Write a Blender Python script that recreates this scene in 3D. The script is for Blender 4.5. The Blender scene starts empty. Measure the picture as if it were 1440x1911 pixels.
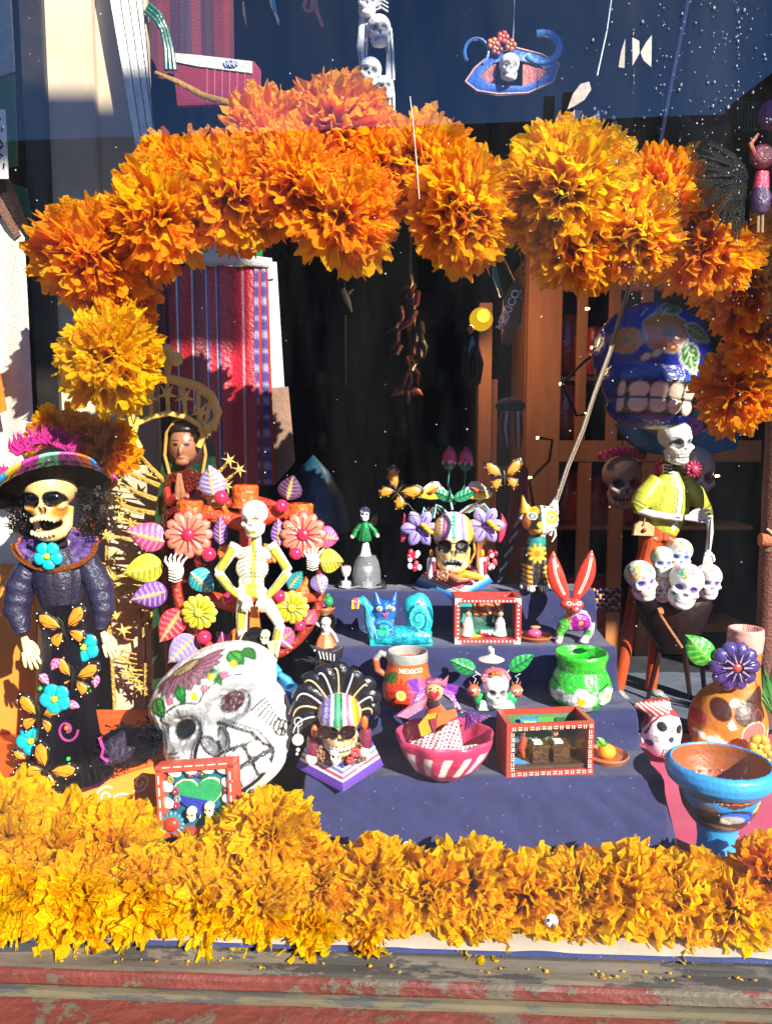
import bpy, bmesh, math, random
import numpy as np
from mathutils import Vector, Matrix, Quaternion, Euler, kdtree
R = math.radians
random.seed(7); np.random.seed(7)
sc = bpy.context.scene
COL = sc.collection

# ------------------------------------------------------------------ camera, sky, sun, exposure
F = 1400.0; CZ = 0.78; PITCH = R(5.8)
cam_d = bpy.data.cameras.new('camera'); cam = bpy.data.objects.new('camera', cam_d); COL.objects.link(cam)
cam.location = (0, 0, CZ); cam.rotation_euler = (R(90) - PITCH, 0, 0)
cam_d.sensor_fit = 'HORIZONTAL'; cam_d.sensor_width = 36; cam_d.lens = F / 1440 * 36
cam_d.clip_start = 0.02; cam_d.clip_end = 600
sc.camera = cam
SUN = Vector((0.42, -0.62, 0.42)).normalized()
w = bpy.data.worlds.new('World'); sc.world = w; w.use_nodes = True
nt = w.node_tree; nt.nodes.clear()
sky = nt.nodes.new('ShaderNodeTexSky'); sky.sky_type = 'NISHITA'; sky.sun_disc = False
sky.sun_elevation = math.asin(SUN.z); sky.sun_rotation = math.atan2(SUN.x, SUN.y)
sky.ozone_density = 9.0; sky.dust_density = 0.0; sky.altitude = 1500; sky.air_density = 0.85
bg = nt.nodes.new('ShaderNodeBackground'); bg.inputs[1].default_value = 0.15
wo = nt.nodes.new('ShaderNodeOutputWorld')
nt.links.new(sky.outputs[0], bg.inputs[0]); nt.links.new(bg.outputs[0], wo.inputs[0])
sl = bpy.data.lights.new('sun', 'SUN'); sl.energy = 4.4; sl.angle = R(0.5); sl.color = (1.0, 0.95, 0.86)
so = bpy.data.objects.new('sun', sl); COL.objects.link(so)
so.rotation_euler = SUN.to_track_quat('Z', 'Y').to_euler(); so.location = (2, -2, 5)
sc.view_settings.view_transform = 'Standard'; sc.view_settings.look = 'None'
sc.view_settings.exposure = 1.5; sc.view_settings.gamma = 1.0; sc.view_settings.use_curve_mapping = False
sc.cycles.max_bounces = 7; sc.cycles.diffuse_bounces = 4; sc.cycles.glossy_bounces = 3
sc.cycles.transmission_bounces = 5; sc.cycles.transparent_max_bounces = 10
sc.cycles.use_denoising = True; sc.cycles.sample_clamp_indirect = 6

# ------------------------------------------------------------------ geometry of the view
SP, CP = math.sin(PITCH), math.cos(PITCH)
def ray(X, Y):
    u = (X - 720) / F; v = (955.5 - Y) / F
    return Vector((u, CP + v * SP, -SP + v * CP))
def P(X, Y, D):
    r = ray(X, Y); t = D / r.y
    return Vector((r.x * t, D, CZ + r.z * t)), t / F
def PZ(X, Y, z):
    r = ray(X, Y); t = (z - CZ) / r.z
    return Vector((r.x * t, r.y * t, z)), t / F

def c(h, k=1.0):
    if not isinstance(h, str): return tuple(h[:3])
    h = h.lstrip('#')
    if len(h) == 3: h = ''.join(a * 2 for a in h)
    o = []
    for i in (0, 2, 4):
        x = int(h[i:i + 2], 16) / 255
        o.append((x / 12.92 if x <= .04045 else ((x + .055) / 1.055) ** 2.4) * k)
    return tuple(min(a, .9) for a in o)

# ------------------------------------------------------------------ materials
MATS = {}
def newmat(name):
    m = bpy.data.materials.new(name); m.use_nodes = True
    n = m.node_tree.nodes; n.clear()
    return m, n, m.node_tree.links
def vc(name, rough=.5, spec=.5, metal=0, bump=.0, bscale=.15, var=.15, vscale=.05, coat=0, sheen=0, trans=0, glit=0, fixed=None):
    """Painted material: colour comes from the object's own paint (attribute Col) or is fixed; small grain and relief."""
    if name in MATS: return MATS[name]
    m, n, l = newmat(name)
    out = n.new('ShaderNodeOutputMaterial'); b = n.new('ShaderNodeBsdfPrincipled')
    b.inputs['Roughness'].default_value = rough; b.inputs['Metallic'].default_value = metal
    b.inputs['Specular IOR Level'].default_value = spec
    if coat: b.inputs['Coat Weight'].default_value = coat; b.inputs['Coat Roughness'].default_value = .12
    if sheen: b.inputs['Sheen Weight'].default_value = sheen
    tc = n.new('ShaderNodeTexCoord')
    if fixed: src = n.new('ShaderNodeRGB'); src.outputs[0].default_value = (*c(fixed), 1); src = src.outputs[0]
    else: a = n.new('ShaderNodeAttribute'); a.attribute_name = 'Col'; src = a.outputs['Color']
    nz = n.new('ShaderNodeTexNoise'); nz.inputs['Scale'].default_value = vscale; nz.inputs['Detail'].default_value = 6; nz.inputs['Roughness'].default_value = .65
    l.new(tc.outputs['Object'], nz.inputs['Vector'])
    mr = n.new('ShaderNodeMapRange'); mr.inputs[1].default_value = .25; mr.inputs[2].default_value = .75
    mr.inputs[3].default_value = 1 - var; mr.inputs[4].default_value = 1 + var * .6
    l.new(nz.outputs[0], mr.inputs[0])
    mx = n.new('ShaderNodeVectorMath'); mx.operation = 'SCALE'
    l.new(src, mx.inputs[0]); l.new(mr.outputs[0], mx.inputs['Scale'])
    l.new(mx.outputs[0], b.inputs['Base Color'])
    if glit:
        vo = n.new('ShaderNodeTexVoronoi'); vo.inputs['Scale'].default_value = glit
        l.new(tc.outputs['Object'], vo.inputs['Vector'])
        r2 = n.new('ShaderNodeMapRange'); r2.inputs[1].default_value = 0; r2.inputs[2].default_value = 1; r2.inputs[3].default_value = .15; r2.inputs[4].default_value = .7
        l.new(vo.outputs['Color'], r2.inputs[0]); l.new(r2.outputs[0], b.inputs['Roughness'])
        bp2 = n.new('ShaderNodeBump'); bp2.inputs['Strength'].default_value = .9; bp2.inputs['Distance'].default_value = 2
        l.new(vo.outputs['Color'], bp2.inputs['Height']); l.new(bp2.outputs[0], b.inputs['Normal'])
    elif bump:
        n2 = n.new('ShaderNodeTexNoise'); n2.inputs['Scale'].default_value = bscale; n2.inputs['Detail'].default_value = 5
        l.new(tc.outputs['Object'], n2.inputs['Vector'])
        bp = n.new('ShaderNodeBump'); bp.inputs['Strength'].default_value = bump; bp.inputs['Distance'].default_value = 1
        l.new(n2.outputs[0], bp.inputs['Height']); l.new(bp.outputs[0], b.inputs['Normal'])
    if trans:
        tr = n.new('ShaderNodeBsdfTranslucent'); l.new(mx.outputs[0], tr.inputs[0])
        ms = n.new('ShaderNodeMixShader'); ms.inputs[0].default_value = trans
        l.new(b.outputs[0], ms.inputs[1]); l.new(tr.outputs[0], ms.inputs[2]); l.new(ms.outputs[0], out.inputs[0])
    else: l.new(b.outputs[0], out.inputs[0])
    MATS[name] = m
    return m
# painted things live in local units of about one millimetre
CLAY = vc('painted_clay', .42, .5, bump=.09, bscale=.12, var=.12, vscale=.08, coat=.25)
MATTE = vc('matte_paint', .75, .3, bump=.15, bscale=.15, var=.18, vscale=.06)
LACQ = vc('lacquered_wood', .25, .5, bump=.15, bscale=.1, var=.08, vscale=.1, coat=.6)
CLOTH = vc('woven_cloth', .9, .1, bump=.5, bscale=.5, var=.15, vscale=.05, sheen=.2)
SHINY = vc('satin_cloth', .4, .6, bump=.22, bscale=.16, var=.3, vscale=.05)
GLIT = vc('glitter', .4, .6, metal=.4, glit=.45, var=.35, vscale=.3)
GOLD = vc('brushed_gold', .33, .6, metal=.2, bump=.4, bscale=.15, var=.25, vscale=.08)
HAIR = vc('dark_fibre', .5, .4, bump=.8, bscale=.4, var=.4, vscale=.2)
PAPER = vc('paper', .85, .2, bump=.15, bscale=.05, var=.08, vscale=.02, trans=.2)
WOOD = vc('plain_wood', .55, .3, bump=.3, bscale=.2, var=.3, vscale=.05)

# ------------------------------------------------------------------ mesh collector (photo-scale units: X right, Y down as measured, d away)
def sm(t): return t * t * (3 - 2 * t)
class B:
    def __init__(s, ax=0, ay=0): s.ax, s.ay = ax, ay; s.V = []; s.F = []; s.C = []; s.mode = True
    def p(s, X, Y, d=0): return (X - s.ax, d, s.ay - Y)
    def add(s, vs, fs, col):
        o = len(s.V); s.V += [tuple(v) for v in vs]; s.F += [tuple(i + o for i in f) for f in fs]
        if isinstance(col, list) and len(col) == len(vs): s.C += [c(q) for q in col]
        else: q = c(col); s.C += [q] * len(vs)
    def ell(s, X, Y, d, rx, ry, rd=None, col='fff', roll=0, seg=16, rings=10, fn=None):
        rd = rd if rd is not None else (rx + ry) / 2
        cr, sr = math.cos(R(roll)), math.sin(R(roll)); vs = []; fs = []
        for i in range(rings + 1):
            th = math.pi * i / rings
            for j in range(seg):
                ph = 2 * math.pi * j / seg
                a, b_, e = math.sin(th) * math.cos(ph), math.sin(th) * math.sin(ph), math.cos(th)
                x, z = a * rx, e * ry
                vs.append(s.p(X + x * cr + z * sr, Y + x * sr - z * cr, d + b_ * rd))
        for i in range(rings):
            for j in range(seg):
                fs.append((i * seg + j, i * seg + (j + 1) % seg, (i + 1) * seg + (j + 1) % seg, (i + 1) * seg + j))
        s.add(vs, fs, col)
    def tube(s, pts, rad, col='fff', n=8, cap=True, flat=1.0):
        """pts: (X,Y[,d]) ; rad a number or a list; flat squashes it in depth"""
        P3 = [Vector(s.p(*(q if len(q) > 2 else (*q, 0)))) for q in pts]
        m = len(P3); rr = rad if isinstance(rad, (list, tuple)) else [rad] * m
        vs = []; fs = []; up = None
        for i in range(m):
            t = (P3[min(i + 1, m - 1)] - P3[max(i - 1, 0)])
            t = t.normalized() if t.length > 1e-6 else Vector((0, 0, 1))
            if up is None: up = Vector((0, 1, 0)) if abs(t.y) < .9 else Vector((1, 0, 0))
            a = t.cross(up); a = a.normalized() if a.length > 1e-5 else Vector((1, 0, 0)); b_ = a.cross(t).normalized(); up = b_
            for j in range(n):
                q = 2 * math.pi * j / n
                o = a * math.cos(q) * rr[i] + b_ * math.sin(q) * rr[i]
                vs.append(P3[i] + Vector((o.x, o.y * flat, o.z)))
        for i in range(m - 1):
            for j in range(n): fs.append((i * n + j, i * n + (j + 1) % n, (i + 1) * n + (j + 1) % n, (i + 1) * n + j))
        if cap: fs.append(tuple(range(n))[::-1]); fs.append(tuple(range((m - 1) * n, m * n)))
        if isinstance(col, list): col = [col[i] for i in range(m) for j in range(n)]
        s.add(vs, fs, col)
    def lathe(s, X, prof, d=0, col='fff', n=28, sq=1.0, fn=None, cap=True):
        """prof: (radius, Y[, colour]) from top to bottom"""
        vs = []; fs = []; cs = []
        for i, q in enumerate(prof):
            for j in range(n):
                a = 2 * math.pi * j / n; r = q[0] * (fn(a, i) if fn else 1)
                vs.append(s.p(X + r * math.cos(a), q[1], d + r * math.sin(a) * sq)); cs.append(q[2] if len(q) > 2 else col)
        for i in range(len(prof) - 1):
            for j in range(n): fs.append((i * n + j, i * n + (j + 1) % n, (i + 1) * n + (j + 1) % n, (i + 1) * n + j))
        if prof[0][0] > .01: fs.append(tuple(range(n))[::-1]) if s.mode == 'cap' else None
        if prof[-1][0] > .01 and cap: fs.append(tuple(range((len(prof) - 1) * n, len(prof) * n)))
        fs = [f for f in fs if f]
        s.add(vs, fs, cs)
    def slab(s, pts, d=0, th=3, col='fff', bev=0):
        """extruded outline: d is the front face"""
        m = len(pts); cx = sum(q[0] for q in pts) / m; cy = sum(q[1] for q in pts) / m
        rings = [(0, d + th), (0, d + bev)]
        vs = []; fs = []
        for ins, dd in rings: vs += [s.p(q[0], q[1], dd) for q in pts]
        if bev:
            vs += [s.p(q[0] + (cx - q[0]) * .08, q[1] + (cy - q[1]) * .08, d) for q in pts]; k = 3
        else: k = 2
        for r in range(k - 1):
            for j in range(m): fs.append((r * m + j, r * m + (j + 1) % m, (r + 1) * m + (j + 1) % m, (r + 1) * m + j))
        fs.append(tuple(range(m))[::-1]); fs.append(tuple(range((k - 1) * m, k * m)))
        s.add(vs, fs, col)
    def box(s, x0, x1, y0, y1, d0, d1, col='fff'):
        vs = [s.p(x, y, d) for x in (x0, x1) for y in (y0, y1) for d in (d0, d1)]
        s.add(vs, [(0, 1, 3, 2), (4, 6, 7, 5), (0, 4, 5, 1), (2, 3, 7, 6), (0, 2, 6, 4), (1, 5, 7, 3)], col)
    def puff(s, pts, d=0, h=4, col='fff', rim=None, th=2):
        """pillow-like relief from an outline, bulging to the front"""
        m = len(pts); cx = sum(q[0] for q in pts) / m; cy = sum(q[1] for q in pts) / m
        vs = []; fs = []; cs = []
        for f, hh in ((1, th), (1, 0), (.8, -h * .6), (.5, -h * .9), (.2, -h)):
            vs += [s.p(cx + (q[0] - cx) * f, cy + (q[1] - cy) * f, d + hh) for q in pts]
            cs += [(rim if rim and f > .9 else col)] * m
        for r in range(4):
            for j in range(m): fs.append((r * m + j, r * m + (j + 1) % m, (r + 1) * m + (j + 1) % m, (r + 1) * m + j))
        fs.append(tuple(range(m))[::-1]); fs.append(tuple(range(4 * m, 5 * m)))
        s.add(vs, fs, cs)
    def leaf(s, x0, y0, x1, y1, wd, col='2a8', vein='fff', d=0, cup=.25, th=2.5, nv=6, mid=None, curl=0):
        """moulded leaf from stalk (x0,y0) to tip (x1,y1): raised ribs in the relief"""
        ux, uy = x1 - x0, y1 - y0; L = math.hypot(ux, uy); ux /= L; uy /= L; px, py = -uy, ux
        N, M = nv * 4 + 1, 9; vs = []; fs = []; cs = []
        for side in (0, 1):
            for i in range(N):
                t = i / (N - 1); hw = wd * (math.sin(math.pi * min(1, t ** .72)) ** .8 if 0 < t < 1 else 0) + .02
                for j in range(M):
                    q = (j - (M - 1) / 2) / ((M - 1) / 2)
                    sh = t + .10 * abs(q) * (1 - t)      # ribs sweep to the tip
                    rib = math.cos(2 * math.pi * (t * nv - abs(q) * .9))
                    dd = d + (cup * wd * (q * q) - .0) + rib * .9 * (1 - abs(q) ** 4) * (abs(q) > .1) - (1.8 if abs(q) < .1 else 0) + curl * t * t
                    vs.append(s.p(x0 + ux * L * t + px * hw * q, y0 + uy * L * t + py * hw * q, dd + side * th))
                    cs.append(c(mid or vein) if abs(q) < .12 else (c(vein) if rib > .72 and abs(q) < .93 else c(col)))
        for side in (0, 1):
            o = side * N * M
            for i in range(N - 1):
                for j in range(M - 1):
                    a = o + i * M + j; f = (a, a + 1, a + M + 1, a + M); fs.append(f if side else f[::-1])
        s.add(vs, fs, cs)
    def flower(s, X, Y, Rr, n=8, col='c9a', ctr='fe0', d=0, pw=.42, h=4, rc=.22, inner=.15, rim=None, line=None, tilt=0, sq=1.0, seg=10, point=0):
        for k in range(n):
            a = 2 * math.pi * k / n + tilt; ca, sa = math.cos(a), math.sin(a)
            pts = []
            for j in range(seg):
                t = 2 * math.pi * j / seg; r = Rr * (inner + 1) / 2 + Rr * (1 - inner) / 2 * math.cos(t)
                ww = Rr * pw * math.sin(t) * (1 + .25 * math.cos(t)) * (1 - point * max(0, math.cos(t)))
                pts.append((X + (r * ca - ww * sa) * sq, Y + r * sa + ww * ca))
            s.puff(pts, d + (k % 2) * .6, h, col[k % len(col)] if isinstance(col, list) else col, rim)
            if line: s.tube([(X + Rr * .25 * ca * sq, Y + Rr * .25 * sa, d - h * 1.05), (X + Rr * .72 * ca * sq, Y + Rr * .72 * sa, d - h)], max(.6, Rr * .03), line, 5)
        s.ell(X, Y, d - h * .8, Rr * rc, Rr * rc, Rr * rc * .7, ctr, seg=12, rings=8)
    def sphere(s, X, Y, d, r, col='fff', seg=14, rings=9): s.ell(X, Y, d, r, r, r, col, seg=seg, rings=rings)
    def mesh(s, name, smooth=True):
        me = bpy.data.meshes.new(name); me.from_pydata(s.V, [], s.F); finish(me, np.array(s.C), smooth)
        return me
def finish(me, cols=None, smooth=True, weld=False):
    me.update()
    if cols is not None and len(cols) == len(me.vertices):
        at = me.color_attributes.new('Col', 'FLOAT_COLOR', 'POINT')
        buf = np.ones((len(me.vertices), 4), np.float32); buf[:, :3] = cols; at.data.foreach_set('color', buf.ravel())
    bm = bmesh.new(); bm.from_mesh(me); bmesh.ops.recalc_face_normals(bm, faces=bm.faces); bm.to_mesh(me); bm.free()
    if smooth:
        me.polygons.foreach_set('use_smooth', [True] * len(me.polygons))
        try: me.set_sharp_from_angle(angle=R(42))
        except Exception: pass
def link(name, me, mat, parent=None, label=None, smooth=True):
    if isinstance(me, B): me = me.mesh(name, smooth)
    o = bpy.data.objects.new(name, me); COL.objects.link(o)
    if mat is not None and not me.materials: me.materials.append(mat)
    if parent is not None: o.parent = parent
    if label: o['label'] = label
    return o
class Thing:
    """An Empty at the base of a thing; its children use local units."""
    def __init__(s, name, label, cat, X, Y, D=None, z=None, group=None, rz=0):
        loc, k = P(X, Y, D) if D is not None else PZ(X, Y, z)
        s.X, s.Y, s.k = X, Y, k
        s.e = bpy.data.objects.new(name, None); COL.objects.link(s.e); s.e.empty_display_size = .02
        s.e.location = loc; s.e.scale = (k, k, k); s.e.rotation_euler = (0, 0, rz)
        s.e['label'] = label; s.e['category'] = cat
        if group: s.e['group'] = group
    def b(s): return B(s.X, s.Y)
    def part(s, name, b, mat=CLAY, parent=None, label=None, smooth=True):
        return link(name, b, mat, parent or s.e, label, smooth)
def solo(name, label, cat, b, mat, X, Y, D=None, z=None, group=None, rz=0, smooth=True):
    o = link(name, b, mat, None, label, smooth)
    loc, k = P(X, Y, D) if D is not None else PZ(X, Y, z)
    o.location = loc; o.scale = (k, k, k); o.rotation_euler = (0, 0, rz); o['category'] = cat
    if group: o['group'] = group
    return o
def struct(name, me, mat, loc=(0, 0, 0), rz=0, smooth=False, kind='structure', parent=None, label=None):
    o = link(name, me, mat, parent, label, smooth); o.location = loc; o.rotation_euler = (0, 0, rz)
    if parent is None: o['kind'] = kind
    return o
def mbox(x0, x1, y0, y1, z0, z1, bv=0):
    bm = bmesh.new(); bmesh.ops.create_cube(bm, size=1)
    for v in bm.verts: v.co = ((x0 + x1) / 2 + v.co.x * (x1 - x0), (y0 + y1) / 2 + v.co.y * (y1 - y0), (z0 + z1) / 2 + v.co.z * (z1 - z0))
    if bv: bmesh.ops.bevel(bm, geom=bm.edges[:], offset=bv, segments=2, affect='EDGES')
    me = bpy.data.meshes.new('m'); bm.to_mesh(me); bm.free(); return me

# fuse overlapping solids into one continuous skin and smooth it
def fuse(b, voxel=2.5, smooth=4):
    me = bpy.data.meshes.new('t'); me.from_pydata(b.V, [], b.F); me.update()
    bm = bmesh.new(); bm.from_mesh(me); bmesh.ops.recalc_face_normals(bm, faces=bm.faces); bm.to_mesh(me); bm.free()
    o = bpy.data.objects.new('t', me); COL.objects.link(o)
    m = o.modifiers.new('r', 'REMESH'); m.mode = 'VOXEL'; m.voxel_size = voxel
    if smooth: q = o.modifiers.new('s', 'SMOOTH'); q.factor = .5; q.iterations = smooth
    dg = bpy.context.evaluated_depsgraph_get(); out = bpy.data.meshes.new_from_object(o.evaluated_get(dg))
    kd = kdtree.KDTree(len(b.V))
    for i, v in enumerate(b.V): kd.insert(v, i)
    kd.balance()
    cols = np.array([b.C[kd.find(v.co)[1]] for v in out.vertices])
    bpy.data.objects.remove(o); bpy.data.meshes.remove(me)
    return out, cols
def arrs(me):
    n = len(me.vertices); v = np.empty(n * 3, np.float32); me.vertices.foreach_get('co', v)
    nn = np.empty(n * 3, np.float32); me.vertices.foreach_get('normal', nn)
    return v.reshape(-1, 3).astype(float), nn.reshape(-1, 3)
def segdist(x, z, pts):
    dm = np.full(len(x), 1e9)
    for (ax, az), (bx, bz) in zip(pts[:-1], pts[1:]):
        dx, dz = bx - ax, bz - az; L = dx * dx + dz * dz + 1e-9
        t = np.clip(((x - ax) * dx + (z - az) * dz) / L, 0, 1)
        dm = np.minimum(dm, np.hypot(x - ax - t * dx, z - az - t * dz))
    return dm
def inpoly(x, z, pts):
    r = np.zeros(len(x), bool); j = len(pts) - 1
    for i in range(len(pts)):
        xi, zi = pts[i]; xj, zj = pts[j]
        if zi != zj: r ^= ((zi > z) != (zj > z)) & (x < (xj - xi) * (z - zi) / (zj - zi) + xi)
        j = i
    return r
class Paint:
    """brush strokes on a surface, laid on from the front (or another side)"""
    def __init__(s, x, z, cols, mask=None, soft=1.0): s.x, s.z, s.c, s.soft = x, z, cols, soft; s.m = mask if mask is not None else np.ones(len(x), bool)
    def _mix(s, a, col):
        a = (a * s.m)[:, None]; s.c[:] = s.c * (1 - a) + np.array(c(col)) * a; return s
    def ell(s, X, Z, rx, rz, col, roll=0, soft=None):
        cr, sr = math.cos(R(roll)), math.sin(R(roll)); dx, dz = s.x - X, s.z - Z
        a, b_ = (dx * cr + dz * sr) / rx, (-dx * sr + dz * cr) / rz; q = np.sqrt(a * a + b_ * b_)
        return s._mix(np.clip((1 - q) * min(rx, rz) / (soft or s.soft) + .5, 0, 1), col)
    def ring(s, X, Z, rx, rz, wd, col, roll=0):
        return s.line(arc(X, Z, rx, rz, 0, 360, 20, roll), wd, col)
    def line(s, pts, wd, col): return s._mix(np.clip((wd - segdist(s.x, s.z, pts)) / s.soft + .5, 0, 1), col)
    def poly(s, pts, col, rim=None, rw=1):
        s._mix(inpoly(s.x, s.z, pts).astype(float), col)
        if rim: s.line(list(pts) + [pts[0]], rw, rim)
        return s
    def flower(s, X, Z, r, n, col, ctr, rim=None, rot=0, wf=.32):
        for k in range(n):
            a = 2 * math.pi * k / n + R(rot)
            if rim: s.ell(X + math.cos(a) * r * .6, Z + math.sin(a) * r * .6, r * .46, r * wf * 1.25, rim, math.degrees(a))
        for k in range(n):
            a = 2 * math.pi * k / n + R(rot); s.ell(X + math.cos(a) * r * .6, Z + math.sin(a) * r * .6, r * .4, r * wf, col, math.degrees(a))
        return s.ell(X, Z, r * .25, r * .25, ctr)
    def leaf(s, x0, z0, x1, z1, wd, col, rim=None, vein=None):
        L = math.hypot(x1 - x0, z1 - z0); ux, uz = (x1 - x0) / L, (z1 - z0) / L; pts = []
        for sgn in (1, -1):
            for i in (range(0, 9) if sgn > 0 else range(8, -1, -1)):
                t = i / 8; h = wd * math.sin(math.pi * t ** .75) * sgn; pts.append((x0 + ux * L * t - uz * h, z0 + uz * L * t + ux * h))
        s.poly(pts, col, rim, .8)
        if vein:
            s.line([(x0, z0), (x1, z1)], .5, vein)
            for k in range(1, 5):
                t = k / 5.5
                for q in (-1, 1): s.line([(x0 + ux * L * t, z0 + uz * L * t), (x0 + ux * L * (t + .18) - uz * wd * .6 * q, z0 + uz * L * (t + .18) + ux * wd * .6 * q)], .35, vein)
        return s
def arc(cx, cz, rx, rz, a0, a1, n=14, roll=0):
    cr, sr = math.cos(R(roll)), math.sin(R(roll)); o = []
    for i in range(n + 1):
        a = R(a0 + (a1 - a0) * i / n); x, z = rx * math.cos(a), rz * math.sin(a); o.append((cx + x * cr - z * sr, cz + x * sr + z * cr))
    return o
def tmesh(me, cols, M=None, smooth=True):
    if M is not None: me.transform(M)
    at = me.color_attributes.get('Col') or me.color_attributes.new('Col', 'FLOAT_COLOR', 'POINT')
    buf = np.ones((len(me.vertices), 4), np.float32); buf[:, :3] = cols; at.data.foreach_set('color', buf.ravel())
    me.polygons.foreach_set('use_smooth', [smooth] * len(me.polygons)); me.update(); return me

# ------------------------------------------------------------------ skull: about 100 units high, facing -y, origin mid head
def skull_base(voxel=1.8, jaw=1.0, open_=0, long_=0, dk=1.0, full=0):
    b = B()
    if full: b.ell(0, 12, -4, 37, 36, 33, seg=36, rings=24)
    b.ell(0, -16, 6, 36, 34, 42, seg=40, rings=28)
    b.ell(0, 10, -12, 27, 26, 24, seg=32, rings=20)
    for q in (-1, 1): b.ell(q * 21, 10, -20, 9, 7, 12, seg=16, rings=10)
    b.ell(0, 25, -18, 19, 13, 17, seg=24, rings=14)
    b.ell(0, 38 + open_ + long_, -15, 20 * jaw, 11, 17, seg=24, rings=14)
    for q in (-1, 1): b.tube([(q * 23, 14, 2), (q * 20, 34 + open_, -4), (q * 12, 40 + open_ + long_, -12)], [8, 8, 8], n=10)
    me, cols = fuse(b, voxel, 4)
    v, n = arrs(me)
    def dent(X, Z, rx, rz, dep, roll=0):
        cr, sr = math.cos(R(roll)), math.sin(R(roll)); dx, dz = v[:, 0] - X, v[:, 2] - Z
        q = ((dx * cr + dz * sr) / rx) ** 2 + ((-dx * sr + dz * cr) / rz) ** 2
        k = np.clip(1 - q, 0, 1); k = np.where(v[:, 1] < -2, k, 0); v[:, 1] += dep * dk * np.minimum(1, k * 1.8)
    for q in (-1, 1): dent(q * 13.5, -1, 10.5, 9.5, 9)
    for q in (-1, 1): dent(q * 3, -14, 3.5, 6, 5, -q * 12)
    if open_: dent(0, -32 - open_ * .3, 14, 5 + open_ * .35, 14)
    dent(0, -26, 26, 2.5, 1.5)
    me.vertices.foreach_set('co', v.astype(np.float32).ravel()); me.update()
    return me, v
SK = {}
def skull(key, voxel, base, paint, sx, rot=(0, 0, 0), pos=(0, 0, 0), sy=None, sz=None, warp=None, **kw):
    """a painted skull; sx.. = scale of the 100-unit head; rot = (pitch, roll, yaw) in degrees"""
    if key not in SK: SK[key] = skull_base(voxel, **kw)
    src, v = SK[key]; me = src.copy(); cols = np.tile(np.array(c(base)), (len(v), 1))
    n = np.empty(len(v) * 3, np.float32); me.vertices.foreach_get('normal', n); n = n.reshape(-1, 3)
    pt = Paint(v[:, 0], v[:, 2], cols, v[:, 1] < 6, soft=voxel * .55)
    pt.v = v; paint(pt)
    if warp: me.vertices.foreach_set('co', warp(v.copy()).astype(np.float32).ravel()); me.update()
    M = Matrix.Translation(pos) @ Euler((R(rot[0]), R(rot[1]), R(rot[2])), 'XYZ').to_matrix().to_4x4() @ Matrix.Diagonal((sx, sy or sx, sz or sx, 1))
    return tmesh(me, cols, M)
def face(p, eye='111', teeth='fff', gum='222', nose='111', nt=4, ering=None, er=8.5, tz=-29, tw=16, th=5):
    for q in (-1, 1):
        if ering: p.ell(q * 13.5, -1, er + 3, er + 2.4, ering)
        p.ell(q * 13.5, -1, er, er * .92, eye)
        p.ell(q * 3, -14, 2.4, 5, nose, -q * 12)
    p.poly([(-tw - 1, tz - th - .8), (tw + 1, tz - th - .8), (tw + 1, tz + th + .8), (-tw - 1, tz + th + .8)], gum)
    for k in range(nt):
        x = -tw + tw * 2 * (k + .5) / nt
        for q in (-1, 1): p.ell(x, tz + q * (th / 2 + .2), tw / nt - .6, th / 2 - .2, teeth)

def text_mesh(body, size, extrude=.4, bold=0):
    cu = bpy.data.curves.new('txt', 'FONT'); cu.body = body; cu.size = size; cu.extrude = extrude; cu.align_x = 'CENTER'; cu.resolution_u = 3
    cu.offset = bold
    o = bpy.data.objects.new('txt', cu); COL.objects.link(o); dg = bpy.context.evaluated_depsgraph_get()
    me = bpy.data.meshes.new_from_object(o.evaluated_get(dg)); bpy.data.objects.remove(o)
    me.transform(Matrix.Rotation(R(90), 4, 'X')); return me
def paintmesh(me, col): return tmesh(me, np.tile(np.array(c(col)), (len(me.vertices), 1)), smooth=False)
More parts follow.
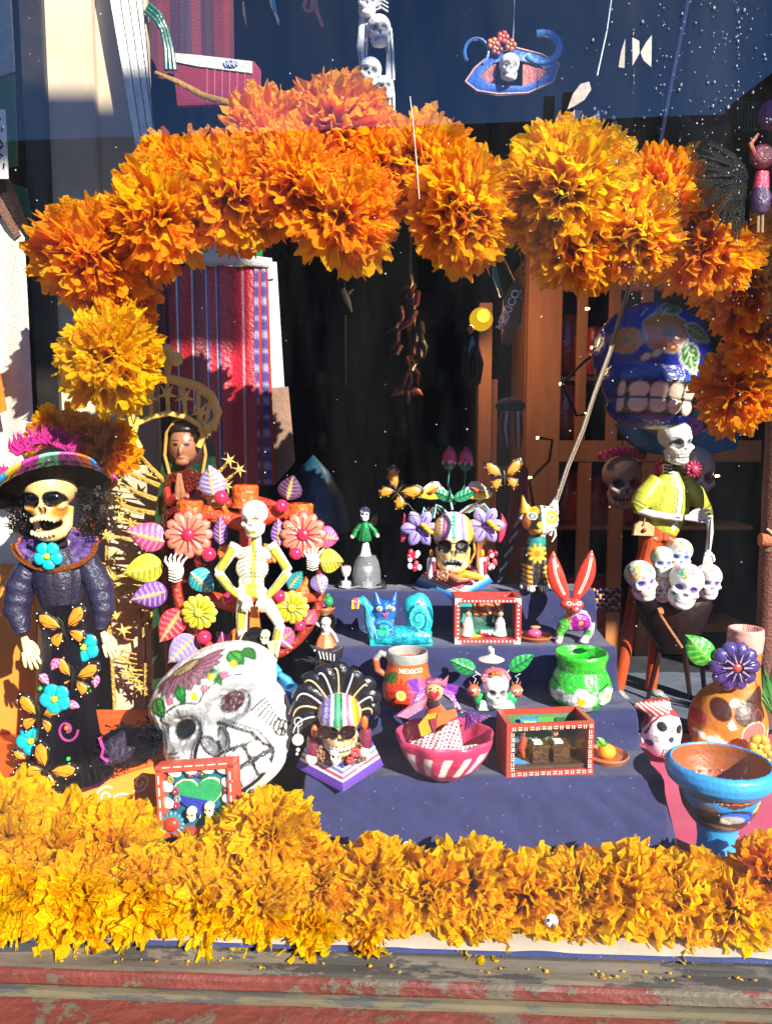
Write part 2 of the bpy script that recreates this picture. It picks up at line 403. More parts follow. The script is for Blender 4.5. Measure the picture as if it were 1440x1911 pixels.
# ------------------------------------------------------------------ setting materials (metres)
def noise_mat(name, c1, c2, scale=8, rough=.8, bump=.2, bscale=60, detail=6, lo=.4, hi=.6, stretch=(1, 1, 1), c3=None, s3=3, bdist=.002):
    m, n, l = newmat(name); out = n.new('ShaderNodeOutputMaterial'); b = n.new('ShaderNodeBsdfPrincipled'); b.inputs['Roughness'].default_value = rough
    tc = n.new('ShaderNodeTexCoord'); mp = n.new('ShaderNodeMapping'); mp.inputs['Scale'].default_value = stretch
    l.new(tc.outputs['Object'], mp.inputs[0])
    nz = n.new('ShaderNodeTexNoise'); nz.inputs['Scale'].default_value = scale; nz.inputs['Detail'].default_value = detail; nz.inputs['Roughness'].default_value = .62
    l.new(mp.outputs[0], nz.inputs[0])
    mr = n.new('ShaderNodeMapRange'); mr.inputs[1].default_value = lo; mr.inputs[2].default_value = hi; l.new(nz.outputs[0], mr.inputs[0])
    mx = n.new('ShaderNodeMix'); mx.data_type = 'RGBA'; mx.inputs[6].default_value = (*c(c1), 1); mx.inputs[7].default_value = (*c(c2), 1)
    l.new(mr.outputs[0], mx.inputs[0]); col = mx.outputs[2]
    if c3:
        n3 = n.new('ShaderNodeTexNoise'); n3.inputs['Scale'].default_value = s3; n3.inputs['Detail'].default_value = 10; n3.inputs['Roughness'].default_value = .72; l.new(mp.outputs[0], n3.inputs[0])
        m3 = n.new('ShaderNodeMapRange'); m3.inputs[1].default_value = .53; m3.inputs[2].default_value = .545; l.new(n3.outputs[0], m3.inputs[0])
        x3 = n.new('ShaderNodeMix'); x3.data_type = 'RGBA'; l.new(col, x3.inputs[6]); x3.inputs[7].default_value = (*c(c3), 1); l.new(m3.outputs[0], x3.inputs[0]); col = x3.outputs[2]
    l.new(col, b.inputs['Base Color'])
    n2 = n.new('ShaderNodeTexNoise'); n2.inputs['Scale'].default_value = bscale; n2.inputs['Detail'].default_value = 6; l.new(mp.outputs[0], n2.inputs[0])
    ad = n.new('ShaderNodeMath'); ad.operation = 'MULTIPLY_ADD'; ad.inputs[1].default_value = .6
    l.new(mr.outputs[0], ad.inputs[0]); l.new(n2.outputs[0], ad.inputs[2])
    bp = n.new('ShaderNodeBump'); bp.inputs['Strength'].default_value = bump; bp.inputs['Distance'].default_value = bdist
    l.new(ad.outputs[0], bp.inputs['Height']); l.new(bp.outputs[0], b.inputs['Normal']); l.new(b.outputs[0], out.inputs[0])
    return m
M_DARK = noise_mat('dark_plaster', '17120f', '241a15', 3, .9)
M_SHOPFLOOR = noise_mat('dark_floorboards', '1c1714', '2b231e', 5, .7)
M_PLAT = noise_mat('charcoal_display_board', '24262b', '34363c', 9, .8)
M_CREAM = noise_mat('cream_painted_board', 'b7a488', 'c9b79a', 4, .75, .15)
M_REDPEEL = noise_mat('peeling_red_paint', '632a1e', '4f2118', 9, .6, .8, 70, c3='4f4738', s3=9, stretch=(.8, 1, 1), bdist=.004)
M_GREYWOOD = noise_mat('weathered_grey_wood', '453f36', '5c5242', 16, .8, .7, 60, stretch=(.25, 1, 1), c3='2e2b27', s3=12)
M_TAN = noise_mat('bare_tan_wood', '64583c', '463f2e', 10, .85, .5, 60, stretch=(.2, 1, 1), c3='3b3a36', s3=8)
M_MULL = noise_mat('dark_bronze_frame', '14110f', '231c18', 20, .45, .1)
M_PAVE = noise_mat('concrete_pavement', '5d5850', '6d675e', 6, .9)
M_ROAD = noise_mat('asphalt', '3b3b3c', '474746', 8, .9)
M_BRICKW = noise_mat('brown_facade', '4a3a30', '5b4839', 2, .9)

# glass: clear pane with a mirror-like skin and a film of dust
def glass_mat():
    m, n, l = newmat('window_glass'); out = n.new('ShaderNodeOutputMaterial')
    tr = n.new('ShaderNodeBsdfTransparent'); tr.inputs[0].default_value = (.97, .98, .97, 1)
    gl = n.new('ShaderNodeBsdfGlossy'); gl.inputs['Roughness'].default_value = 0.0
    fr = n.new('ShaderNodeFresnel'); ge = n.new('ShaderNodeNewGeometry')     # both sides of a thin pane mirror alike
    io = n.new('ShaderNodeMapRange'); io.inputs[3].default_value = 1.52; io.inputs[4].default_value = 1 / 1.52
    l.new(ge.outputs['Backfacing'], io.inputs[0]); l.new(io.outputs[0], fr.inputs[0])
    mu = n.new('ShaderNodeMath'); mu.operation = 'MULTIPLY'; mu.inputs[1].default_value = 1.3; mu.use_clamp = True
    l.new(fr.outputs[0], mu.inputs[0])
    m1 = n.new('ShaderNodeMixShader'); l.new(mu.outputs[0], m1.inputs[0]); l.new(tr.outputs[0], m1.inputs[1]); l.new(gl.outputs[0], m1.inputs[2])
    df = n.new('ShaderNodeBsdfDiffuse'); df.inputs[0].default_value = (.8, .8, .78, 1)
    tc = n.new('ShaderNodeTexCoord'); mp = n.new('ShaderNodeMapping'); mp.inputs['Rotation'].default_value = (0, R(35), 0); mp.inputs['Scale'].default_value = (3.2, 1, .7)
    l.new(tc.outputs['Object'], mp.inputs[0])
    nz = n.new('ShaderNodeTexNoise'); nz.inputs['Scale'].default_value = 2.2; nz.inputs['Detail'].default_value = 9; nz.inputs['Roughness'].default_value = .7; l.new(mp.outputs[0], nz.inputs[0])
    mr = n.new('ShaderNodeMapRange'); mr.inputs[1].default_value = .42; mr.inputs[2].default_value = .8; mr.inputs[3].default_value = .0008; mr.inputs[4].default_value = .012; l.new(nz.outputs[0], mr.inputs[0])
    sx_ = n.new('ShaderNodeSeparateXYZ'); l.new(tc.outputs['Object'], sx_.inputs[0])      # dust film thickened towards the upper right to imitate sun glare haze
    a1 = n.new('ShaderNodeMath'); a1.operation = 'MULTIPLY_ADD'; a1.inputs[1].default_value = .8; l.new(sx_.outputs[0], a1.inputs[0]); l.new(sx_.outputs[2], a1.inputs[2])
    a2 = n.new('ShaderNodeMapRange'); a2.inputs[1].default_value = 1.15; a2.inputs[2].default_value = 1.9; a2.inputs[3].default_value = 1; a2.inputs[4].default_value = 3; l.new(a1.outputs[0], a2.inputs[0])
    a3 = n.new('ShaderNodeMath'); a3.operation = 'MULTIPLY'; l.new(mr.outputs[0], a3.inputs[0]); l.new(a2.outputs[0], a3.inputs[1])
    vo = n.new('ShaderNodeTexVoronoi'); vo.inputs['Scale'].default_value = 70; l.new(tc.outputs['Object'], vo.inputs[0])
    m4 = n.new('ShaderNodeMapRange'); m4.inputs[1].default_value = .05; m4.inputs[2].default_value = .09; m4.inputs[3].default_value = .5; m4.inputs[4].default_value = 0; l.new(vo.outputs['Distance'], m4.inputs[0])
    sp = n.new('ShaderNodeSeparateXYZ'); l.new(vo.outputs['Color'], sp.inputs[0])
    gt = n.new('ShaderNodeMath'); gt.operation = 'GREATER_THAN'; gt.inputs[1].default_value = .9; l.new(sp.outputs[0], gt.inputs[0])
    ml = n.new('ShaderNodeMath'); ml.operation = 'MULTIPLY'; l.new(gt.outputs[0], ml.inputs[0]); l.new(m4.outputs[0], ml.inputs[1])
    ad = n.new('ShaderNodeMath'); ad.operation = 'ADD'; l.new(ml.outputs[0], ad.inputs[0]); l.new(a3.outputs[0], ad.inputs[1])
    m2 = n.new('ShaderNodeMixShader'); l.new(ad.outputs[0], m2.inputs[0]); l.new(m1.outputs[0], m2.inputs[1]); l.new(df.outputs[0], m2.inputs[2])
    l.new(m2.outputs[0], out.inputs[0]); return m
M_GLASS = glass_mat()

# ------------------------------------------------------------------ street side (seen only mirrored in the pane)
struct('pavement', mbox(-40, 40, -3.2, 1.0, -.75, -.6), M_PAVE)
struct('road', mbox(-60, 60, -10.5, -3.2, -.9, -.72), M_ROAD)
struct('ground', mbox(-150, 150, -150, 150, -1.0, -.9), M_ROAD)
struct('far_pavement', mbox(-40, 40, -14, -10.5, -.75, -.6), M_PAVE)
def building(x0, x1, y, h, label, col, win):
    e = bpy.data.objects.new('shop_building', None); COL.objects.link(e); e.location = (0, 0, 0)
    e['label'] = label; e['category'] = 'building'
    struct('wall', mbox(x0, x1, y - 6, y, -.6, h), noise_mat('facade_paint', col, col, 2, .9), parent=e)
    struct('cornice', mbox(x0 - .1, x1 + .1, y + .002, y + .3, h - .45, h - .1), M_MULL, parent=e)
    for wx in win:
        struct('window', mbox(wx - .55, wx + .55, y + .003, y + .06, 1.9, 3.5), M_MULL, parent=e)
    for wx in win[::2]:
        struct('shop_front', mbox(wx - 1.1, wx + 1.1, y + .003, y + .07, -.4, 1.4), M_MULL, parent=e)
    return e
def prism_roof(x0, x1, y0, y1, z0, z1, z2):
    xm = (x0 + x1) / 2; pf = [(x0, z0), (x1, z0), (x1, z1), (xm, z2), (x0, z1)]; me = bpy.data.meshes.new('m')
    me.from_pydata([(x, y0, z) for x, z in pf] + [(x, y1, z) for x, z in pf], [], [(0, 1, 2, 3, 4), (9, 8, 7, 6, 5)] + [(i, i + 5, (i + 1) % 5 + 5, (i + 1) % 5) for i in range(5)]); me.update(); return me
b1 = building(-9, 7.2, -11.5, 6.12, 'long brown flat-roofed building mirrored above the arch of flowers', '55443a', [-7, -4.6, -2.2, .2, 2.6, 5])
struct('chimney', mbox(1.62, 1.80, -12.2, -12.0, 6.0, 6.75), M_MULL, parent=b1)
struct('chimney', mbox(1.95, 2.12, -12.2, -12.0, 6.0, 6.8), M_MULL, parent=b1)
struct('dormer', prism_roof(4.7, 6.3, -12.6, -11.6, 6.0, 6.35, 6.95), M_BRICKW, parent=b1)
building(7.3, 19, -11.5, 6.2, 'pale building beside the long brown one, mirrored in the pane', '6b6558', [9, 12, 15])
building(-30, -9.2, -11.5, 6.8, 'tall dark building at the mirrored street end', '2c3430', [-12, -15, -18])

# ------------------------------------------------------------------ shop shell
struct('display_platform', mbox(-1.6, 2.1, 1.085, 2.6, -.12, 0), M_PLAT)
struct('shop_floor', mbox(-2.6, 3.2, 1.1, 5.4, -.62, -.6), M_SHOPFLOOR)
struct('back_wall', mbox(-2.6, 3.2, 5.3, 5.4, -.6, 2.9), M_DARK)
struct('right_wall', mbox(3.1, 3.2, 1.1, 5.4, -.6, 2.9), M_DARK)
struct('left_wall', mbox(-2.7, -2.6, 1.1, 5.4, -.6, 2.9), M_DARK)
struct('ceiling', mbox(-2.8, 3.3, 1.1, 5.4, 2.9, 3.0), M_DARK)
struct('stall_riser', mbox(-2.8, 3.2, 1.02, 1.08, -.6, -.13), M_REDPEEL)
TILT = R(-2.6)
# sill: mouldings stepping towards the street
sill = bpy.data.objects.new('window_sill', None); COL.objects.link(sill); sill.rotation_euler = (0, 0, TILT); sill.location = (0, 1.06, 0); sill['kind'] = 'structure'
def prof(name, pts, mat, x0=-1.8, x1=2.2, parent=sill, n=60, wob=.0006):
    vs = []; fs = []; m = len(pts)
    for i in range(n + 1):
        x = x0 + (x1 - x0) * i / n
        for (y, z) in pts: vs.append((x, y + random.uniform(-wob, wob), z + random.uniform(-wob, wob)))
    for i in range(n):
        for j in range(m - 1): fs.append((i * m + j, (i + 1) * m + j, (i + 1) * m + j + 1, i * m + j + 1))
    me = bpy.data.meshes.new(name); me.from_pydata(vs, [], fs); me.update()
    bm = bmesh.new(); bm.from_mesh(me); bmesh.ops.recalc_face_normals(bm, faces=bm.faces); bm.to_mesh(me); bm.free()
    return struct(name, me, mat, parent=parent)
prof('sill_board', [(.03, -.004), (.006, -.006), (.001, -.010), (0, -.014), (-.004, -.016), (-.020, -.018), (-.025, -.021), (-.027, -.026)], M_GREYWOOD)
prof('red_bead', [(-.0275, -.019), (-.031, -.020), (-.036, -.024), (-.038, -.036), (-.035, -.041)], M_REDPEEL)
prof('tan_fillet', [(-.034, -.0395), (-.045, -.041), (-.049, -.045), (-.050, -.052)], M_TAN)
prof('lower_ledge', [(-.049, -.049), (-.075, -.053), (-.150, -.062), (-.18, -.075), (-.185, -.14), (-.16, -.6)], M_REDPEEL)
# frame of the shop window: mullion at the left, head, far jamb
struct('window_head', mbox(-2.7, 2.3, 1.0, 1.16, 2.8, 3.0), M_MULL)
struct('window_jamb', mbox(2.05, 3.2, 1.0, 1.1, -.6, 2.9), M_MULL)
struct('window_jamb', mbox(-2.8, -1.5, 1.0, 1.1, -.6, 2.9), M_MULL)
gm = bpy.data.meshes.new('window_glass'); gm.from_pydata([(-1.8, 0, -.004), (2.2, 0, -.004), (2.2, 0, 2.8), (-1.8, 0, 2.8)], [], [(0, 1, 2, 3)]); gm.update()
struct('window_glass', gm, M_GLASS, (0, 1.062, 0), TILT)

# unseen post and four panels, made up to shade parts of the display
lp = bpy.data.objects.new('shade_post', None); COL.objects.link(lp); lp.location = (4.3, -2.2, -.6); lp['label'] = 'unseen kerb post added to carry the shade panels'; lp['category'] = 'shade post'
struct('pole', mbox(-.05, .05, -.05, .05, 0, 6.2, .02), M_MULL, parent=lp)
struct('arm', mbox(-3.1, 0, -.02, .02, 4.72, 4.76), M_MULL, parent=lp)
M_SHADE = noise_mat('shade_panel_canvas', '5a2a24', '6a342c', 8, .8)
def occluder(x0, x1, z0, z1, lb):
    o = struct('shade_panel', mbox(x0, x1, -2.205, -2.195, z0, z1), M_SHADE, kind='thing'); o['label'] = lb; o['category'] = 'occluder'
occluder(1.7, 2.42, 3.76, 4.47, 'short wide brown shade panel on the post arm, added out of view'); occluder(2.84, 3.46, 3.46, 5.0, 'long narrow brown shade panel on the post arm, added out of view')
occluder(3.465, 3.915, 3.76, 4.9, 'small brown shade panel close to the post, added out of view'); occluder(3.92, 5.4, 3.42, 5.0, 'largest brown shade panel, hung on the post itself, added out of view')

# ------------------------------------------------------------------ tissue paper flowers
def tissue(name, col, tcol, tr=.7):
    m, n, l = newmat(name); out = n.new('ShaderNodeOutputMaterial')
    oi = n.new('ShaderNodeObjectInfo'); hs = n.new('ShaderNodeHueSaturation')
    mh = n.new('ShaderNodeMapRange'); mh.inputs[3].default_value = .487; mh.inputs[4].default_value = .512; l.new(oi.outputs['Random'], mh.inputs[0]); l.new(mh.outputs[0], hs.inputs['Hue'])
    mv = n.new('ShaderNodeMath'); mv.operation = 'MULTIPLY_ADD'; mv.inputs[1].default_value = .25; mv.inputs[2].default_value = .88; l.new(oi.outputs['Random'], mv.inputs[0]); l.new(mv.outputs[0], hs.inputs['Value'])
    hs.inputs['Color'].default_value = (*col, 1)
    df = n.new('ShaderNodeBsdfPrincipled'); df.inputs['Roughness'].default_value = .6; df.inputs['Specular IOR Level'].default_value = .25; l.new(hs.outputs[0], df.inputs['Base Color'])
    tl = n.new('ShaderNodeBsdfTranslucent'); tl.inputs[0].default_value = (*tcol, 1)
    tc = n.new('ShaderNodeTexCoord'); nz = n.new('ShaderNodeTexNoise'); nz.inputs['Scale'].default_value = 9; nz.inputs['Detail'].default_value = 4; l.new(tc.outputs['Object'], nz.inputs[0])
    bp = n.new('ShaderNodeBump'); bp.inputs['Strength'].default_value = .5; bp.inputs['Distance'].default_value = .06; l.new(nz.outputs[0], bp.inputs['Height']); l.new(bp.outputs[0], df.inputs['Normal'])
    mx = n.new('ShaderNodeMixShader'); mx.inputs[0].default_value = tr; l.new(df.outputs[0], mx.inputs[1]); l.new(tl.outputs[0], mx.inputs[2]); l.new(mx.outputs[0], out.inputs[0])
    return m
T_OR = tissue('orange_tissue', (1., .49, .004), (1., .41, .002))
T_YE = tissue('yellow_orange_tissue', (1., .62, .004), (1., .54, .002))
T_GO = tissue('golden_tissue', (1., .74, .004), (1., .64, .002))
def petal_mesh(mat, half, cols, jag, ruf, seed, tip=0):
    rg = random.Random(seed); N, M = 7, cols; vs = []; fs = []
    ph = rg.uniform(0, 6); k1 = rg.uniform(2.0, 3.5); k2 = rg.uniform(6, 11); curl = rg.uniform(-.25, .35)
    if M > 20: js = [(jag if (j // 2) % 2 else -jag * .9) * rg.uniform(.5, 1.1) + .05 * math.sin(j * .7 + seed) for j in range(M)]      # cut fringe
    else: js = [rg.uniform(-jag, jag) for j in range(M)]
    for i in range(N):
        t = .04 + .96 * i / (N - 1)
        for j in range(M):
            u = 2 * j / (M - 1) - 1
            r = t * (1 - .12 * u * u) + (js[j] * (t ** 4)) + tip * (1 - abs(u)) * t * t * .3
            a = u * half * (1 - .35 * t * (1 if tip else 0)) + .05 * math.sin(7 * t + j)
            y = t ** 1.4 * (ruf * math.sin(k1 * math.pi * u + ph) + ruf * .45 * math.sin(k2 * math.pi * u + ph * 2) * t + rg.uniform(-.5, .5) * ruf * .3) + curl * t * t
            vs.append((r * math.sin(a), y, r * math.cos(a)))
    for i in range(N - 1):
        for j in range(M - 1): fs.append((i * M + j, i * M + j + 1, (i + 1) * M + j + 1, (i + 1) * M + j))
    me = bpy.data.meshes.new('petal'); me.from_pydata(vs, [], fs); me.update(); me.materials.append(mat)
    me.polygons.foreach_set('use_smooth', [rg.random() < .6] * len(me.polygons)); return me
PET = {}
for nm, mt in (('o', T_OR), ('y', T_YE), ('g', T_GO)):
    PET[nm + 'fan'] = [petal_mesh(mt, R(50), 45, .065, .15, s) for s in range(7)]
    PET[nm + 'strip'] = [petal_mesh(mt, R(11), 7, .07, .06, 50 + s) for s in range(5)]
    PET[nm + 'leaf'] = [petal_mesh(mt, R(40), 19, .06, .17, 90 + s, tip=.12) for s in range(8)]
def pompom(X, Y, D, r, kinds, n, label, group, z=None, sq=.75, seed=0, up=0, name='paper_flower'):
    rg = random.Random(seed * 31 + 5); T = Thing(name, label, 'paper flower', X, Y, D, z, group); T.e.scale = tuple(q * f for q, f in zip(T.e.scale, (rg.uniform(.95, 1.1), rg.uniform(.9, 1.05), rg.uniform(.9, 1.04)))); T.e.rotation_euler = (rg.uniform(-.3, .3), rg.uniform(-.4, .4), rg.uniform(-.4, .4))
    for i in range(n):
        f = (i + .5) / n
        dy = -1 + 1.45 * f                                    # fibonacci over the side that can be seen
        h = math.sqrt(max(0, 1 - dy * dy)); a = i * 2.39996 + rg.uniform(-.3, .3)
        d = Vector((h * math.cos(a) + rg.gauss(0, .16), dy + rg.gauss(0, .12), h * math.sin(a) + up * .4 + rg.gauss(0, .16))).normalized()
        kd = rg.choice(kinds); me = rg.choice(PET[kd])
        o = bpy.data.objects.new('petal', me); COL.objects.link(o); o.parent = T.e
        q = d.to_track_quat('Z', 'Y') @ Quaternion((0, 0, 1), rg.uniform(0, 6.28))
        s = r * rg.uniform(.74, 1.08) * (.9 if dy < -.55 else 1)
        o.rotation_mode = 'QUATERNION'; o.rotation_quaternion = q
        st = rg.uniform(.0, .12) * r
        o.location = (d.x * st, d.y * st * sq, d.z * st); o.scale = (s, s * sq, s)
    return T
GA = 'orange tissue pompoms strung in an arch'  # yellow and golden petals also colour in sunlight on orange paper flowers
arch = [ # X, Y, D, r, kinds, n, label
 (112, 812, 1.42, 62, ['ostrip', 'ystrip', 'yfan'], 44, 'small yellow fringed tissue flower, lowest of the arch above the feathered hat'),
 (196, 838, 1.45, 62, ['ofan', 'yfan'], 30, 'small orange tissue flower directly behind the brim of the woven hat'),
 (205, 666, 1.25, 98, ['ystrip', 'ystrip', 'gstrip', 'gfan'], 120, 'yellow tissue flower with long thin fringes hanging left of the gold crown'),
 (222, 592, 1.31, 62, ['ofan'], 44, 'plain orange tissue flower half hidden behind the long-fringed yellow one'),
 (178, 480, 1.26, 96, ['ofan', 'ofan', 'ostrip'], 56, 'deep orange tissue flower at the left shoulder of the arch'),
 (228, 540, 1.30, 62, ['ofan'], 34, 'small orange tissue flower between the left shoulder and the fringed yellow flower'),
 (300, 408, 1.24, 92, ['ofan', 'yfan', 'ystrip'], 60, 'orange tissue flower with sunlit yellow tips above the top left of the striped red cloth'),
 (352, 330, 1.30, 84, ['ofan'], 44, 'shaded orange tissue flower beside the white slatted shutter'),
 (440, 360, 1.24, 92, ['ofan', 'ofan', 'yfan'], 60, 'large orange tissue flower above the green striped cloth'),
 (505, 262, 1.28, 88, ['ofan', 'ostrip'], 54, 'orange tissue flower with upright fringes at the top left of the arch'),
 (622, 248, 1.28, 98, ['ofan', 'ofan', 'ostrip'], 56, 'topmost orange tissue flower, beneath the dangling white skull paper'),
 (556, 338, 1.23, 86, ['ofan'], 48, 'orange tissue flower in the middle of the crown of the arch'),
 (640, 400, 1.22, 94, ['ofan', 'yfan', 'ostrip'], 60, 'orange tissue flower hanging lowest at the centre of the arch'),
 (712, 320, 1.27, 80, ['ofan'], 46, 'orange tissue flower just right of the hanging-lowest centre one'),
 (795, 312, 1.27, 86, ['ofan', 'yfan'], 50, 'orange tissue flower cut by the thin vertical thread'),
 (862, 396, 1.22, 100, ['yfan', 'gfan', 'ofan'], 66, 'bright yellow-orange flower right of centre, before the gap in the arch'),
 (1050, 355, 1.22, 112, ['gfan', 'yfan', 'gstrip'], 80, 'brightest yellow tissue flower, first right of the gap in the arch'),
 (1070, 458, 1.25, 84, ['ofan', 'yfan'], 50, 'orange tissue flower hanging under the brightest yellow one'),
 (1180, 440, 1.25, 84, ['gfan', 'yfan', 'ofan'], 52, 'yellow and orange tissue flower above the top end of the pale cord'),
 (1232, 375, 1.31, 88, ['ofan'], 46, 'dull orange tissue flower behind rain drops at the arch right shoulder'),
 (1318, 455, 1.33, 92, ['ofan'], 48, 'shaded red-orange tissue flower above the dark blue skull'),
 (1392, 530, 1.52, 86, ['ofan'], 44, 'shaded orange tissue flower at the picture edge right of the blue skull'),
 (1425, 620, 1.55, 66, ['ofan'], 32, 'small shaded orange tissue flower above the bamboo joint'),
 (1372, 728, 1.68, 80, ['ofan', 'ostrip'], 46, 'shaded orange tissue flower right of the blue skull teeth, end of the arch'),
]
for i, (X, Y, D, r, k, n, lb) in enumerate(arch): pompom(X, Y, D, r * (1.09 if 2 < i < 23 else 1.0), k, int(n * 1.25), lb, GA, seed=i)
GB = 'golden tissue flowers along the front of the display'
base = [
 (12, 1560, 1.19, 96), (120, 1590, 1.20, 92), (222, 1580, 1.20, 84), (352, 1648, 1.15, 74), (450, 1606, 1.18, 80), (508, 1560, 1.17, 84),
 (40, 1672, 1.12, 88), (160, 1672, 1.12, 88), (272, 1672, 1.12, 84), (385, 1690, 1.12, 84), (490, 1690, 1.12, 84), (600, 1650, 1.14, 82), (592, 1722, 1.10, 64),
 (700, 1650, 1.14, 80), (698, 1722, 1.10, 60), (800, 1670, 1.13, 80), (885, 1650, 1.14, 82), (900, 1735, 1.10, 60), (990, 1675, 1.13, 84), (1085, 1668, 1.13, 82), (1075, 1745, 1.10, 56),
 (1180, 1670, 1.12, 88), (1268, 1678, 1.12, 82), (1268, 1755, 1.09, 56), (1365, 1705, 1.10, 84), (1442, 1635, 1.12, 78), (1440, 1730, 1.09, 62)]
where = ['behind the orange box corner at the left picture edge', 'in front of the black doll hem', 'in front of the white-scrolled orange box', 'hiding the lower edge of the tin frame picture', 'below the big white skull chin', 'between the big white skull and the navy steps',
 'over the left end of the white runner', 'with petals hanging over the white runner, second from the left end', 'third in the front row from the left end', 'front row under the tin frame picture', 'front row under the big white skull', 'standing up against the left corner of the navy steps', 'low over the runner under the left corner of the navy steps',
 'against the navy cloth under the doll bowl, left one', 'low over the runner left of centre', 'under the pink bowl beside the bent white wire', 'against the navy cloth at the centre', 'low over the runner at the centre', 'under the red box with the little kitchen', 'under the clay plate with the orange fruit', 'low over the runner with a small white bead on it',
 'at the right corner of the navy steps', 'left of the blue goblet foot', 'low over the runner below the blue goblet foot', 'in front of the blue goblet foot', 'orange, right of the blue goblet foot', 'low over the runner at its right end']
for i, (X, Y, D, r) in enumerate(base):
    pompom(X, Y, D, r * 1.08, ['gleaf', 'gleaf', 'gfan', 'yleaf'] if i not in (25,) else ['yleaf', 'ofan'], 66 if r > 70 else 46, 'golden ruffled tissue flower ' + where[i], GB, seed=100 + i, up=.5, sq=.8)

# runner under the flowers
def cloth_strip(name, label, cat, x0, x1, pts, mat, thick=.0015, wob=.002, seed=1, nx=120, rz=TILT, y0=1.06):
    rg = np.random.RandomState(seed); vs = []; fs = []; m = len(pts)
    ph = rg.uniform(0, 6, m)
    for i in range(nx + 1):
        x = x0 + (x1 - x0) * i / nx
        for j, (y, z) in enumerate(pts):
            w_ = wob * (math.sin(x * 23 + ph[j]) + .5 * math.sin(x * 61 + j))
            vs.append((x, y + w_ * .6, z + abs(w_) * .5))
    for i in range(nx):
        for j in range(m - 1): fs.append((i * m + j, (i + 1) * m + j, (i + 1) * m + j + 1, i * m + j + 1))
    me = bpy.data.meshes.new(name); me.from_pydata(vs, [], fs); me.update(); me.polygons.foreach_set('use_smooth', [True] * len(me.polygons))
    o = link(name, me, mat, None, label); o.location = (0, y0, 0); o.rotation_euler = (0, 0, rz); o['category'] = cat
    return o
def weave_mat(name, c1, c2, sc_, stripe=None):
    m, n, l = newmat(name); out = n.new('ShaderNodeOutputMaterial'); b = n.new('ShaderNodeBsdfPrincipled'); b.inputs['Roughness'].default_value = .9
    b.inputs['Sheen Weight'].default_value = .2
    tc = n.new('ShaderNodeTexCoord'); wv = n.new('ShaderNodeTexWave'); wv.inputs['Scale'].default_value = sc_; wv.inputs['Distortion'].default_value = .6; wv.inputs['Detail'].default_value = 2
    l.new(tc.outputs['Object'], wv.inputs[0])
    nz = n.new('ShaderNodeTexNoise'); nz.inputs['Scale'].default_value = 45; nz.inputs['Detail'].default_value = 9; nz.inputs['Roughness'].default_value = .8; l.new(tc.outputs['Object'], nz.inputs[0])
    mx = n.new('ShaderNodeMix'); mx.data_type = 'RGBA'; mx.inputs[6].default_value = (*c(c1), 1); mx.inputs[7].default_value = (*c(c2), 1); l.new(nz.outputs[0], mx.inputs[0])
    l.new(mx.outputs[2], b.inputs['Base Color'])
    lv = n.new('ShaderNodeTexVoronoi'); lv.inputs['Scale'].default_value = 55; l.new(tc.outputs['Object'], lv.inputs[0])      # lint
    lm = n.new('ShaderNodeMapRange'); lm.inputs[1].default_value = .05; lm.inputs[2].default_value = .11; lm.inputs[3].default_value = .22; lm.inputs[4].default_value = 0; l.new(lv.outputs['Distance'], lm.inputs[0])
    lx = n.new('ShaderNodeMix'); lx.data_type = 'RGBA'; l.new(lm.outputs[0], lx.inputs[0]); l.new(mx.outputs[2], lx.inputs[6]); lx.inputs[7].default_value = (.4, .4, .45, 1); l.new(lx.outputs[2], b.inputs['Base Color'])
    bp = n.new('ShaderNodeBump'); bp.inputs['Strength'].default_value = .6; bp.inputs['Distance'].default_value = .0015; l.new(nz.outputs[0], bp.inputs['Height']); l.new(bp.outputs[0], b.inputs['Normal'])
    l.new(b.outputs[0], out.inputs[0]); return m
M_RUN = weave_mat('white_woven_runner', '8f887c', 'aaa396', 120)
M_NAVY = weave_mat('navy_cotton', '14173a', '2f3264', 200)
cloth_strip('table_runner', 'white ribbed cloth runner lying under the golden flowers', 'cloth', -.62, .75, [(.004, .008), (.012, .012), (.03, .013), (.06, .012), (.1, .010), (.2, .006), (.24, .003)], M_RUN)
cloth_strip('blue_ribbon', 'narrow navy ribbon edging the front of the white runner', 'ribbon', -.6, .75, [(.003, .001), (.006, .0035), (.013, .0045)], weave_mat('navy_ribbon', '18224e', '2b3c7a', 200), wob=.0012, seed=4)

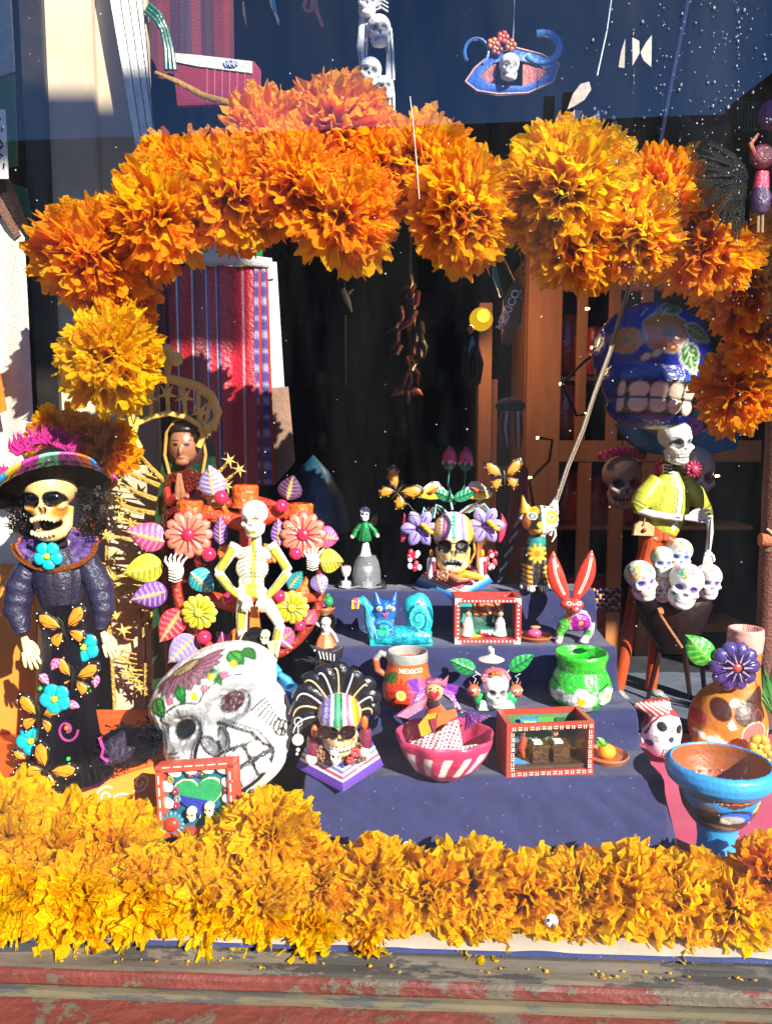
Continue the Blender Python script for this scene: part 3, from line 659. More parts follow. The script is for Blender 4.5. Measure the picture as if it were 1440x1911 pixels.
# navy-draped steps
def steps():
    prf = [(1.262, 0), (1.272, .05), (1.283, .10), (1.292, .145), (1.300, .158), (1.312, .1625), (1.36, .1625), (1.425, .1615), (1.438, .166), (1.441, .185), (1.444, .218), (1.452, .230), (1.465, .233), (1.52, .233), (1.575, .232),
           (1.589, .238), (1.591, .262), (1.594, .302), (1.602, .314), (1.615, .318), (1.68, .318), (1.745, .317), (1.760, .323), (1.762, .35), (1.765, .392), (1.773, .405), (1.785, .409), (1.83, .409), (1.86, .408), (1.872, .40), (1.877, .30), (1.88, 0)]
    dn = []
    for (a, b_) in zip(prf[:-1], prf[1:]):
        kk = max(1, int(math.hypot(b_[0] - a[0], b_[1] - a[1]) / .006))
        for q in range(kk): dn.append((a[0] + (b_[0] - a[0]) * q / kk, a[1] + (b_[1] - a[1]) * q / kk))
    prf = dn + [prf[-1]]
    x0, x1 = -.15, .5; nx = 150; side = 7; vs = []; fs = []; m = len(prf)
    from mathutils import noise
    cols = []
    for k in range(side): cols.append((x0 - .022 * (1 - k / side) ** 2 , (k / side) ** .5, -1))
    for i in range(nx + 1): cols.append((x0 + (x1 - x0) * i / nx, 1, 0))
    for k in range(side - 1, -1, -1): cols.append((x1 + .03 * (1 - k / side) ** 2, (k / side) ** .5, 1))
    for (x, f, sd) in cols:
        xs = x
        for j, (y, z) in enumerate(prf):
            w_ = noise.noise(Vector((x * 8, y * 10, z * 9))) * .006 + (abs(noise.noise(Vector((x * 17 + z * 20, y * 14, z * 8)))) ** .6) * .006 + noise.noise(Vector((x * 70, y * 60, z * 60))) * .0008
            xx = xs
            if sd < 0 and z > .3: xx = xs + .03 * (z - .3) / .1 * 1.0
            vs.append((xx + w_, y - w_ * (.8 if j not in (0,) else 0), max(0.0, z * f + (w_ * .5 if z > 0 else 0))))
    n = len(cols)
    for i in range(n - 1):
        for j in range(m - 1): fs.append((i * m + j, (i + 1) * m + j, (i + 1) * m + j + 1, i * m + j + 1))
    me = bpy.data.meshes.new('cloth'); me.from_pydata(vs, [], fs); me.update(); me.polygons.foreach_set('use_smooth', [True] * len(me.polygons))
    o = link('stepped_stand', me, M_NAVY, None, 'four-step display stand draped in creased navy cloth'); o['category'] = 'display stand'
steps()
# ================================================================== LEFT SIDE
# ---- corner of the shop window: posts, panels, hangings
def post(name, x0, x1, D, th, mat, y0=-120, y1=1500, lean=0, parent=None):
    a, k = P(x0, y1, D); b_, k2 = P(x1, y1, D); t, k3 = P(x0, y0, D); t2, _ = P(x1, y0, D)
    z0 = max(0, a.z); xa, xb = P(x0, 955, D)[0].x, P(x1, 955, D)[0].x
    return struct(name, mbox(xa, xb, D, D + th, 0.0, t.z + .3, .003), mat, parent=parent)
post('corner_post', 78, 118, 1.96, .05, M_MULL)
post('cream_board', 120, 205, 1.98, .03, M_CREAM)
post('cream_board', 206, 300, 2.01, .03, M_CREAM)
struct('cream_side_board', mbox(P(196, 955, 1.72)[0].x, P(302, 955, 1.72)[0].x, 1.72, 1.735, 0, P(250, 868, 1.72)[0].z, .003), M_CREAM)
# white slatted shutter: each slat its own piece
T = Thing('slatted_shutter', 'white board shutter with narrow dark gaps between slanted slats, top left', 'shutter', 255, 330, 1.93)
for i in range(5):
    tp = [(213, 263, 337), (233, 273, 325), (248, 285, 308), (262, 291, 262), (275, 294, 300), (288, 296, 300)]; b = T.b()
    (a0, a1, ya), (b0, b1, yb) = tp[i], tp[i + 1]; sl_ = lambda t0, t1, yy: t0 - (t1 - t0) / yy * 330
    if i == 4: continue
    b.slab([(sl_(a0, a1, ya) + 1.2, -330), (sl_(b0, b1, yb) - 1.2, -330), (b1 - 1.2, yb), (a1 + 1.2, ya)], 0, 5, 'ece8dc')
    T.part('slat', b, WOOD, smooth=False)
b = T.b(); b.slab([(166, -330), (252, -330), (290, 262), (266, 330)], 7, 2, '1b1a18'); T.part('backing', b, MATTE, smooth=False)
# left neighbour bay: white hanging cloth, orange card, dark coat, green blur
b = B(30, 900); pts = []
vs = []; n = 22
o = B(30, 900)
def hang(b, x0, x1, y0, y1, d, fold, nf, col, nx=24, ny=10, th=2, stripes=None, slant=0, seed=0):
    rg = random.Random(seed); vs = []; cs = []; ph = rg.uniform(0, 6)
    for j in range(ny + 1):
        t = j / ny
        for i in range(nx + 1):
            u = i / nx; x = x0 + (x1 - x0) * u + slant * t; y = y0 + (y1 - y0) * t
            dd = d + fold * math.sin(u * nf * 6.283 + ph + t * 1.1) * (.5 + t * .6) + fold * .4 * math.sin(u * nf * 14 + t * 3)
            vs.append(b.p(x, y, dd)); cs.append(stripes(u, t) if stripes else col)
    fs = [(j * (nx + 1) + i, j * (nx + 1) + i + 1, (j + 1) * (nx + 1) + i + 1, (j + 1) * (nx + 1) + i) for j in range(ny) for i in range(nx)]
    b.add(vs, fs, cs)
b = B(20, 1010); hang(b, -120, 74, 425, 1080, 0, 9, 1.3, 'e9e0d0', seed=3)
solo('hanging_cloth', 'plain white cloth hanging at the left edge beside the dark corner post', 'cloth', b, CLOTH, 20, 1010, 1.50)
b = B(5, 740); b.slab([(-70, 560), (-4, 655), (11, 765), (-6, 772), (-70, 760)], 0, 3, 'e8862a')
solo('orange_card', 'small orange card in front of the white cloth at the left edge', 'card', b, PAPER, 5, 740, 1.45)
b = B(30, 330); b.tube([(-40, 300), (10, 350), (40, 420), (52, 450)], [20, 16, 9, 4], '3a241d'); b.tube([(-30, 330), (0, 380), (30, 440)], [14, 12, 8], 'c08a70')
solo('dark_shawl', 'dark brown fringed shawl end at the left edge above the white cloth', 'shawl', b, HAIR, 30, 330, 1.5)
b = B(30, 130); b.slab([(-60, -250), (24, -250), (26, 130), (-60, 160)], 0, 6, 'c7c9bd'); b.slab([(-60, 160), (24, 135), (22, 300), (-60, 310)], 4, 4, '4d7a3c'); b.slab([(-60, 310), (35, 340), (48, 430), (-60, 450)], 6, 4, '2f6b45')
solo('green_and_white_cloth', 'out-of-focus pale and green cloth behind the far left pane', 'cloth', b, CLOTH, 30, 130, 1.75)
b = B(8, 260); b.slab([(-12, 206), (12, 206), (12, 330), (-12, 330)], 0, 2, 'e6e4da')
for k in range(9): b.tube([(-8 + k % 3 * 7, 215 + k * 11, -1), (4 - k % 2 * 8, 224 + k * 11, -1)], 1.5, '222')
solo('price_card', 'small white card with black scrawl at the left edge', 'card', b, PAPER, 8, 260, 1.46)

# ---- tall orange box and slanted orange box under the doll
M_ORBOX = noise_mat('orange_lacquered_box', 'd8842c', 'e29338', 5, .55, .15)
M_ORBOX2 = noise_mat('orange_pink_box', 'd9541e', 'e2662c', 6, .5, .15)
a0, k0 = P(40, 1480, 1.46)
def prism(pts, z0, z1):
    me = bpy.data.meshes.new('m'); m = len(pts)
    me.from_pydata([(x, y, z0) for x, y in pts] + [(x, y, z1) for x, y in pts], [], [tuple(range(m))[::-1], tuple(range(m, 2 * m))] + [(i, (i + 1) % m, m + (i + 1) % m, m + i) for i in range(m)])
    me.update(); bm = bmesh.new(); bm.from_mesh(me); bmesh.ops.recalc_face_normals(bm, faces=bm.faces)
    bmesh.ops.bevel(bm, geom=bm.edges[:], offset=.003, segments=2, affect='EDGES'); bm.to_mesh(me); bm.free(); return me
o = struct('tall_orange_box', prism([(-.98, 1.50), (-.712, 1.50), (-.74, 1.72), (-.98, 1.72)], 0.0, .52), M_ORBOX, kind='thing'); o['label'] = 'plain tall orange box at the left edge behind the black doll'; o['category'] = 'box'
e = bpy.data.objects.new('scrolled_box', None); COL.objects.link(e); e['label'] = 'low orange box with white painted scrolls that the black doll stands on'; e['category'] = 'box'; e.location = (-.6, 1.4, 0)
BX = [(-.74, 1.22), (-.575, 1.235), (-.36, 1.44), (-.47, 1.64), (-.86, 1.64)]
struct('body', prism([(x + .6, y - 1.4) for x, y in BX], 0.0, .157), M_ORBOX, parent=e)
struct('lid', prism([(x * 1.006 + .6 + .0036, y * 1.0 - 1.4) for x, y in BX], .1585, .1655), M_ORBOX2, parent=e)
# scrolls painted on the sloping front face
p0, p1 = Vector((-.575, 1.235, 0)), Vector((-.36, 1.44, 0)); ux = (p1 - p0).normalized(); nn = Vector((ux.y, -ux.x, 0))
b = B()
def facept(s, z): q = p0 + ux * s + nn * .0012; return (q.x + .6, q.y - 1.4, z)
rg = random.Random(4)
for (s0, z0, r0, a_, dirn) in [(.05, .075, .035, 0, 1), (.12, .10, .03, 180, -1), (.17, .06, .035, 90, 1), (.22, .11, .032, 200, -1), (.26, .05, .03, 20, 1), (.09, .13, .02, 40, 1), (.05, .02, .03, 120, -1), (.16, .135, .018, 220, 1)]:
    pts = []
    for i in range(26):
        t = i / 25; a = R(a_ + dirn * t * 520); r = r0 * (1 - t * .8); pts.append(facept(s0 + r * math.cos(a), min(.152, max(.004, z0 + r * math.sin(a)))))
    P3 = [(x, y, -z) for x, y, z in pts]
    b.tube([(x, z_, y) for (x, y, z_) in P3], .0016, 'f6efe2', 5)
struct('scroll_pattern', b, MATTE, parent=e, smooth=True)

# ---- the black skeleton doll in a flowered dress
T = Thing('skeleton_lady_doll', 'tall skeleton lady doll in black dress with butterflies and a colourful woven hat', 'doll', 130, 1452, z=.166)
# skirt: painted fluted column
b = T.b(); prf = [(34, 1118), (38, 1140), (42, 1200), (48, 1270), (54, 1330), (62, 1390), (72, 1430), (78, 1452)]
b.lathe(128, [(r, y) for r, y in prf], 0, '2c2530', n=64, sq=.85, fn=lambda a, i: 1 + .035 * math.sin(a * 11) * (i / 7))
b.tube([(128 + 78 * math.cos(R(a)), 1449, 66 * math.sin(R(a))) for a in range(0, 361, 12)], 3, '8c3a78', 6)
skirt = T.part('skirt', b, vc('black_glazed_skirt', .35, .5, bump=1.0, bscale=.35, var=.5, vscale=.25, coat=.3))
b = T.b(); b.tube([(96, 1040), (100, 1080), (96, 1108), (128, 1122)], [1, 1, 1, 1], '2c2530', 4)
b = T.b(); b.lathe(126, [(26, 1018), (44, 1040), (46, 1075), (40, 1105), (34, 1120), (35, 1128)], 0, '2b2438', n=40, sq=.75, fn=lambda a, i: 1 + .04 * math.sin(a * 14)); T.part('bodice', b, SHINY)
def sleeve(pts, rr):
    b = T.b(); n = len(pts); N = 14; P2 = []; R2 = []
    for i in range(N * (n - 1) + 1):
        t = i / N; k = min(int(t), n - 2); f = t - k
        P2.append(tuple(pts[k][q] * (1 - f) + pts[k + 1][q] * f for q in range(3))); R2.append((rr[k] * (1 - f) + rr[k + 1] * f) * (1 + .035 * math.sin(i * .9)))
    b.tube(P2, R2, '2a2440', 16); return b
T.part('sleeve', sleeve([(84, 1035, 4), (58, 1085, 0), (50, 1130, -6), (64, 1172, -16)], [20, 26, 24, 13]), SHINY)
T.part('sleeve', sleeve([(172, 1035, 6), (198, 1085, 2), (206, 1128, -2), (200, 1166, -8)], [20, 24, 21, 11]), SHINY)
def hand(T, X, Y, d, s, ang, col='f0dca0', parent=None, spread=8, name='hand'):
    """bony hand: palm, five fingers of unequal length with knuckles; ang = pointing direction in degrees (90 = down)"""
    b = T.b(); ca, sa = math.cos(R(ang)), math.sin(R(ang))
    def q(f, l, dd=0): return (X + ca * f - sa * l, Y + sa * f + ca * l, d + dd)
    b.tube([q(-8 * s, 0), q(0, 0), q(14 * s, 0), q(22 * s, 0)], [6 * s, 8 * s, 11 * s, 10 * s], col, 10, flat=.6)
    for k, (l, L_, sp) in enumerate([(-9, 30, -12), (-3, 36, -4), (3, 34, 3), (9, 27, 11)]):
        a = R(sp * spread / 8); P_ = []
        for j in range(7):
            t = j / 6; f = 18 + L_ * t; P_.append(q(f * s, (l + math.sin(a) * L_ * t) * s, (-2 - 3 * math.sin(t * 2.4)) * s))
        b.tube(P_, [3.4 * s, 4.0 * s, 3.0 * s, 3.7 * s, 2.8 * s, 3.2 * s, 1.8 * s], col, 8)
    b.tube([q(4 * s, -8 * s), q(14 * s, -15 * s, -3), q(24 * s, -18 * s, -5), q(31 * s, -17 * s, -6)], [4 * s, 4.2 * s, 3.3 * s, 2 * s], col, 8)
    return T.part(name, b, CLAY, parent)
hand(T, 72, 1184, -24, 1.0, 72); hand(T, 210, 1176, -14, .85, 66)
# collar
b = T.b()
vs = []; fs = []; cs = []; N = 72; rings = [(22, 4, '5b3a78'), (30, 0, '3e2a5c'), (40, -3, '6b478c'), (50, -4, '3a2a50'), (60, -3, '6b478c'), (68, 0, '4a3168'), (74, 3, 'e57a1e')]
for ri, (r, z, cc) in enumerate(rings):
    for j in range(N):
        a = 2 * math.pi * j / N; rf = r + 1.6 * math.sin(a * 24) * (ri / 6)
        vs.append(b.p(128 + rf * math.cos(a), 1008 + r * .62 * (1 if math.sin(a) < 0 else .62) * -math.sin(a) * 1.0 + 0, -34 * (.3 + .7 * (1 - abs(math.cos(a)))) * (r / 74) * (1 if math.sin(a) < 0 else -.3) + 1.6 * math.cos(a * 24) * (ri / 6)))
        cs.append(cc)
for r in range(len(rings) - 1):
    for j in range(N): fs.append((r * N + j, r * N + (j + 1) % N, (r + 1) * N + (j + 1) % N, (r + 1) * N + j))
b.add(vs, fs, cs); T.part('collar', b, SHINY)
b = T.b(); b.tube([(128 + 74 * math.cos(R(a)), 1008 + 45 * math.sin(R(a)), -36 + 20 * abs(math.cos(R(a)))) for a in range(0, 181, 6)], 4.5, 'e8781c', 7)
T.part('collar_trim', b, vc('orange_trim', .6, .3, bump=1, bscale=.4, var=.3, vscale=.3))
b = T.b(); b.flower(128, 1026, 26, 5, '10b8c8', 'd8e020', -44, h=4, sq=1, tilt=.3); T.part('brooch_flower', b, CLAY)
# neck, head
b = T.b(); b.tube([(128, 1015, 0), (126, 985, 0)], [16, 14], '15120f', 12); T.part('neck', b, MATTE)
def lady(p):
    for q in (-1, 1): p.ell(q * 15, 1, 13.5, 12.5, '120d0a')
    for q in (-1, 1): p.ell(q * 3.2, -15, 2.4, 5.5, '3a2410', -q * 14)
    p.ell(0, -37, 17, 8, '0b0806'); p.ell(-20, -18, 9, 9, 'd08a2c', soft=8); p.ell(20, -18, 9, 9, 'd08a2c', soft=8); p.ell(8, -52, 8, 4, 'e2a040', soft=5)
me = skull('lady', 1.8, 'ecc27a', lady, 1.22, (4, -3, 0), (126 - 130, -16, 1452 - 925), open_=8, long_=6)
head = T.part('head', me, CLAY)
b = T.b()
for k in range(7): b.ell(107 + k * 6.4, 962 - 4 * math.sin(k * .52), -56 + abs(k - 3) * 1.4, 3.6, 5, 3, 'e8cf9a', seg=8, rings=6); b.ell(107 + k * 6.4, 984 + 4 * math.sin(k * .52), -57 + abs(k - 3) * 1.4, 3.4, 5, 3, 'e8cf9a', seg=8, rings=6)
T.part('teeth', b, CLAY, head)
b = T.b()
for x in (109, 144): b.ell(x, 924, -48, 16, 14.5, 10, '080606', seg=20, rings=12)
T.part('eye', b, vc('gloss_black', .08, .6, coat=1), head)
# curls
b = T.b(); rg = random.Random(8)
for k in range(430):
    sd = rg.choice((-1, 1)); x = 128 + sd * rg.uniform(42, 82); y = rg.uniform(905, 992); d = rg.uniform(-18, 25); r = rg.uniform(3, 6)
    cc = rg.choice(['120e0d', '1d1512', '0e0b0b', '5a2d12', '7a7266' if sd > 0 else '1a1210', 'b05a18' if rg.random() < .3 else '120e0d'])
    b.tube([(x + r * math.cos(t * 1.25), y + r * math.sin(t * 1.25) + t * .8, d + rg.uniform(-1, 1)) for t in range(7)], rg.uniform(.6, 1.4), cc, 4)
T.part('curly_hair', b, HAIR, head)
# hat with a woven brim
vs = []; cs = []; fs = []; N = 90; b = T.b()
def hatY(a, r): return 14 * math.cos(a) ** 2 * r / 112 + .36 * r * math.sin(a) - .16 * r * math.cos(a)
ring = [(30, 46, '2a1a20'), (46, 34, '2a1a20'), (70, 24, '2a1a20'), (92, 12, '6a2f5a'), (106, -6, 'b8448a'), (112, -12, '50304a'), (104, -2, '15100f'), (82, 4, '120d0c'), (54, -16, '0e0a0a')]
pal = ['c23a8e', 'e08a20', '2a98c8', 'e8b030', 'c23a8e', '7cc89a', 'b8448a', 'd86a28', '3a8ac0']
for ri, (r, z, cc) in enumerate(ring):
    r *= .93
    for j in range(N):
        a = 2 * math.pi * j / N; wv = 14 * math.cos(a * 1 + 2.5) + 5 * math.sin(a * 2)
        rr = r * (1 + .012 * math.sin(a * 30 + ri)); x = 126 + rr * math.cos(a); y = 880 - z + (wv * r / 112) - 10 * math.cos(a) * 0
        vs.append(b.p(x, y + 13 + hatY(a, rr), -14 + rr * .82 * math.sin(a)))
        cs.append(pal[int(j / N * 18) % 9] if 2 <= ri <= 5 and (j + ri) % 4 else cc)
for r in range(len(ring) - 1):
    for j in range(N): fs.append((r * N + j, r * N + (j + 1) % N, (r + 1) * N + (j + 1) % N, (r + 1) * N + j))
b.add(vs, fs, cs); hat = T.part('hat', b, vc('woven_hat', .55, .4, bump=1, bscale=.5, var=.35, vscale=.4), head)
b = T.b()
for k in range(170):       # rows of plaited loops on the brim
    a = k * 2.39996; r = 78 + 34 * ((k * .618) % 1); x = 126 + r * math.cos(a); wv = 14 * math.cos(a + 2.5) + 5 * math.sin(2 * a)
    z = 24 - (r - 70) * .85 ; b.ell(x, 880 - z + wv * r / 112 + hatY(a, r) + 11, -14 + r * .82 * math.sin(a), 6, 3, 3.5, pal[int((a % 6.283) / 6.283 * 18) % 9], roll=math.degrees(a) + 40, seg=8, rings=5)
T.part('plaited_loops', b, CLAY, hat)
b = T.b(); rg = random.Random(11)
for k in range(260):
    t = rg.random(); x0 = 50 + 100 * t; y0 = 852 - 20 * math.sin(t * 3) ; a = rg.uniform(-2.9, -.5); L_ = rg.uniform(15, 42)
    b.tube([(x0, y0, 24), (x0 + L_ * .5 * math.cos(a), y0 + L_ * .5 * math.sin(a), 24 + rg.uniform(-8, 8)), (x0 + L_ * math.cos(a + .3), y0 + L_ * math.sin(a + .3), 24 + rg.uniform(-14, 14))], [2.6, 2, .4], 'e02a9a', 4)
for k in range(90):
    y0 = rg.uniform(870, 960); x0 = 40 - (y0 - 870) * .25; a = rg.uniform(2.2, 4.2); L_ = rg.uniform(10, 26)
    b.tube([(x0, y0, 10), (x0 + L_ * .5 * math.cos(a), y0 + L_ * .5 * math.sin(a), 8), (x0 + L_ * math.cos(a + .3), y0 + L_ * math.sin(a + .3), 6)], [2.4, 2, .4], 'd63a92', 4)
T.part('pink_feather_trim', b, vc('pink_feather', .8, .2, trans=.35, var=.2, sheen=.3), hat)
# applied flowers and butterflies on the skirt
def sk_d(x, y):
    r = np.interp(y, [q[1] for q in prf], [q[0] for q in prf]); t = max(-.97, min(.97, (x - 128) / r)); return -r * .85 * math.sqrt(1 - t * t)
def butterfly(b, X, Y, d, s, ang, c1='f08a1c', c2='1a120c', dd=None, c3='fff'):
    ca, sa = math.cos(R(ang)), math.sin(R(ang))
    def q(x, y): return (X + (x * ca - y * sa) * s, Y + (x * sa + y * ca) * s)
    for sx in (-1, 1):
        W1 = [(2, 1), (7, -14), (20, -29), (34, -31), (37, -20), (30, -6), (15, 3)]; W2 = [(2, 3), (15, 4), (26, 9), (26, 20), (17, 28), (7, 18)]
        for W in (W1, W2):
            b.puff([q(x * sx * 1.06, y * 1.06) for x, y in W], d + 1, 2.5, c2, th=2)
            cx = sum(p_[0] for p_ in W) / len(W); cy = sum(p_[1] for p_ in W) / len(W)
            b.puff([q((cx + (x - cx) * .78) * sx, cy + (y - cy) * .78) for x, y in W], d - 1.5, 2.5, c1, th=1.5)
            for x, y in W[2:6]: b.ell(*q((cx + (x - cx) * .97) * sx, cy + (y - cy) * .97), d - 2.2, 1.1 * s, 1.1 * s, 1, c3, seg=6, rings=4)
        for (xa, ya, xb, yb) in ((5, -2, 30, -16), (6, -1, 30, -8), (5, 4, 19, 14)):
            b.tube([(*q(xa * sx, ya), d - 3.6), (*q(xb * sx, yb), d - 3)], .8 * s, c2, 5)
    b.tube([(*q(0, -10), d - 3), (*q(0, 2), d - 5), (*q(0, 18), d - 2)], [1.6 * s, 2.6 * s, 1 * s], c2, 7)
    for sx in (-1, 1): b.tube([(*q(0, -10), d - 3), (*q(5 * sx, -19), d - 3)], .5 * s, c2, 4)
for (X, Y, s, a) in [(148, 1158, 1.05, -12), (160, 1248, 1.0, 12), (100, 1316, 1.0, 10), (118, 1408, 1.05, 38), (84, 1440, .8, 15), (66, 1405, .6, -10)]:
    b = T.b(); butterfly(b, X, Y, sk_d(X, Y) - 5, s * 1.15, a); T.part('butterfly', b, CLAY, skirt)
for (X, Y, r) in [(172, 1198, 29), (131, 1283, 29), (76, 1368, 29)]:
    b = T.b(); b.flower(X, Y, r, 5, '12aebf', 'c8d820', sk_d(X, Y) - 5, h=3, pw=.5, tilt=.5, rim='0a6f80', point=.3); T.part('blue_flower', b, CLAY, skirt)
for (X, Y, a) in [(110, 1250, 50), (158, 1298, 20), (104, 1392, 30), (130, 1222, 120), (190, 1262, 90)]:
    b = T.b(); b.leaf(X - 12 * math.cos(R(a)), Y - 12 * math.sin(R(a)), X + 12 * math.cos(R(a)), Y + 12 * math.sin(R(a)), 8, 'd0508a', 'f2b0c8', sk_d(X, Y) - 5, nv=3); T.part('pink_leaf', b, CLAY, skirt)
b = T.b(); b.tube([(150 + (22 - t) * .9 * math.cos(t * .42), 1340 + (22 - t) * 1.1 * math.sin(t * .42), sk_d(150, 1340) - 5) for t in range(20)], 2.4, 'a03a80', 6); b.sphere(150, 1336, sk_d(150, 1336) - 6, 5, 'e06a20')
for X, Y in ((100, 1268), (178, 1280), (152, 1392), (76, 1452), (116, 1374)): b.sphere(X, Y, sk_d(X, min(Y, 1450)) - 3, 4, '30c850', 8, 6)
T.part('scroll', b, CLAY, skirt)
# ruffled train
b = T.b(); rg = random.Random(5)
for k in range(420):
    t = rg.random(); x = 190 + 108 * t; y = 1440 - 30 * t - rg.random() * (85 - 30 * t) + 6; d = rg.uniform(-30, 40) + 40 * t; a = rg.uniform(0, 6.28); L_ = rg.uniform(6, 14)
    b.tube([(x, y, d), (x + L_ * math.cos(a), y + L_ * math.sin(a) * .7, d - 5), (x + L_ * math.cos(a + 1.2), y + L_ * math.sin(a + 1.2) * .7, d - 3)], [2, 1.6, .7], rg.choice(['17131a', '231b2a', '0f0d10', '2e2438']), 4)
b.ell(235, 1400, 24, 58, 36, 30, '1d1822'); T.part('ruffled_train', b, HAIR, skirt)
b = T.b()
b.leaf(205, 1420, 240, 1355, 22, '2c2433', '4a3c58', -22, nv=4); b.leaf(215, 1410, 262, 1385, 14, '2c2433', '4a3c58', -24, nv=4); b.tube([(196, 1365, -20), (204, 1385, -24), (200, 1400, -24), (212, 1410, -24)], 3, 'c03a8c', 6); T.part('train_rose', b, SHINY, skirt)
# ================================================================== CENTRE LEFT
BEAD = vc('glossy_bead', .15, .6, coat=.6, var=.05)
# ---- striped hanging cloths behind
def stripes_red(u, t):
    tab = [(.05, '3a0f12'), (.09, '8c1a20'), (.12, '2a1420'), (.2, 'b02028'), (.22, 'd8d0c0'), (.235, '3a2a7a'), (.28, 'b8202c'), (.36, 'c42430'), (.375, 'e8dcd0'), (.39, '4a3a9a'), (.5, '8a1220'), (.515, 'd8d0d8'), (.53, '4444a8'), (.6, 'c01c2c'), (.61, 'e8e0d8'), (.64, '2a2a80'), (.78, 'c81a30'), (.86, 'd8283c'), (.885, 'e8a0a8'), (1.01, 'b81828')]
    for e_, q in tab:
        if u <= e_: return q
    return 'b81828'
def hangB(b, x0, x1, y0, y1, d, fold, nf, st, nx, ny, seed=0, taper=0, bottom=None):
    rg = random.Random(seed); vs = []; cs = []; ph = rg.uniform(0, 6)
    for j in range(ny + 1):
        t = j / ny
        for i in range(nx + 1):
            u = i / nx; yb = bottom(u) if bottom else y1
            x = x0 + (x1 - x0) * u + taper * t * (u - .5); y = y0 + (yb - y0) * t
            dd = d + fold * math.sin(u * nf * 6.283 + ph + t * 1.1) * (.3 + t * .7) + fold * .25 * math.sin(u * nf * 17 + t * 2)
            vs.append(b.p(x, y, dd)); cs.append(st(u, t) if callable(st) else st)
    fs = [(j * (nx + 1) + i, j * (nx + 1) + i + 1, (j + 1) * (nx + 1) + i + 1, (j + 1) * (nx + 1) + i) for j in range(ny) for i in range(nx)]
    b.add(vs, fs, cs)
T = Thing('striped_cloth', 'crimson cloth with blue and white vertical stripes and white hem, hung behind the crown', 'cloth', 400, 1000, 1.88)
b = T.b(); hangB(b, 304, 484, 510, 900, 0, 7, 1.5, stripes_red, 120, 16, 1, bottom=lambda u: 905 + 10 * math.sin(u * 9)); T.part('panel', b, SHINY)
b = T.b(); hangB(b, 484, 508, 510, 905, -4, 3, 1, lambda u, t: 'c43a28' if .3 < u < .5 or u > .85 else ('5a4a9a' if int(t * 40) % 3 else 'b0a8d0'), 16, 60, 2, taper=14); T.part('checked_edge', b, CLOTH)
b = T.b(); b.tube([(318, 500, -4), (360, 496, -10), (400, 500, -8), (450, 500, -10), (512, 506, -6)], [8, 10, 11, 10, 9], 'e8e2d2', 10, flat=.5); T.part('white_hem', b, CLOTH)
T = Thing('green_striped_cloth', 'green cloth with turquoise and white stripes above the crimson striped one', 'cloth', 420, 480, 1.92)
b = T.b(); hangB(b, 345, 490, 400, 498, 0, 3, 1.2, lambda u, t: ['0f8f4a', '18a050', 'd8d040', 'f0f0e8', '1a6a8a', 'f0f0f0', '2090a8', 'c8d040', '20a050', '0f7f40'][int(u * 9.99)], 60, 4, 5); T.part('panel', b, CLOTH)
T = Thing('white_apron', 'white cloth folded over a board, hanging right of the crimson striped cloth', 'cloth', 525, 900, 1.93)
b = T.b(); hangB(b, 482, 522, 500, 870, 0, 3, .7, 'f0ece4', 10, 12, 7, taper=34, bottom=lambda u: 905 - 45 * u); b.slab([(486, 496), (514, 494), (517, 530), (488, 534)], -6, 4, 'f4f0e8'); T.part('panel', b, CLOTH)
b = T.b(); b.slab([(508, 726), (541, 724), (552, 862), (516, 902), (500, 900)], -9, 4, '9a7a66', 1); T.part('brown_lining', b, PAPER)
# upper left hangings
T = Thing('plum_cloth', 'dark plum and purple striped cloth hanging at the top left behind the pane', 'cloth', 380, 200, 2.1)
b = T.b(); hangB(b, 280, 440, -150, 150, 0, 8, 2, lambda u, t: ['5a2030', '6a2434', '3c2038', '4a2a4a', '7a2a3a', '3a1c30', '6a2030', '802838'][int(u * 7.99)], 60, 10, 9); T.part('panel', b, CLOTH)
T = Thing('carrying_bag', 'crimson woven bag with a white band and printed badge at the top left', 'bag', 420, 190, 2.05)
b = T.b(); b.slab([(322, 104), (370, 108), (474, 116), (486, 130), (484, 190), (330, 195)], 0, 14, '8c2440', 3)
for k in range(6): b.tube([(388 + k * 14, 130, -1), (386 + k * 14, 190, -1)], 1.0, 'c06080', 4)
T.part('body', b, CLOTH)
b = T.b(); b.slab([(322, 104), (372, 108), (472, 119), (472, 140), (372, 128), (330, 120)], -3, 3, 'd8d4cc')
T.part('white_band', b, CLOTH)
b = T.b(); b.ell(432, 125, -4, 14, 7, 1.5, '3a4a8a'); 
for k in range(6): b.tube([(420 + k * 4, 120 + (k % 2) * 3, -6), (424 + k * 4, 130 - (k % 2) * 3, -6)], .9, 'e8e0e0', 4)
T.part('badge', b, MATTE)
T = Thing('green_hose', 'dark green curved tubing bundle at the top left beside the shutter', 'tubing', 305, 130, 2.0)
for k in range(3): b = T.b(); b.tube([(282 - 4 * k, 15 + k * 6), (300 - 4 * k, 30 + k * 6), (314 - 5 * k, 60), (322 - 6 * k, 95), (326 - 8 * k, 130)], 4.2, '1f5a48', 8); T.part('tube', b, LACQ)
T = Thing('gilt_rail', 'thin tarnished gold rail sloping down to the right at the top left', 'rail', 380, 170, 2.0)
b = T.b(); b.tube([(290, 136), (330, 152), (380, 178), (470, 200)], [3, 5, 6, 5], '9a7430', 8, flat=.5); T.part('bar', b, WOOD)
T = Thing('blue_backcloth', 'deep blue cloth hanging low behind the golden rail', 'cloth', 360, 260, 2.2)
b = T.b(); hangB(b, 282, 400, 140, 300, 0, 6, 1.4, '1a2450', 20, 6, 3); T.part('panel', b, CLOTH)
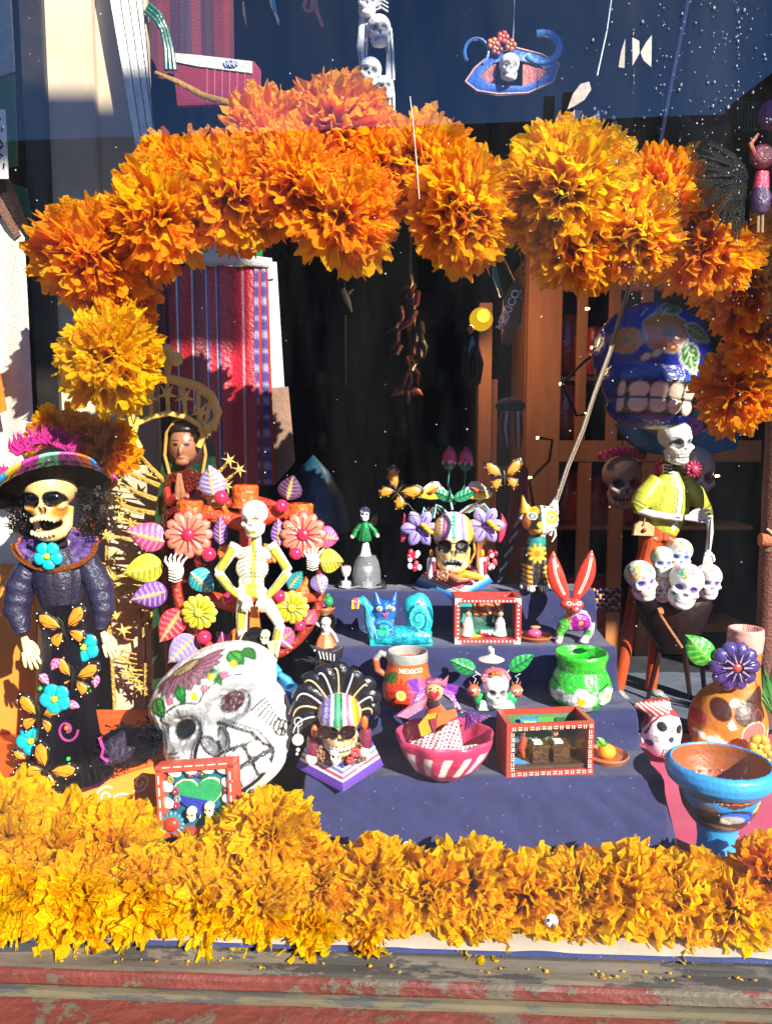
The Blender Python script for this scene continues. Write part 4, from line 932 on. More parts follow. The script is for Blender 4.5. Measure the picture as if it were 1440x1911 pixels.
# hung from the ceiling
T = Thing('paper_skull_lantern', 'long white paper streamer of moulded skulls and bones dangling at top centre', 'streamer', 700, 200, 1.62)
def pskull(X, Y, s, roll, nm='paper_skull'):
    def pf(p):
        for q in (-1, 1): p.ell(q * 13, 0, 11, 10, '77777a', soft=6); p.line(arc(q * 13, 0, 14, 13, 0, 360, 20), 1.0, '2a2a2c')
        p.ell(0, -14, 4, 7, '4a4a4c'); p.line([(-18, -29), (18, -29)], 1.2, '3a3a3c')
        for k in range(-3, 4): p.line([(k * 5, -23), (k * 5, -35)], .9, '3a3a3c')
        p.line(arc(0, 20, 20, 12, 20, 160), 1, '55555a'); p.line(arc(-26, -10, 8, 22, 60, 300), 1, '44444a')
    me = skull('small', 3.2, 'f2f2ee', pf, s, (0, roll, 0), (X - 700, -4, 200 - Y)); return T.part(nm, me, MATTE)
pskull(686, 20, .55, 4); pskull(708, 70, .62, -8); pskull(690, 142, .58, 10); pskull(718, 168, .45, -5)
b = T.b()
for (x, y, x2, y2, r) in [(680, -40, 676, 95, 11), (705, -30, 700, 20, 10), (676, 95, 680, 200, 9), (722, 60, 728, 150, 9), (700, 120, 706, 205, 9), (726, 150, 730, 205, 7)]:
    b.tube([(x, y, 3), ((x + x2) / 2 + 3, (y + y2) / 2, 0), (x2, y2, 3)], [r, r * .8, r], 'e8e8e4', 12, flat=.5)
    b.tube([(x + r * .6, y, -2), ((x + x2) / 2 + r * .5, (y + y2) / 2, -5), (x2 + r * .4, y2, -2)], 1, '2e2e30', 5); b.tube([(x - r * .5, y + 6, -2), ((x + x2) / 2 - r * .3, (y + y2) / 2, -5)], .9, '2e2e30', 5)
for k in range(5): b.tube([(700, 4 + k * 7, -6), (712, 1 + k * 7, -9), (724, 6 + k * 7, -5)], 1.6, 'b8b8b8', 5)
T.part('bones', b, MATTE)
b = B(585, 45); b.tube([(572, 0), (566, 12), (572, 22), (582, 20), (582, 2)], 3.2, 'c8503c', 6, flat=.4); b.tube([(588, 0), (592, 25), (602, 48)], 3.4, 'c8503c', 6, flat=.4); b.tube([(582, 0), (586, 18), (577, 22)], 2.6, 'b04434', 6, flat=.4)
solo('red_ribbon_bow', 'small red ribbon loop dangling at the top of the pane, left of the skull streamer', 'ribbon', b, SHINY, 585, 45, 1.5)
b = B(512, 45); b.tube([(505, -10), (511, 12), (514, 24)], [4, 5, 3], '3aa0a0', 8); b.tube([(513, 24), (518, 36), (520, 46)], [2.4, 3, 1], 'd8d0c0', 6)
solo('turquoise_bead_drop', 'turquoise and bone bead drop dangling at the top left of the red bow', 'ornament', b, BEAD, 512, 45, 1.5)
b = B(458, 50); b.tube([(455, 5), (457, 25), (460, 50)], [1.5, 3, .8], 'c86a40', 6)
solo('small_red_drop', 'tiny red drop ornament left of the turquoise bead drop', 'ornament', b, BEAD, 458, 50, 1.6)
# blue-hatted skull charm
T = Thing('hatted_skull_charm', 'small painted white skull under a wide blue hat with turquoise loops, hung on a string', 'ornament', 950, 160, 1.55)
b = T.b()
b.tube(arc(888, 100, 22, 24, 140, 420, 16), 3.2, '2a5a9a', 7); b.tube(arc(1010, 92, 32, 26, -110, 150, 16), 7, '1f6fae', 7, flat=.6)
pts = [(868, 150), (890, 118), (920, 98), (950, 92), (990, 100), (1020, 112), (1042, 122), (1034, 150), (1000, 162), (960, 172), (920, 172), (890, 168)]
b.slab([(868, 152), (885, 128), (915, 104), (960, 92), (1010, 104), (1040, 120), (1030, 130), (990, 116), (950, 108), (915, 118), (890, 142), (900, 152), (925, 160), (975, 162), (1010, 150), (1042, 124), (1032, 152), (985, 172), (930, 174), (890, 168)], 0, 8, '1f52a8', 2)
b.tube([(868, 152), (885, 128), (915, 104), (960, 92), (1010, 104), (1042, 121), (1032, 152), (985, 172), (930, 174), (890, 168), (868, 152)], 1.8, 'b88a70', 6)
b.slab([(890, 142), (915, 118), (925, 118), (925, 158), (905, 152)], 3, 3, '8a3a34'); b.slab([(975, 120), (1030, 126), (1000, 152), (975, 160)], 3, 3, 'a8452e')
T.part('hat', b, CLAY)
b = T.b()
for x, y, cc in ((918, 88, 'b86a3a'), (936, 76, 'c04a3a'), (950, 90, '9a5a3a'), (925, 98, '7a3a3a')): b.flower(x, y, 12, 5, cc, 'e0a040', -6, h=3)
T.part('hat_flowers', b, CLAY)
def cf(p):
    for q in (-1, 1): p.ell(q * 13, -2, 12, 14, 'f4f4ee'); p.ring(q * 13, -2, 11, 13, 1.5, '222'); p.ell(q * 13, -4, 5, 7, '15151a')
    p.ell(0, -17, 3, 5, '333'); face2(p)
def face2(p): p.line([(-20, -29), (20, -29)], 1.4, '222'); [p.line([(k * 7, -24), (k * 7, -35)], 1.2, '222') for k in range(-3, 4)]
T.part('skull', skull('small', 3.2, 'ecebe4', cf, .52, (0, 3, 0), (-2, -8, 160 - 132)), CLAY)
b = T.b(); b.tube([(955, 92), (957, 30), (956, -60)], .8, 'cfd6e0', 4); T.part('string', b, MATTE)

# ---- golden virgin statue
T = Thing('virgin_statue', 'robed virgin statue with praying hands under a pierced golden crown', 'statue', 365, 1470, 1.64)
b = T.b(); b.lathe(365, [(4, 770), (34, 790), (46, 830), (50, 880), (62, 960), (70, 1060), (76, 1200), (84, 1470)], 6, '2f7a4c', n=40, sq=.55, fn=lambda a, i: 1 + .03 * math.sin(a * 9))
T.part('green_mantle', b, vc('green_sequin', .35, .5, bump=1, bscale=.8, var=.4, vscale=.6, coat=.3))
b = T.b(); b.lathe(368, [(8, 872), (34, 884), (42, 930), (46, 1000), (50, 1100), (52, 1460)], -16, 'a03428', n=36, sq=.6, fn=lambda a, i: 1 + .05 * math.sin(a * 10)); T.part('red_robe', b, vc('red_glazed_robe', .3, .5, bump=.9, bscale=.2, var=.35, vscale=.15, coat=.5))
b = T.b(); b.ell(367, 832, -22, 25, 34, 24, 'a06848', seg=28, rings=20); b.ell(367, 842, -46, 4.5, 9, 5, 'a06848'); b.ell(367, 861, -38, 12, 8, 10, 'a06848'); b.ell(367, 854, -45, 7, 2.6, 3, 'a06848')
me, cols = fuse(b, 1.8, 3); v, n_ = arrs(me); p = Paint(v[:, 0], v[:, 2], cols, v[:, 1] < -20, 1.2); zz = lambda y: 1470 - y
for q in (-1, 1): p.ell(2 + q * 10, zz(832), 5, 2.8, '2a1810'); p.line([(2 + q * 5, zz(825)), (2 + q * 16, zz(824))], 1, '2a1810')
p.ell(2, zz(855), 5.5, 2, '8a3028'); T.part('face', tmesh(me, cols), CLAY)
b = T.b(); b.ell(367, 836, -2, 38, 52, 26, '3a1a18', seg=28, rings=18); b.ell(367, 806, -22, 25, 12, 20, '1c0f0c', seg=20); b.tube([(340, 888, -20), (331, 850, -18), (336, 812, -20), (352, 790, -22), (367, 785, -22), (384, 790, -22), (399, 812, -20), (403, 850, -18), (396, 888, -20)], 3, 'b88a3c', 8); T.part('veil', b, CLAY)
b = T.b()
for q in (-1, 1):
    b.tube([(367 + q * 30, 910, -30), (367 + q * 20, 930, -46), (367 + q * 6, 918, -54)], [8, 9, 7], 'a03428', 8); b.tube([(367 + q * 5, 925, -54), (367 + q * 3, 905, -60), (367 + q * 1.5, 880, -60)], [5, 5, 2], 'a87050', 8, flat=.7)
T.part('praying_hands', b, CLAY)
b = T.b()   # crown: two bands, rays of stars, cross on top
o1 = [(272, 812), (268, 780), (280, 752), (300, 742), (322, 734), (345, 730), (368, 735), (392, 742), (412, 756), (422, 782), (412, 810)]
i1 = [(300, 838), (290, 818), (296, 800), (318, 790), (345, 784), (372, 790), (392, 802), (398, 818), (390, 836)]
b.tube([(x, y, -30) for x, y in o1], 6, 'f0c860', 10); b.tube([(x + (345 - x) * .06, y + 6, -32) for x, y in o1], 2, 'e8c870', 6); b.tube([(x, y, -30) for x, y in i1], 4.5, 'f0c860', 8)
for k in range(9): b.tube([(*o1[k + 1], -30), (o1[k + 1][0] * .4 + i1[min(8, k)][0] * .6, o1[k + 1][1] * .4 + i1[min(8, k)][1] * .6, -33), (*i1[min(8, k)], -30)], 3.4, 'e0b450', 6)
def star(b, X, Y, d, r, n=6, col='e8c868', th=3):
    pts = []
    for i in range(n * 2): a = math.pi * i / n + .3; q = r if i % 2 == 0 else r * .32; pts.append((X + q * math.cos(a), Y + q * math.sin(a)))
    b.puff(pts, d, th, col, th=1.5)
for x, y in ((292, 782), (318, 760), (345, 755), (372, 760), (396, 782), (282, 808), (405, 806)): star(b, x, y, -36, 17, 5)
b.tube([(345, 730, -30), (346, 690, -30)], 5.5, 'd8b050', 8)
for x, y in ((346, 690), (333, 702), (359, 702)): b.ell(x, y, -30, 11, 11, 5, 'f0cc70')
cr = T.part('crown', b, CLAY); cr.scale = (1.12, 1, 1.12); cr.location = (2.4, -6, -76)
b = T.b()
for (x1, y1, x2, y2) in [(330, 900, 280, 840), (318, 905, 232, 862), (312, 930, 248, 898), (308, 955, 232, 930), (305, 980, 250, 962), (305, 1005, 225, 992), (303, 1030, 235, 1028), (303, 1055, 228, 1068), (303, 1080, 240, 1100), (305, 1105, 236, 1138), (308, 1130, 248, 1165), (400, 900, 445, 860), (405, 915, 462, 876), (405, 940, 440, 905)]:
    b.tube([(x1, y1, -8), ((x1 + x2) / 2, (y1 + y2) / 2 + 3, -14), (x2, y2, -18)], [5, 4, 2], 'd0a448', 7); star(b, x2, y2, -22, 15, 6)
T.part('golden_rays', b, GOLD)
b = T.b()
for k in range(40):
    x, y = 208 + (k * 37) % 90, 880 + (k * 61) % 440; star(b, x, y, 4 + (k % 5) * 3, 12 + k % 6, 6, 'd8b860')
    b.tube([(x, y, 8), (x + 42, y + 12 - k % 9, 12)], 1.5, 'c8a048', 5)
b.tube([(214, 880, 6), (212, 1100, 8), (216, 1320, 10)], 3.5, 'c8a048', 7); b.tube([(270, 1100, 0), (278, 1200, 4), (272, 1380, 8)], 2.5, 'b08a3c', 6)
T.part('wire_star_tree', b, GOLD)

# ---- clay tree of life with flowers and leaves
T = Thing('tree_of_life', 'orange clay tree of life covered in painted flowers, leaves and pink beads', 'sculpture', 440, 1470, 1.53)
ORG = 'd8481c'
b = T.b()
arcp = lambda cx, cy, rx, ry, a0, a1, n, d: [(x, y, d) for x, y in arc(cx, cy, rx, ry, a0, a1, n)]
b.tube(arcp(470, 1080, 132, 148, 0, 360, 40, 6), 9, 'a83418', 12); b.tube([(470, 920, 4), (470, 1100, 4), (470, 1300, 6), (460, 1470, 6)], [16, 15, 18, 34], ORG, 14)
b.tube([(340, 1010, 4), (400, 955, 0), (470, 975, 2), (540, 950, 0), (600, 1010, 4)], [10, 16, 18, 16, 10], ORG, 12)
b.tube([(345, 1130, 4), (400, 1110, 0), (470, 1130, 2), (540, 1110, 0), (595, 1110, 4)], [8, 14, 16, 14, 8], ORG, 12)
for x, y in ((368, 940), (468, 912), (566, 945)): b.lathe(x, [(20, y - 8), (24, y - 4), (22, y + 22), (26, y + 32)], 2, 'e8641e', n=24)
b.tube([(400, 960, -4), (412, 940, -8), (430, 940, -10), (436, 955, -8), (426, 962, -6)], [8, 7, 6, 5, 3], 'e07a28', 8)
for x, y, x2, y2 in ((430, 1230, 445, 1165), (380, 1180, 365, 1110), (560, 1120, 575, 1070), (420, 1040, 450, 1010), (520, 1045, 500, 1010)): b.leaf(x, y, x2, y2, 16, 'e8702a', 'f09040', -4, nv=2)
T.part('branches', b, vc('glazed_orange', .35, .5, bump=.3, bscale=.1, var=.2, vscale=.06, coat=.4))
lv = [(326, 1005, 258, 985, 26, 'cf4a86', 'e89ab8'), (318, 1048, 250, 1062, 26, 'c8c83c', '8a8a20'), (325, 1095, 262, 1110, 24, '7a4aa0', 'c0a0d8'), (350, 1130, 312, 1188, 24, 'd8303c', 'f08890'), (372, 1180, 326, 1226, 24, 'a89ac8', '7a6aa8'),
      (415, 925, 408, 868, 24, '8a7ab0', 'e0dcec'), (424, 1010, 426, 958, 13, '6a3a90', 'c8b0e0'), (370, 1060, 410, 1095, 22, '0f98a0', '80d8d8'), (430, 1215, 424, 1168, 14, 'c0308a', 'e880b8'),
      (545, 930, 556, 886, 22, '4a2a4a', '8a6a8a'), (530, 1012, 528, 962, 15, '7a4aa8', 'd8c8e8'), (600, 995, 636, 1000, 20, 'e04a90', 'f0a0c0'), (600, 1040, 644, 1040, 22, 'd8d040', '8a8a20'), (596, 1065, 606, 1100, 16, '9a80c0', '6a4a98'), (545, 1090, 570, 1058, 14, '0f8a90', '60c0c0'),
      (520, 1190, 556, 1165, 20, 'd86aa0', 'a83a70'), (575, 1155, 592, 1128, 15, 'd83a6a', 'f090b0'), (392, 1226, 400, 1214, 10, '8ad0d0', '5aa0a0')]
for (x, y, x2, y2, w_, c1, c2) in lv: b = T.b(); b.leaf(x, y, x2, y2, w_, c1, c2, -16, nv=7, cup=.3, mid='d8b060', curl=-6); T.part('leaf', b, CLAY)
for (x, y, r, c1, ctr, rim) in [(371, 990, 44, 'dc8468', 'e02a50', 'c8304a'), (574, 990, 42, 'dc8468', 'e02a50', 'c8304a'), (386, 1131, 33, 'cfc02c', 'd8d840', 'f0f080'), (552, 1122, 31, 'cfc02c', 'd8d840', 'f0f080')]:
    b = T.b(); b.flower(x, y, r, 12, c1, ctr, -24, pw=.24, h=5, rc=.26, rim=rim, line='c03040' if r > 36 else '8a8a1c'); T.part('flower', b, LACQ)
for x, y, r in ((430, 924, 13), (536, 940, 12), (406, 1026, 13), (560, 1024, 12), (439, 1106, 12), (530, 1102, 12), (394, 1177, 13), (566, 1156, 10)):
    b = T.b(); b.sphere(x, y, -24, r, 'e02c56', 18, 12); T.part('bead', b, BEAD)
for (X, Y, s) in ((346, 1056, .82), (590, 1038, .7)):     # white bone hands
    b = T.b()
    b.ell(X, Y, -20, 17 * s, 20 * s, 9, 'f2efe4')
    for k in range(5): b.tube([(X + (k - 2) * 6 * s, Y - 10 * s, -26), (X + (k - 2) * 10 * s, Y - 24 * s - (2 - abs(k - 2)) * 3, -30), (X + (k - 2) * 12 * s + 3, Y - 32 * s - (2 - abs(k - 2)) * 4, -24)], [3.6 * s, 3 * s, 1.6 * s], 'f2efe4', 7)
    for k in range(5): b.tube([(X - 14 * s, Y - 4 + k * 6 * s, -27), (X, Y + k * 6 * s - 1, -31), (X + 14 * s, Y - 4 + k * 6 * s, -27)], 1.5 * s, 'd8d4c4', 5)
    T.part('white_bird', b, CLAY)

# ---- standing skeleton with hands on hips
def skeleton_figure():
    T = Thing('standing_skeleton', 'cream skeleton with yellow bones and hands on its hips before the clay tree', 'figurine', 480, 1480, 1.46)
    W_ = 'ece4c8'; b = T.b()
    b.tube([(486, 1000, 0), (484, 1030, 0)], [10, 12], W_, 12)
    b.ell(482, 1030, 0, 34, 16, 13, W_, seg=24); b.ell(478, 1055, 0, 30, 26, 15, W_, seg=24, rings=16); b.ell(476, 1080, 0, 24, 20, 13, W_, seg=20); b.ell(476, 1098, 0, 30, 14, 14, W_, seg=20)
    b.tube([(484, 960, 0), (486, 1000, 0)], [15, 9], W_, 12)
    for pts, rr in (([(450, 1010, -2), (436, 1035, -4), (416, 1062, -2)], [11, 9, 9]), ([(416, 1062, -2), (440, 1090, -12), (470, 1112, -20)], [9, 8, 6]), ([(512, 1010, -2), (530, 1035, -4), (544, 1060, -2)], [11, 9, 9]), ([(544, 1060, -2), (522, 1088, -12), (500, 1112, -20)], [9, 8, 6]),
                    ([(462, 1105, 0), (458, 1140, -4), (458, 1170, -4)], [12, 11, 10]), ([(458, 1170, -4), (462, 1205, 0), (466, 1250, 0), (470, 1300, 0)], [10, 9, 8, 8]), ([(495, 1105, 0), (512, 1130, -6), (528, 1158, -6)], [12, 12, 10]), ([(528, 1158, -6), (520, 1190, 0), (512, 1230, 0), (500, 1300, 0)], [10, 9, 8, 8])):
        b.tube(pts, rr, W_, 12)
    me, cols = fuse(b, 1.9, 3); v, n_ = arrs(me); X0, Y0 = 480, 1480
    p = Paint(v[:, 0] + X0, Y0 - v[:, 2], cols, n_[:, 1] < .15, .9)
    K = '2e2a20'; YL = 'd8cc3c'
    for (a, q, wd) in (((442, 1022), (424, 1052), 7), ((424, 1070), (452, 1100), 6), ((520, 1022), (538, 1050), 7), ((538, 1068), (512, 1100), 6), ((460, 1125), (458, 1160), 7), ((460, 1180), (466, 1235), 5.5), ((503, 1118), (521, 1148), 3), ((524, 1170), (512, 1220), 5)):
        if wd > 4: p.line([a, q], wd, K); p.line([a, q], wd - 1.4, YL)
    for k in range(8):
        y = 1026 + k * 7.5
        for sg in (-1, 1): p.line([(482 + sg * 4, y - 3), (482 + sg * 16, y - 1), (482 + sg * (27 - abs(k - 2) * 1.6), y + 5)], .9, '57513a')
    p.line([(484, 985), (484, 1020), (480, 1100)], 3.6, K); p.line([(484, 985), (484, 1020), (480, 1100)], 2.4, YL)
    for k in range(6): p.line([(469 - k % 2, 1084 + k * 5), (487, 1082 + k * 5)], 2.2, YL); p.line([(469, 1086.5 + k * 5), (487, 1084.5 + k * 5)], .6, K)
    T.part('body', tmesh(me, cols), CLAY)
    for sx, X in ((-1, 470), (1, 500)):
        b = T.b()
        for k in range(4): b.tube([(X - sx * 3 + sx * k * -1 + (k - 1.5) * 3.2, 1110, -24), (X + (k - 1.5) * 4, 1122, -27), (X + (k - 1.5) * 4.2, 1131 - abs(k - 1.5), -22)], [2.6, 2.2, 1.2], W_, 7)
        b.tube([(X + sx * 8, 1108, -22), (X - sx * 10, 1112, -25), (X - sx * 12, 1120, -24)], [2.8, 2.4, 1.4], W_, 7); b.ell(X, 1108, -20, 10, 8, 5, W_); T.part('hand', b, CLAY)
    def hd(p):
        for q in (-1, 1): p.ell(q * 14, 0, 9, 6, '5a3a20'); p.ell(q * 14, 0, 8, 5, 'e8a038'); p.line([(q * 6, 10), (q * 13, 13), (q * 21, 10)], 1.2, '2a2a2a')
        p.ell(0, -12, 2, 4, 'a09a90'); p.ell(0, -32, 16, 7, 'c8b838'); p.line([(-14, -32), (14, -32)], .8, '5a5218'); [p.line([(k * 5, -27), (k * 5, -37)], .7, '5a5218') for k in range(-2, 3)]
    T.part('skull', skull('mid', 2.4, 'f0ece2', hd, .66, (4, -4, -16), (485 - 480, -10, 1480 - 964)), CLAY)
    b = T.b(); b.slab([(473, 1124), (486, 1124), (490, 1170), (486, 1215), (472, 1208), (470, 1160)], 4, 6, 'e0782c', 1.5); b.lathe(484, [(22, 1298), (26, 1304), (30, 1480)], 6, 'c8501e', n=20); T.part('support', b, CLAY)
skeleton_figure()
# ---- dancing skeleton couple
T = Thing('small_dancing_skeleton', 'small skeleton figurine in black shawl with orange and turquoise skirt at the big skull brow', 'figurine', 500, 1400, 1.42)
b = T.b(); b.tube([(478, 1185, 0), (484, 1230, 0), (480, 1290, 0), (478, 1400, 4)], [14, 20, 22, 26], '2a2622', 14, flat=.7)
for k in range(12): b.tube([(466 + k * 3, 1190, -12), (464 + k * 3.4, 1250, -15)], 1, '5a544a', 4)
T.part('black_shawl', b, HAIR)
b = T.b(); b.tube([(452, 1192, -10), (468, 1178, -14), (490, 1172, -12), (500, 1182, -10)], [4, 8, 9, 6], '1f1c1a', 8); b.ell(482, 1172, -8, 16, 9, 8, '23201c'); T.part('hat', b, HAIR)
T.part('skull', skull('tiny', 5, 'ecdfb0', lambda p: face(p, eye='1a1410', er=9), .26, (0, 0, -8), (500, 0, 0) and (0, -14, 1400 - 1180)), CLAY)
b = T.b()
for k in range(9): a = k / 8; b.tube([(508, 1222, -8), (492 + a * 34, 1245, -14), (488 + a * 36, 1256, -10)], [4, 5, 2], 'd89a28' if k < 6 else '2aa8b0', 6)
b.tube([(508, 1190, -8), (512, 1205, -10), (508, 1226, -8)], [7, 6, 5], 'd8c890', 8); T.part('dress', b, CLAY)
b = T.b(); b.tube([(505, 1196, -10), (530, 1185, -16), (550, 1200, -18)], [2.4, 2, 1.6], 'e8dcb8', 6); b.tube([(498, 1232, -10), (468, 1242, -16), (466, 1216, -14)], [2.4, 2, 1.6], 'e8dcb8', 6); b.tube([(462, 1170, -14), (452, 1194, -18), (450, 1200, -18)], 1.6, 'e8dcb8', 6)
b.tube([(524, 1250, -10), (540, 1262, -12), (545, 1275, -12)], [5, 8, 9], '2a90d0', 8); T.part('bones', b, CLAY)
b = B(515, 1400)
b.lathe(530, [(10, 1262), (26, 1275), (34, 1310), (30, 1350), (36, 1400)], 0, '1f4a70', n=28, fn=lambda a, i: 1 + .04 * math.sin(a * 12))
for k in range(14): b.tube([(505 + k * 3.6, 1280 + (k % 3) * 6, -28), (503 + k * 3.8, 1340, -32)], 1, '4a90c0', 4)
solo('blue_glass_figure', 'deep blue ribbed glass figure between the big white skull and the black headdress', 'ornament', b, BEAD, 515, 1400, 1.5)
# ---- market woman with fruit tray
T = Thing('fruit_seller_figurine', 'little skeleton woman carrying a tray of fruit on her head above the black fish', 'figurine', 607, 1240, 1.60)
b = T.b(); b.lathe(607, [(8, 1180), (15, 1190), (20, 1204), (17, 1207)], 0, 'd87a4a', n=24, fn=lambda a, i: 1 + .08 * math.sin(a * 7)); b.tube([(607, 1207, 0), (607, 1240, 0)], [8, 12], '3a3430', 10); T.part('skirt', b, CLAY)
b = T.b(); b.tube([(607, 1166, 0), (607, 1182, 0)], [6, 9], 'ece4d4', 10); b.tube([(601, 1170, 0), (590, 1160, -3), (588, 1142, -3)], [3, 2.6, 2.4], 'ece4d4', 7); b.tube([(613, 1170, 0), (624, 1182, -3), (630, 1196, -2)], [3, 2.6, 2], 'ece4d4', 7); T.part('body', b, CLAY)
b = T.b(); b.ell(608, 1158, 4, 19, 17, 10, '14100e'); 
for k in range(14): b.tube([(594 + k * 2.2, 1160, 2), (592 + k * 2.5, 1184 - abs(k - 7), 2)], 1.6, '14100e', 4)
T.part('hair', b, HAIR)
T.part('skull', skull('tiny', 5, 'f4f0e6', lambda p: (face(p, eye='f4f0e6', ering='111', er=9), [p.ell(q * 13.5, -1, 4, 4, '111') for q in (-1, 1)]), .27, (0, 0, 0), (2, -6, 1240 - 1162)), CLAY)
b = T.b(); b.lathe(606, [(19, 1130), (20, 1133), (14, 1142), (8, 1146)], 0, 'b86a30', n=22); 
for k in range(7): b.sphere(596 + k * 3.4, 1132, -14, 1.4, 'e8e0c8', 6, 4)
T.part('tray', b, CLAY)
for x, y, r, cc in ((594, 1124, 8, '8a5ac0'), (600, 1114, 6, 'e8e8e8'), (614, 1120, 10, '2a9a50'), (612, 1110, 6, '1f8040'), (606, 1126, 5, '9a60c8')): b = T.b(); b.ell(x, y, -2, r * .9, r, r, cc); T.part('fruit', b, BEAD)
b = B(610, 1262)
b.puff([(578, 1204), (590, 1208), (620, 1218), (642, 1206), (638, 1226), (622, 1238), (600, 1232), (586, 1220)], 0, 10, '2a2a2e', th=10); b.tube([(590, 1230, 4), (592, 1250, 4)], 4, '2a2a2e', 7); b.tube([(612, 1236, 4), (612, 1255, 4)], 4, '2a2a2e', 7); b.tube([(602, 1235, 2), (600, 1262, 2)], 10, '26262a', 10)
for k in range(5): b.tube([(596 + k * 7, 1211 + k * 1.5, -10), (600 + k * 6, 1226 + k, -10)], 1.1, 'd8d8d8', 5)
b.sphere(588, 1211, -7, 2, 'f4f4f4', 8, 6)
solo('black_fish_figurine', 'small black pottery fish with white stripes on top of the feathered headdress', 'figurine', b, CLAY, 610, 1262, 1.50)
# ================================================================== BIG WHITE SKULL AND STEPS
def bigskull():
    T = Thing('big_white_skull', 'big white papier-mache skull with flower crown and black mouth lines, leaning on its side', 'skull', 412, 1560, 1.36)
    def pf(p):
        W = 'f4f3ee'; K = '1c1b1a'
        for q in (-1, 1):
            p.ell(q * 14, 1, 15.5, 13, '9a9896', soft=4); p.ell(q * 14, 1, 11, 9.5, '8a8886', soft=2)
            for a in range(0, 360, 24): p.ell(q * 14 + 8.3 * math.cos(R(a)), 1 + 6.8 * math.sin(R(a)), 1.3, 1.1, '9a9894' if a % 48 else 'eeeeee')
            p.ell(q * 14, 1, 6.6, 5.6, '151413' if q < 0 else '3a1210')
            p.line(arc(q * 14, 4, 15, 13, 50, 150) if q > 0 else arc(q * 14, 4, 15, 13, 30, 130), .7, K)
            p.ell(q * 4, -15, 3, 6.5, '6c6c70', -q * 14); p.ring(q * 4, -15, 3.3, 6.8, .6, K, -q * 14)
            p.line([(q * 5, -6), (q * 12, -13), (q * 18, -20), (q * 20, -30), (q * 14, -40)], 1.2, K); p.line([(q * 7, -5), (q * 14, -12), (q * 21, -20), (q * 23, -30), (q * 17, -41)], .5, K)
            for k in range(9): p.line([(q * (22 + k * .9), -9 - k * 2.4), (q * (30 + k * .3), -6 - k * 2.2)], .55, K)
            p.line([(q * (30 + 4 * (1 - t / 16) * math.cos(t * .55)), -26 + 7 * (1 - t / 16) * math.sin(t * .55)) for t in range(16)], .5, K)
        # mouth: rounded teeth with heavy outline
        p.poly(arc(0, -33, 22.5, 11.5, 0, 360, 28), 'f4f3ee', K, 1.1)
        for (x, w_) in ((-15.5, 4.4), (-5.8, 5.4), (5.8, 5.4), (15.5, 4.4)):
            for q, h in ((1, 4.8), (-1, 4.6)):
                p.ell(x, -33 + q * 5.0, w_, h, K); p.ell(x, -33 + q * 5.0, w_ - .7, h - .7, 'f6f5f0')
        p.line([(-21, -33), (21, -33)], 1.5, '2c2c2c'); p.line([(0, -24), (0, -42)], 1.1, '2c2c2c'); p.line([(-10.8, -25), (-10.8, -41)], 1, K); p.line([(10.8, -25), (10.8, -41)], 1, K)
        # crown of petals, leaves and drops on the forehead
        for k in range(13):
            a = R(180 + k * 15); p.ell(0 + math.cos(a) * 12, 37 + math.sin(a) * 9, 8, 2.6, '4a2a34', math.degrees(a)); p.ell(0 + math.cos(a) * 12, 37 + math.sin(a) * 9, 7.2, 2.0, '8a5a68', math.degrees(a))
        p.ell(0, 38, 8, 3.5, '9a8458'); p.ring(0, 38, 8, 3.5, .6, '4a3a2a')
        for (x, z, x2, z2, w_) in ((-22, 30, -20, 15, 4.5), (-6, 28, -6, 15, 2.6), (22, 33, 26, 20, 3), (12, 27, 14, 14, 1.8), (28, 31, 31, 20, 1.8)): p.leaf(x, z, x2, z2, w_, '3cae3c', '1e5a22', '1e5a22')
        for (x, z, cc) in ((0, 16, 'e8b820'), (6, 17, 'c8607a'), (17, 19, 'd85a78'), (11, 22, 'e0a018'), (-29, 18, 'e8a020'), (22, 23, 'e8a020'), (-13, 22, 'c8607a')): p.ell(x, z, 2.1, 3.2, '3a3a20'); p.ell(x, z, 1.7, 2.8, cc)
        for k in range(7): p.line([(-14 - k * 2.4, 31 - k * .5), (-20 - k * 2.2, 21 - k)], .35, '2f6b30')
        for x in (-1, 4, 9, 15): p.line([(x, 29), (x + 1, 21)], .35, '3a5a30')
        for x in (-31, -27, -11): p.line([(x, 14), (x - 1.5, 7)], .5, K)
    def wp(v):
        v[:, 2] = np.where(v[:, 2] > 6, 6 + (v[:, 2] - 6) * .8, v[:, 2]); v[:, 0] *= 1.0 + .16 * np.clip((v[:, 2] + 40) / 60, 0, 1); return v
    me = skull('big', 1.0, 'e8e6e0', pf, 3.05, (-18, -30, 3), (8, 0, 236), sy=2.6, dk=.6, jaw=1.35, full=1, warp=wp)
    T.part('head', me, vc('papier_mache', .42, .5, bump=.25, bscale=.05, var=.05, vscale=.04, coat=.3))
    b = T.b(); b.box(452, 548, 1490, 1562, -62, 30, 'e8e4da'); b.tube([(400, 1500, 20), (430, 1560, 20)], 40, 'e8e4da', 16)
    T.part('support', b, MATTE, smooth=False)
bigskull()
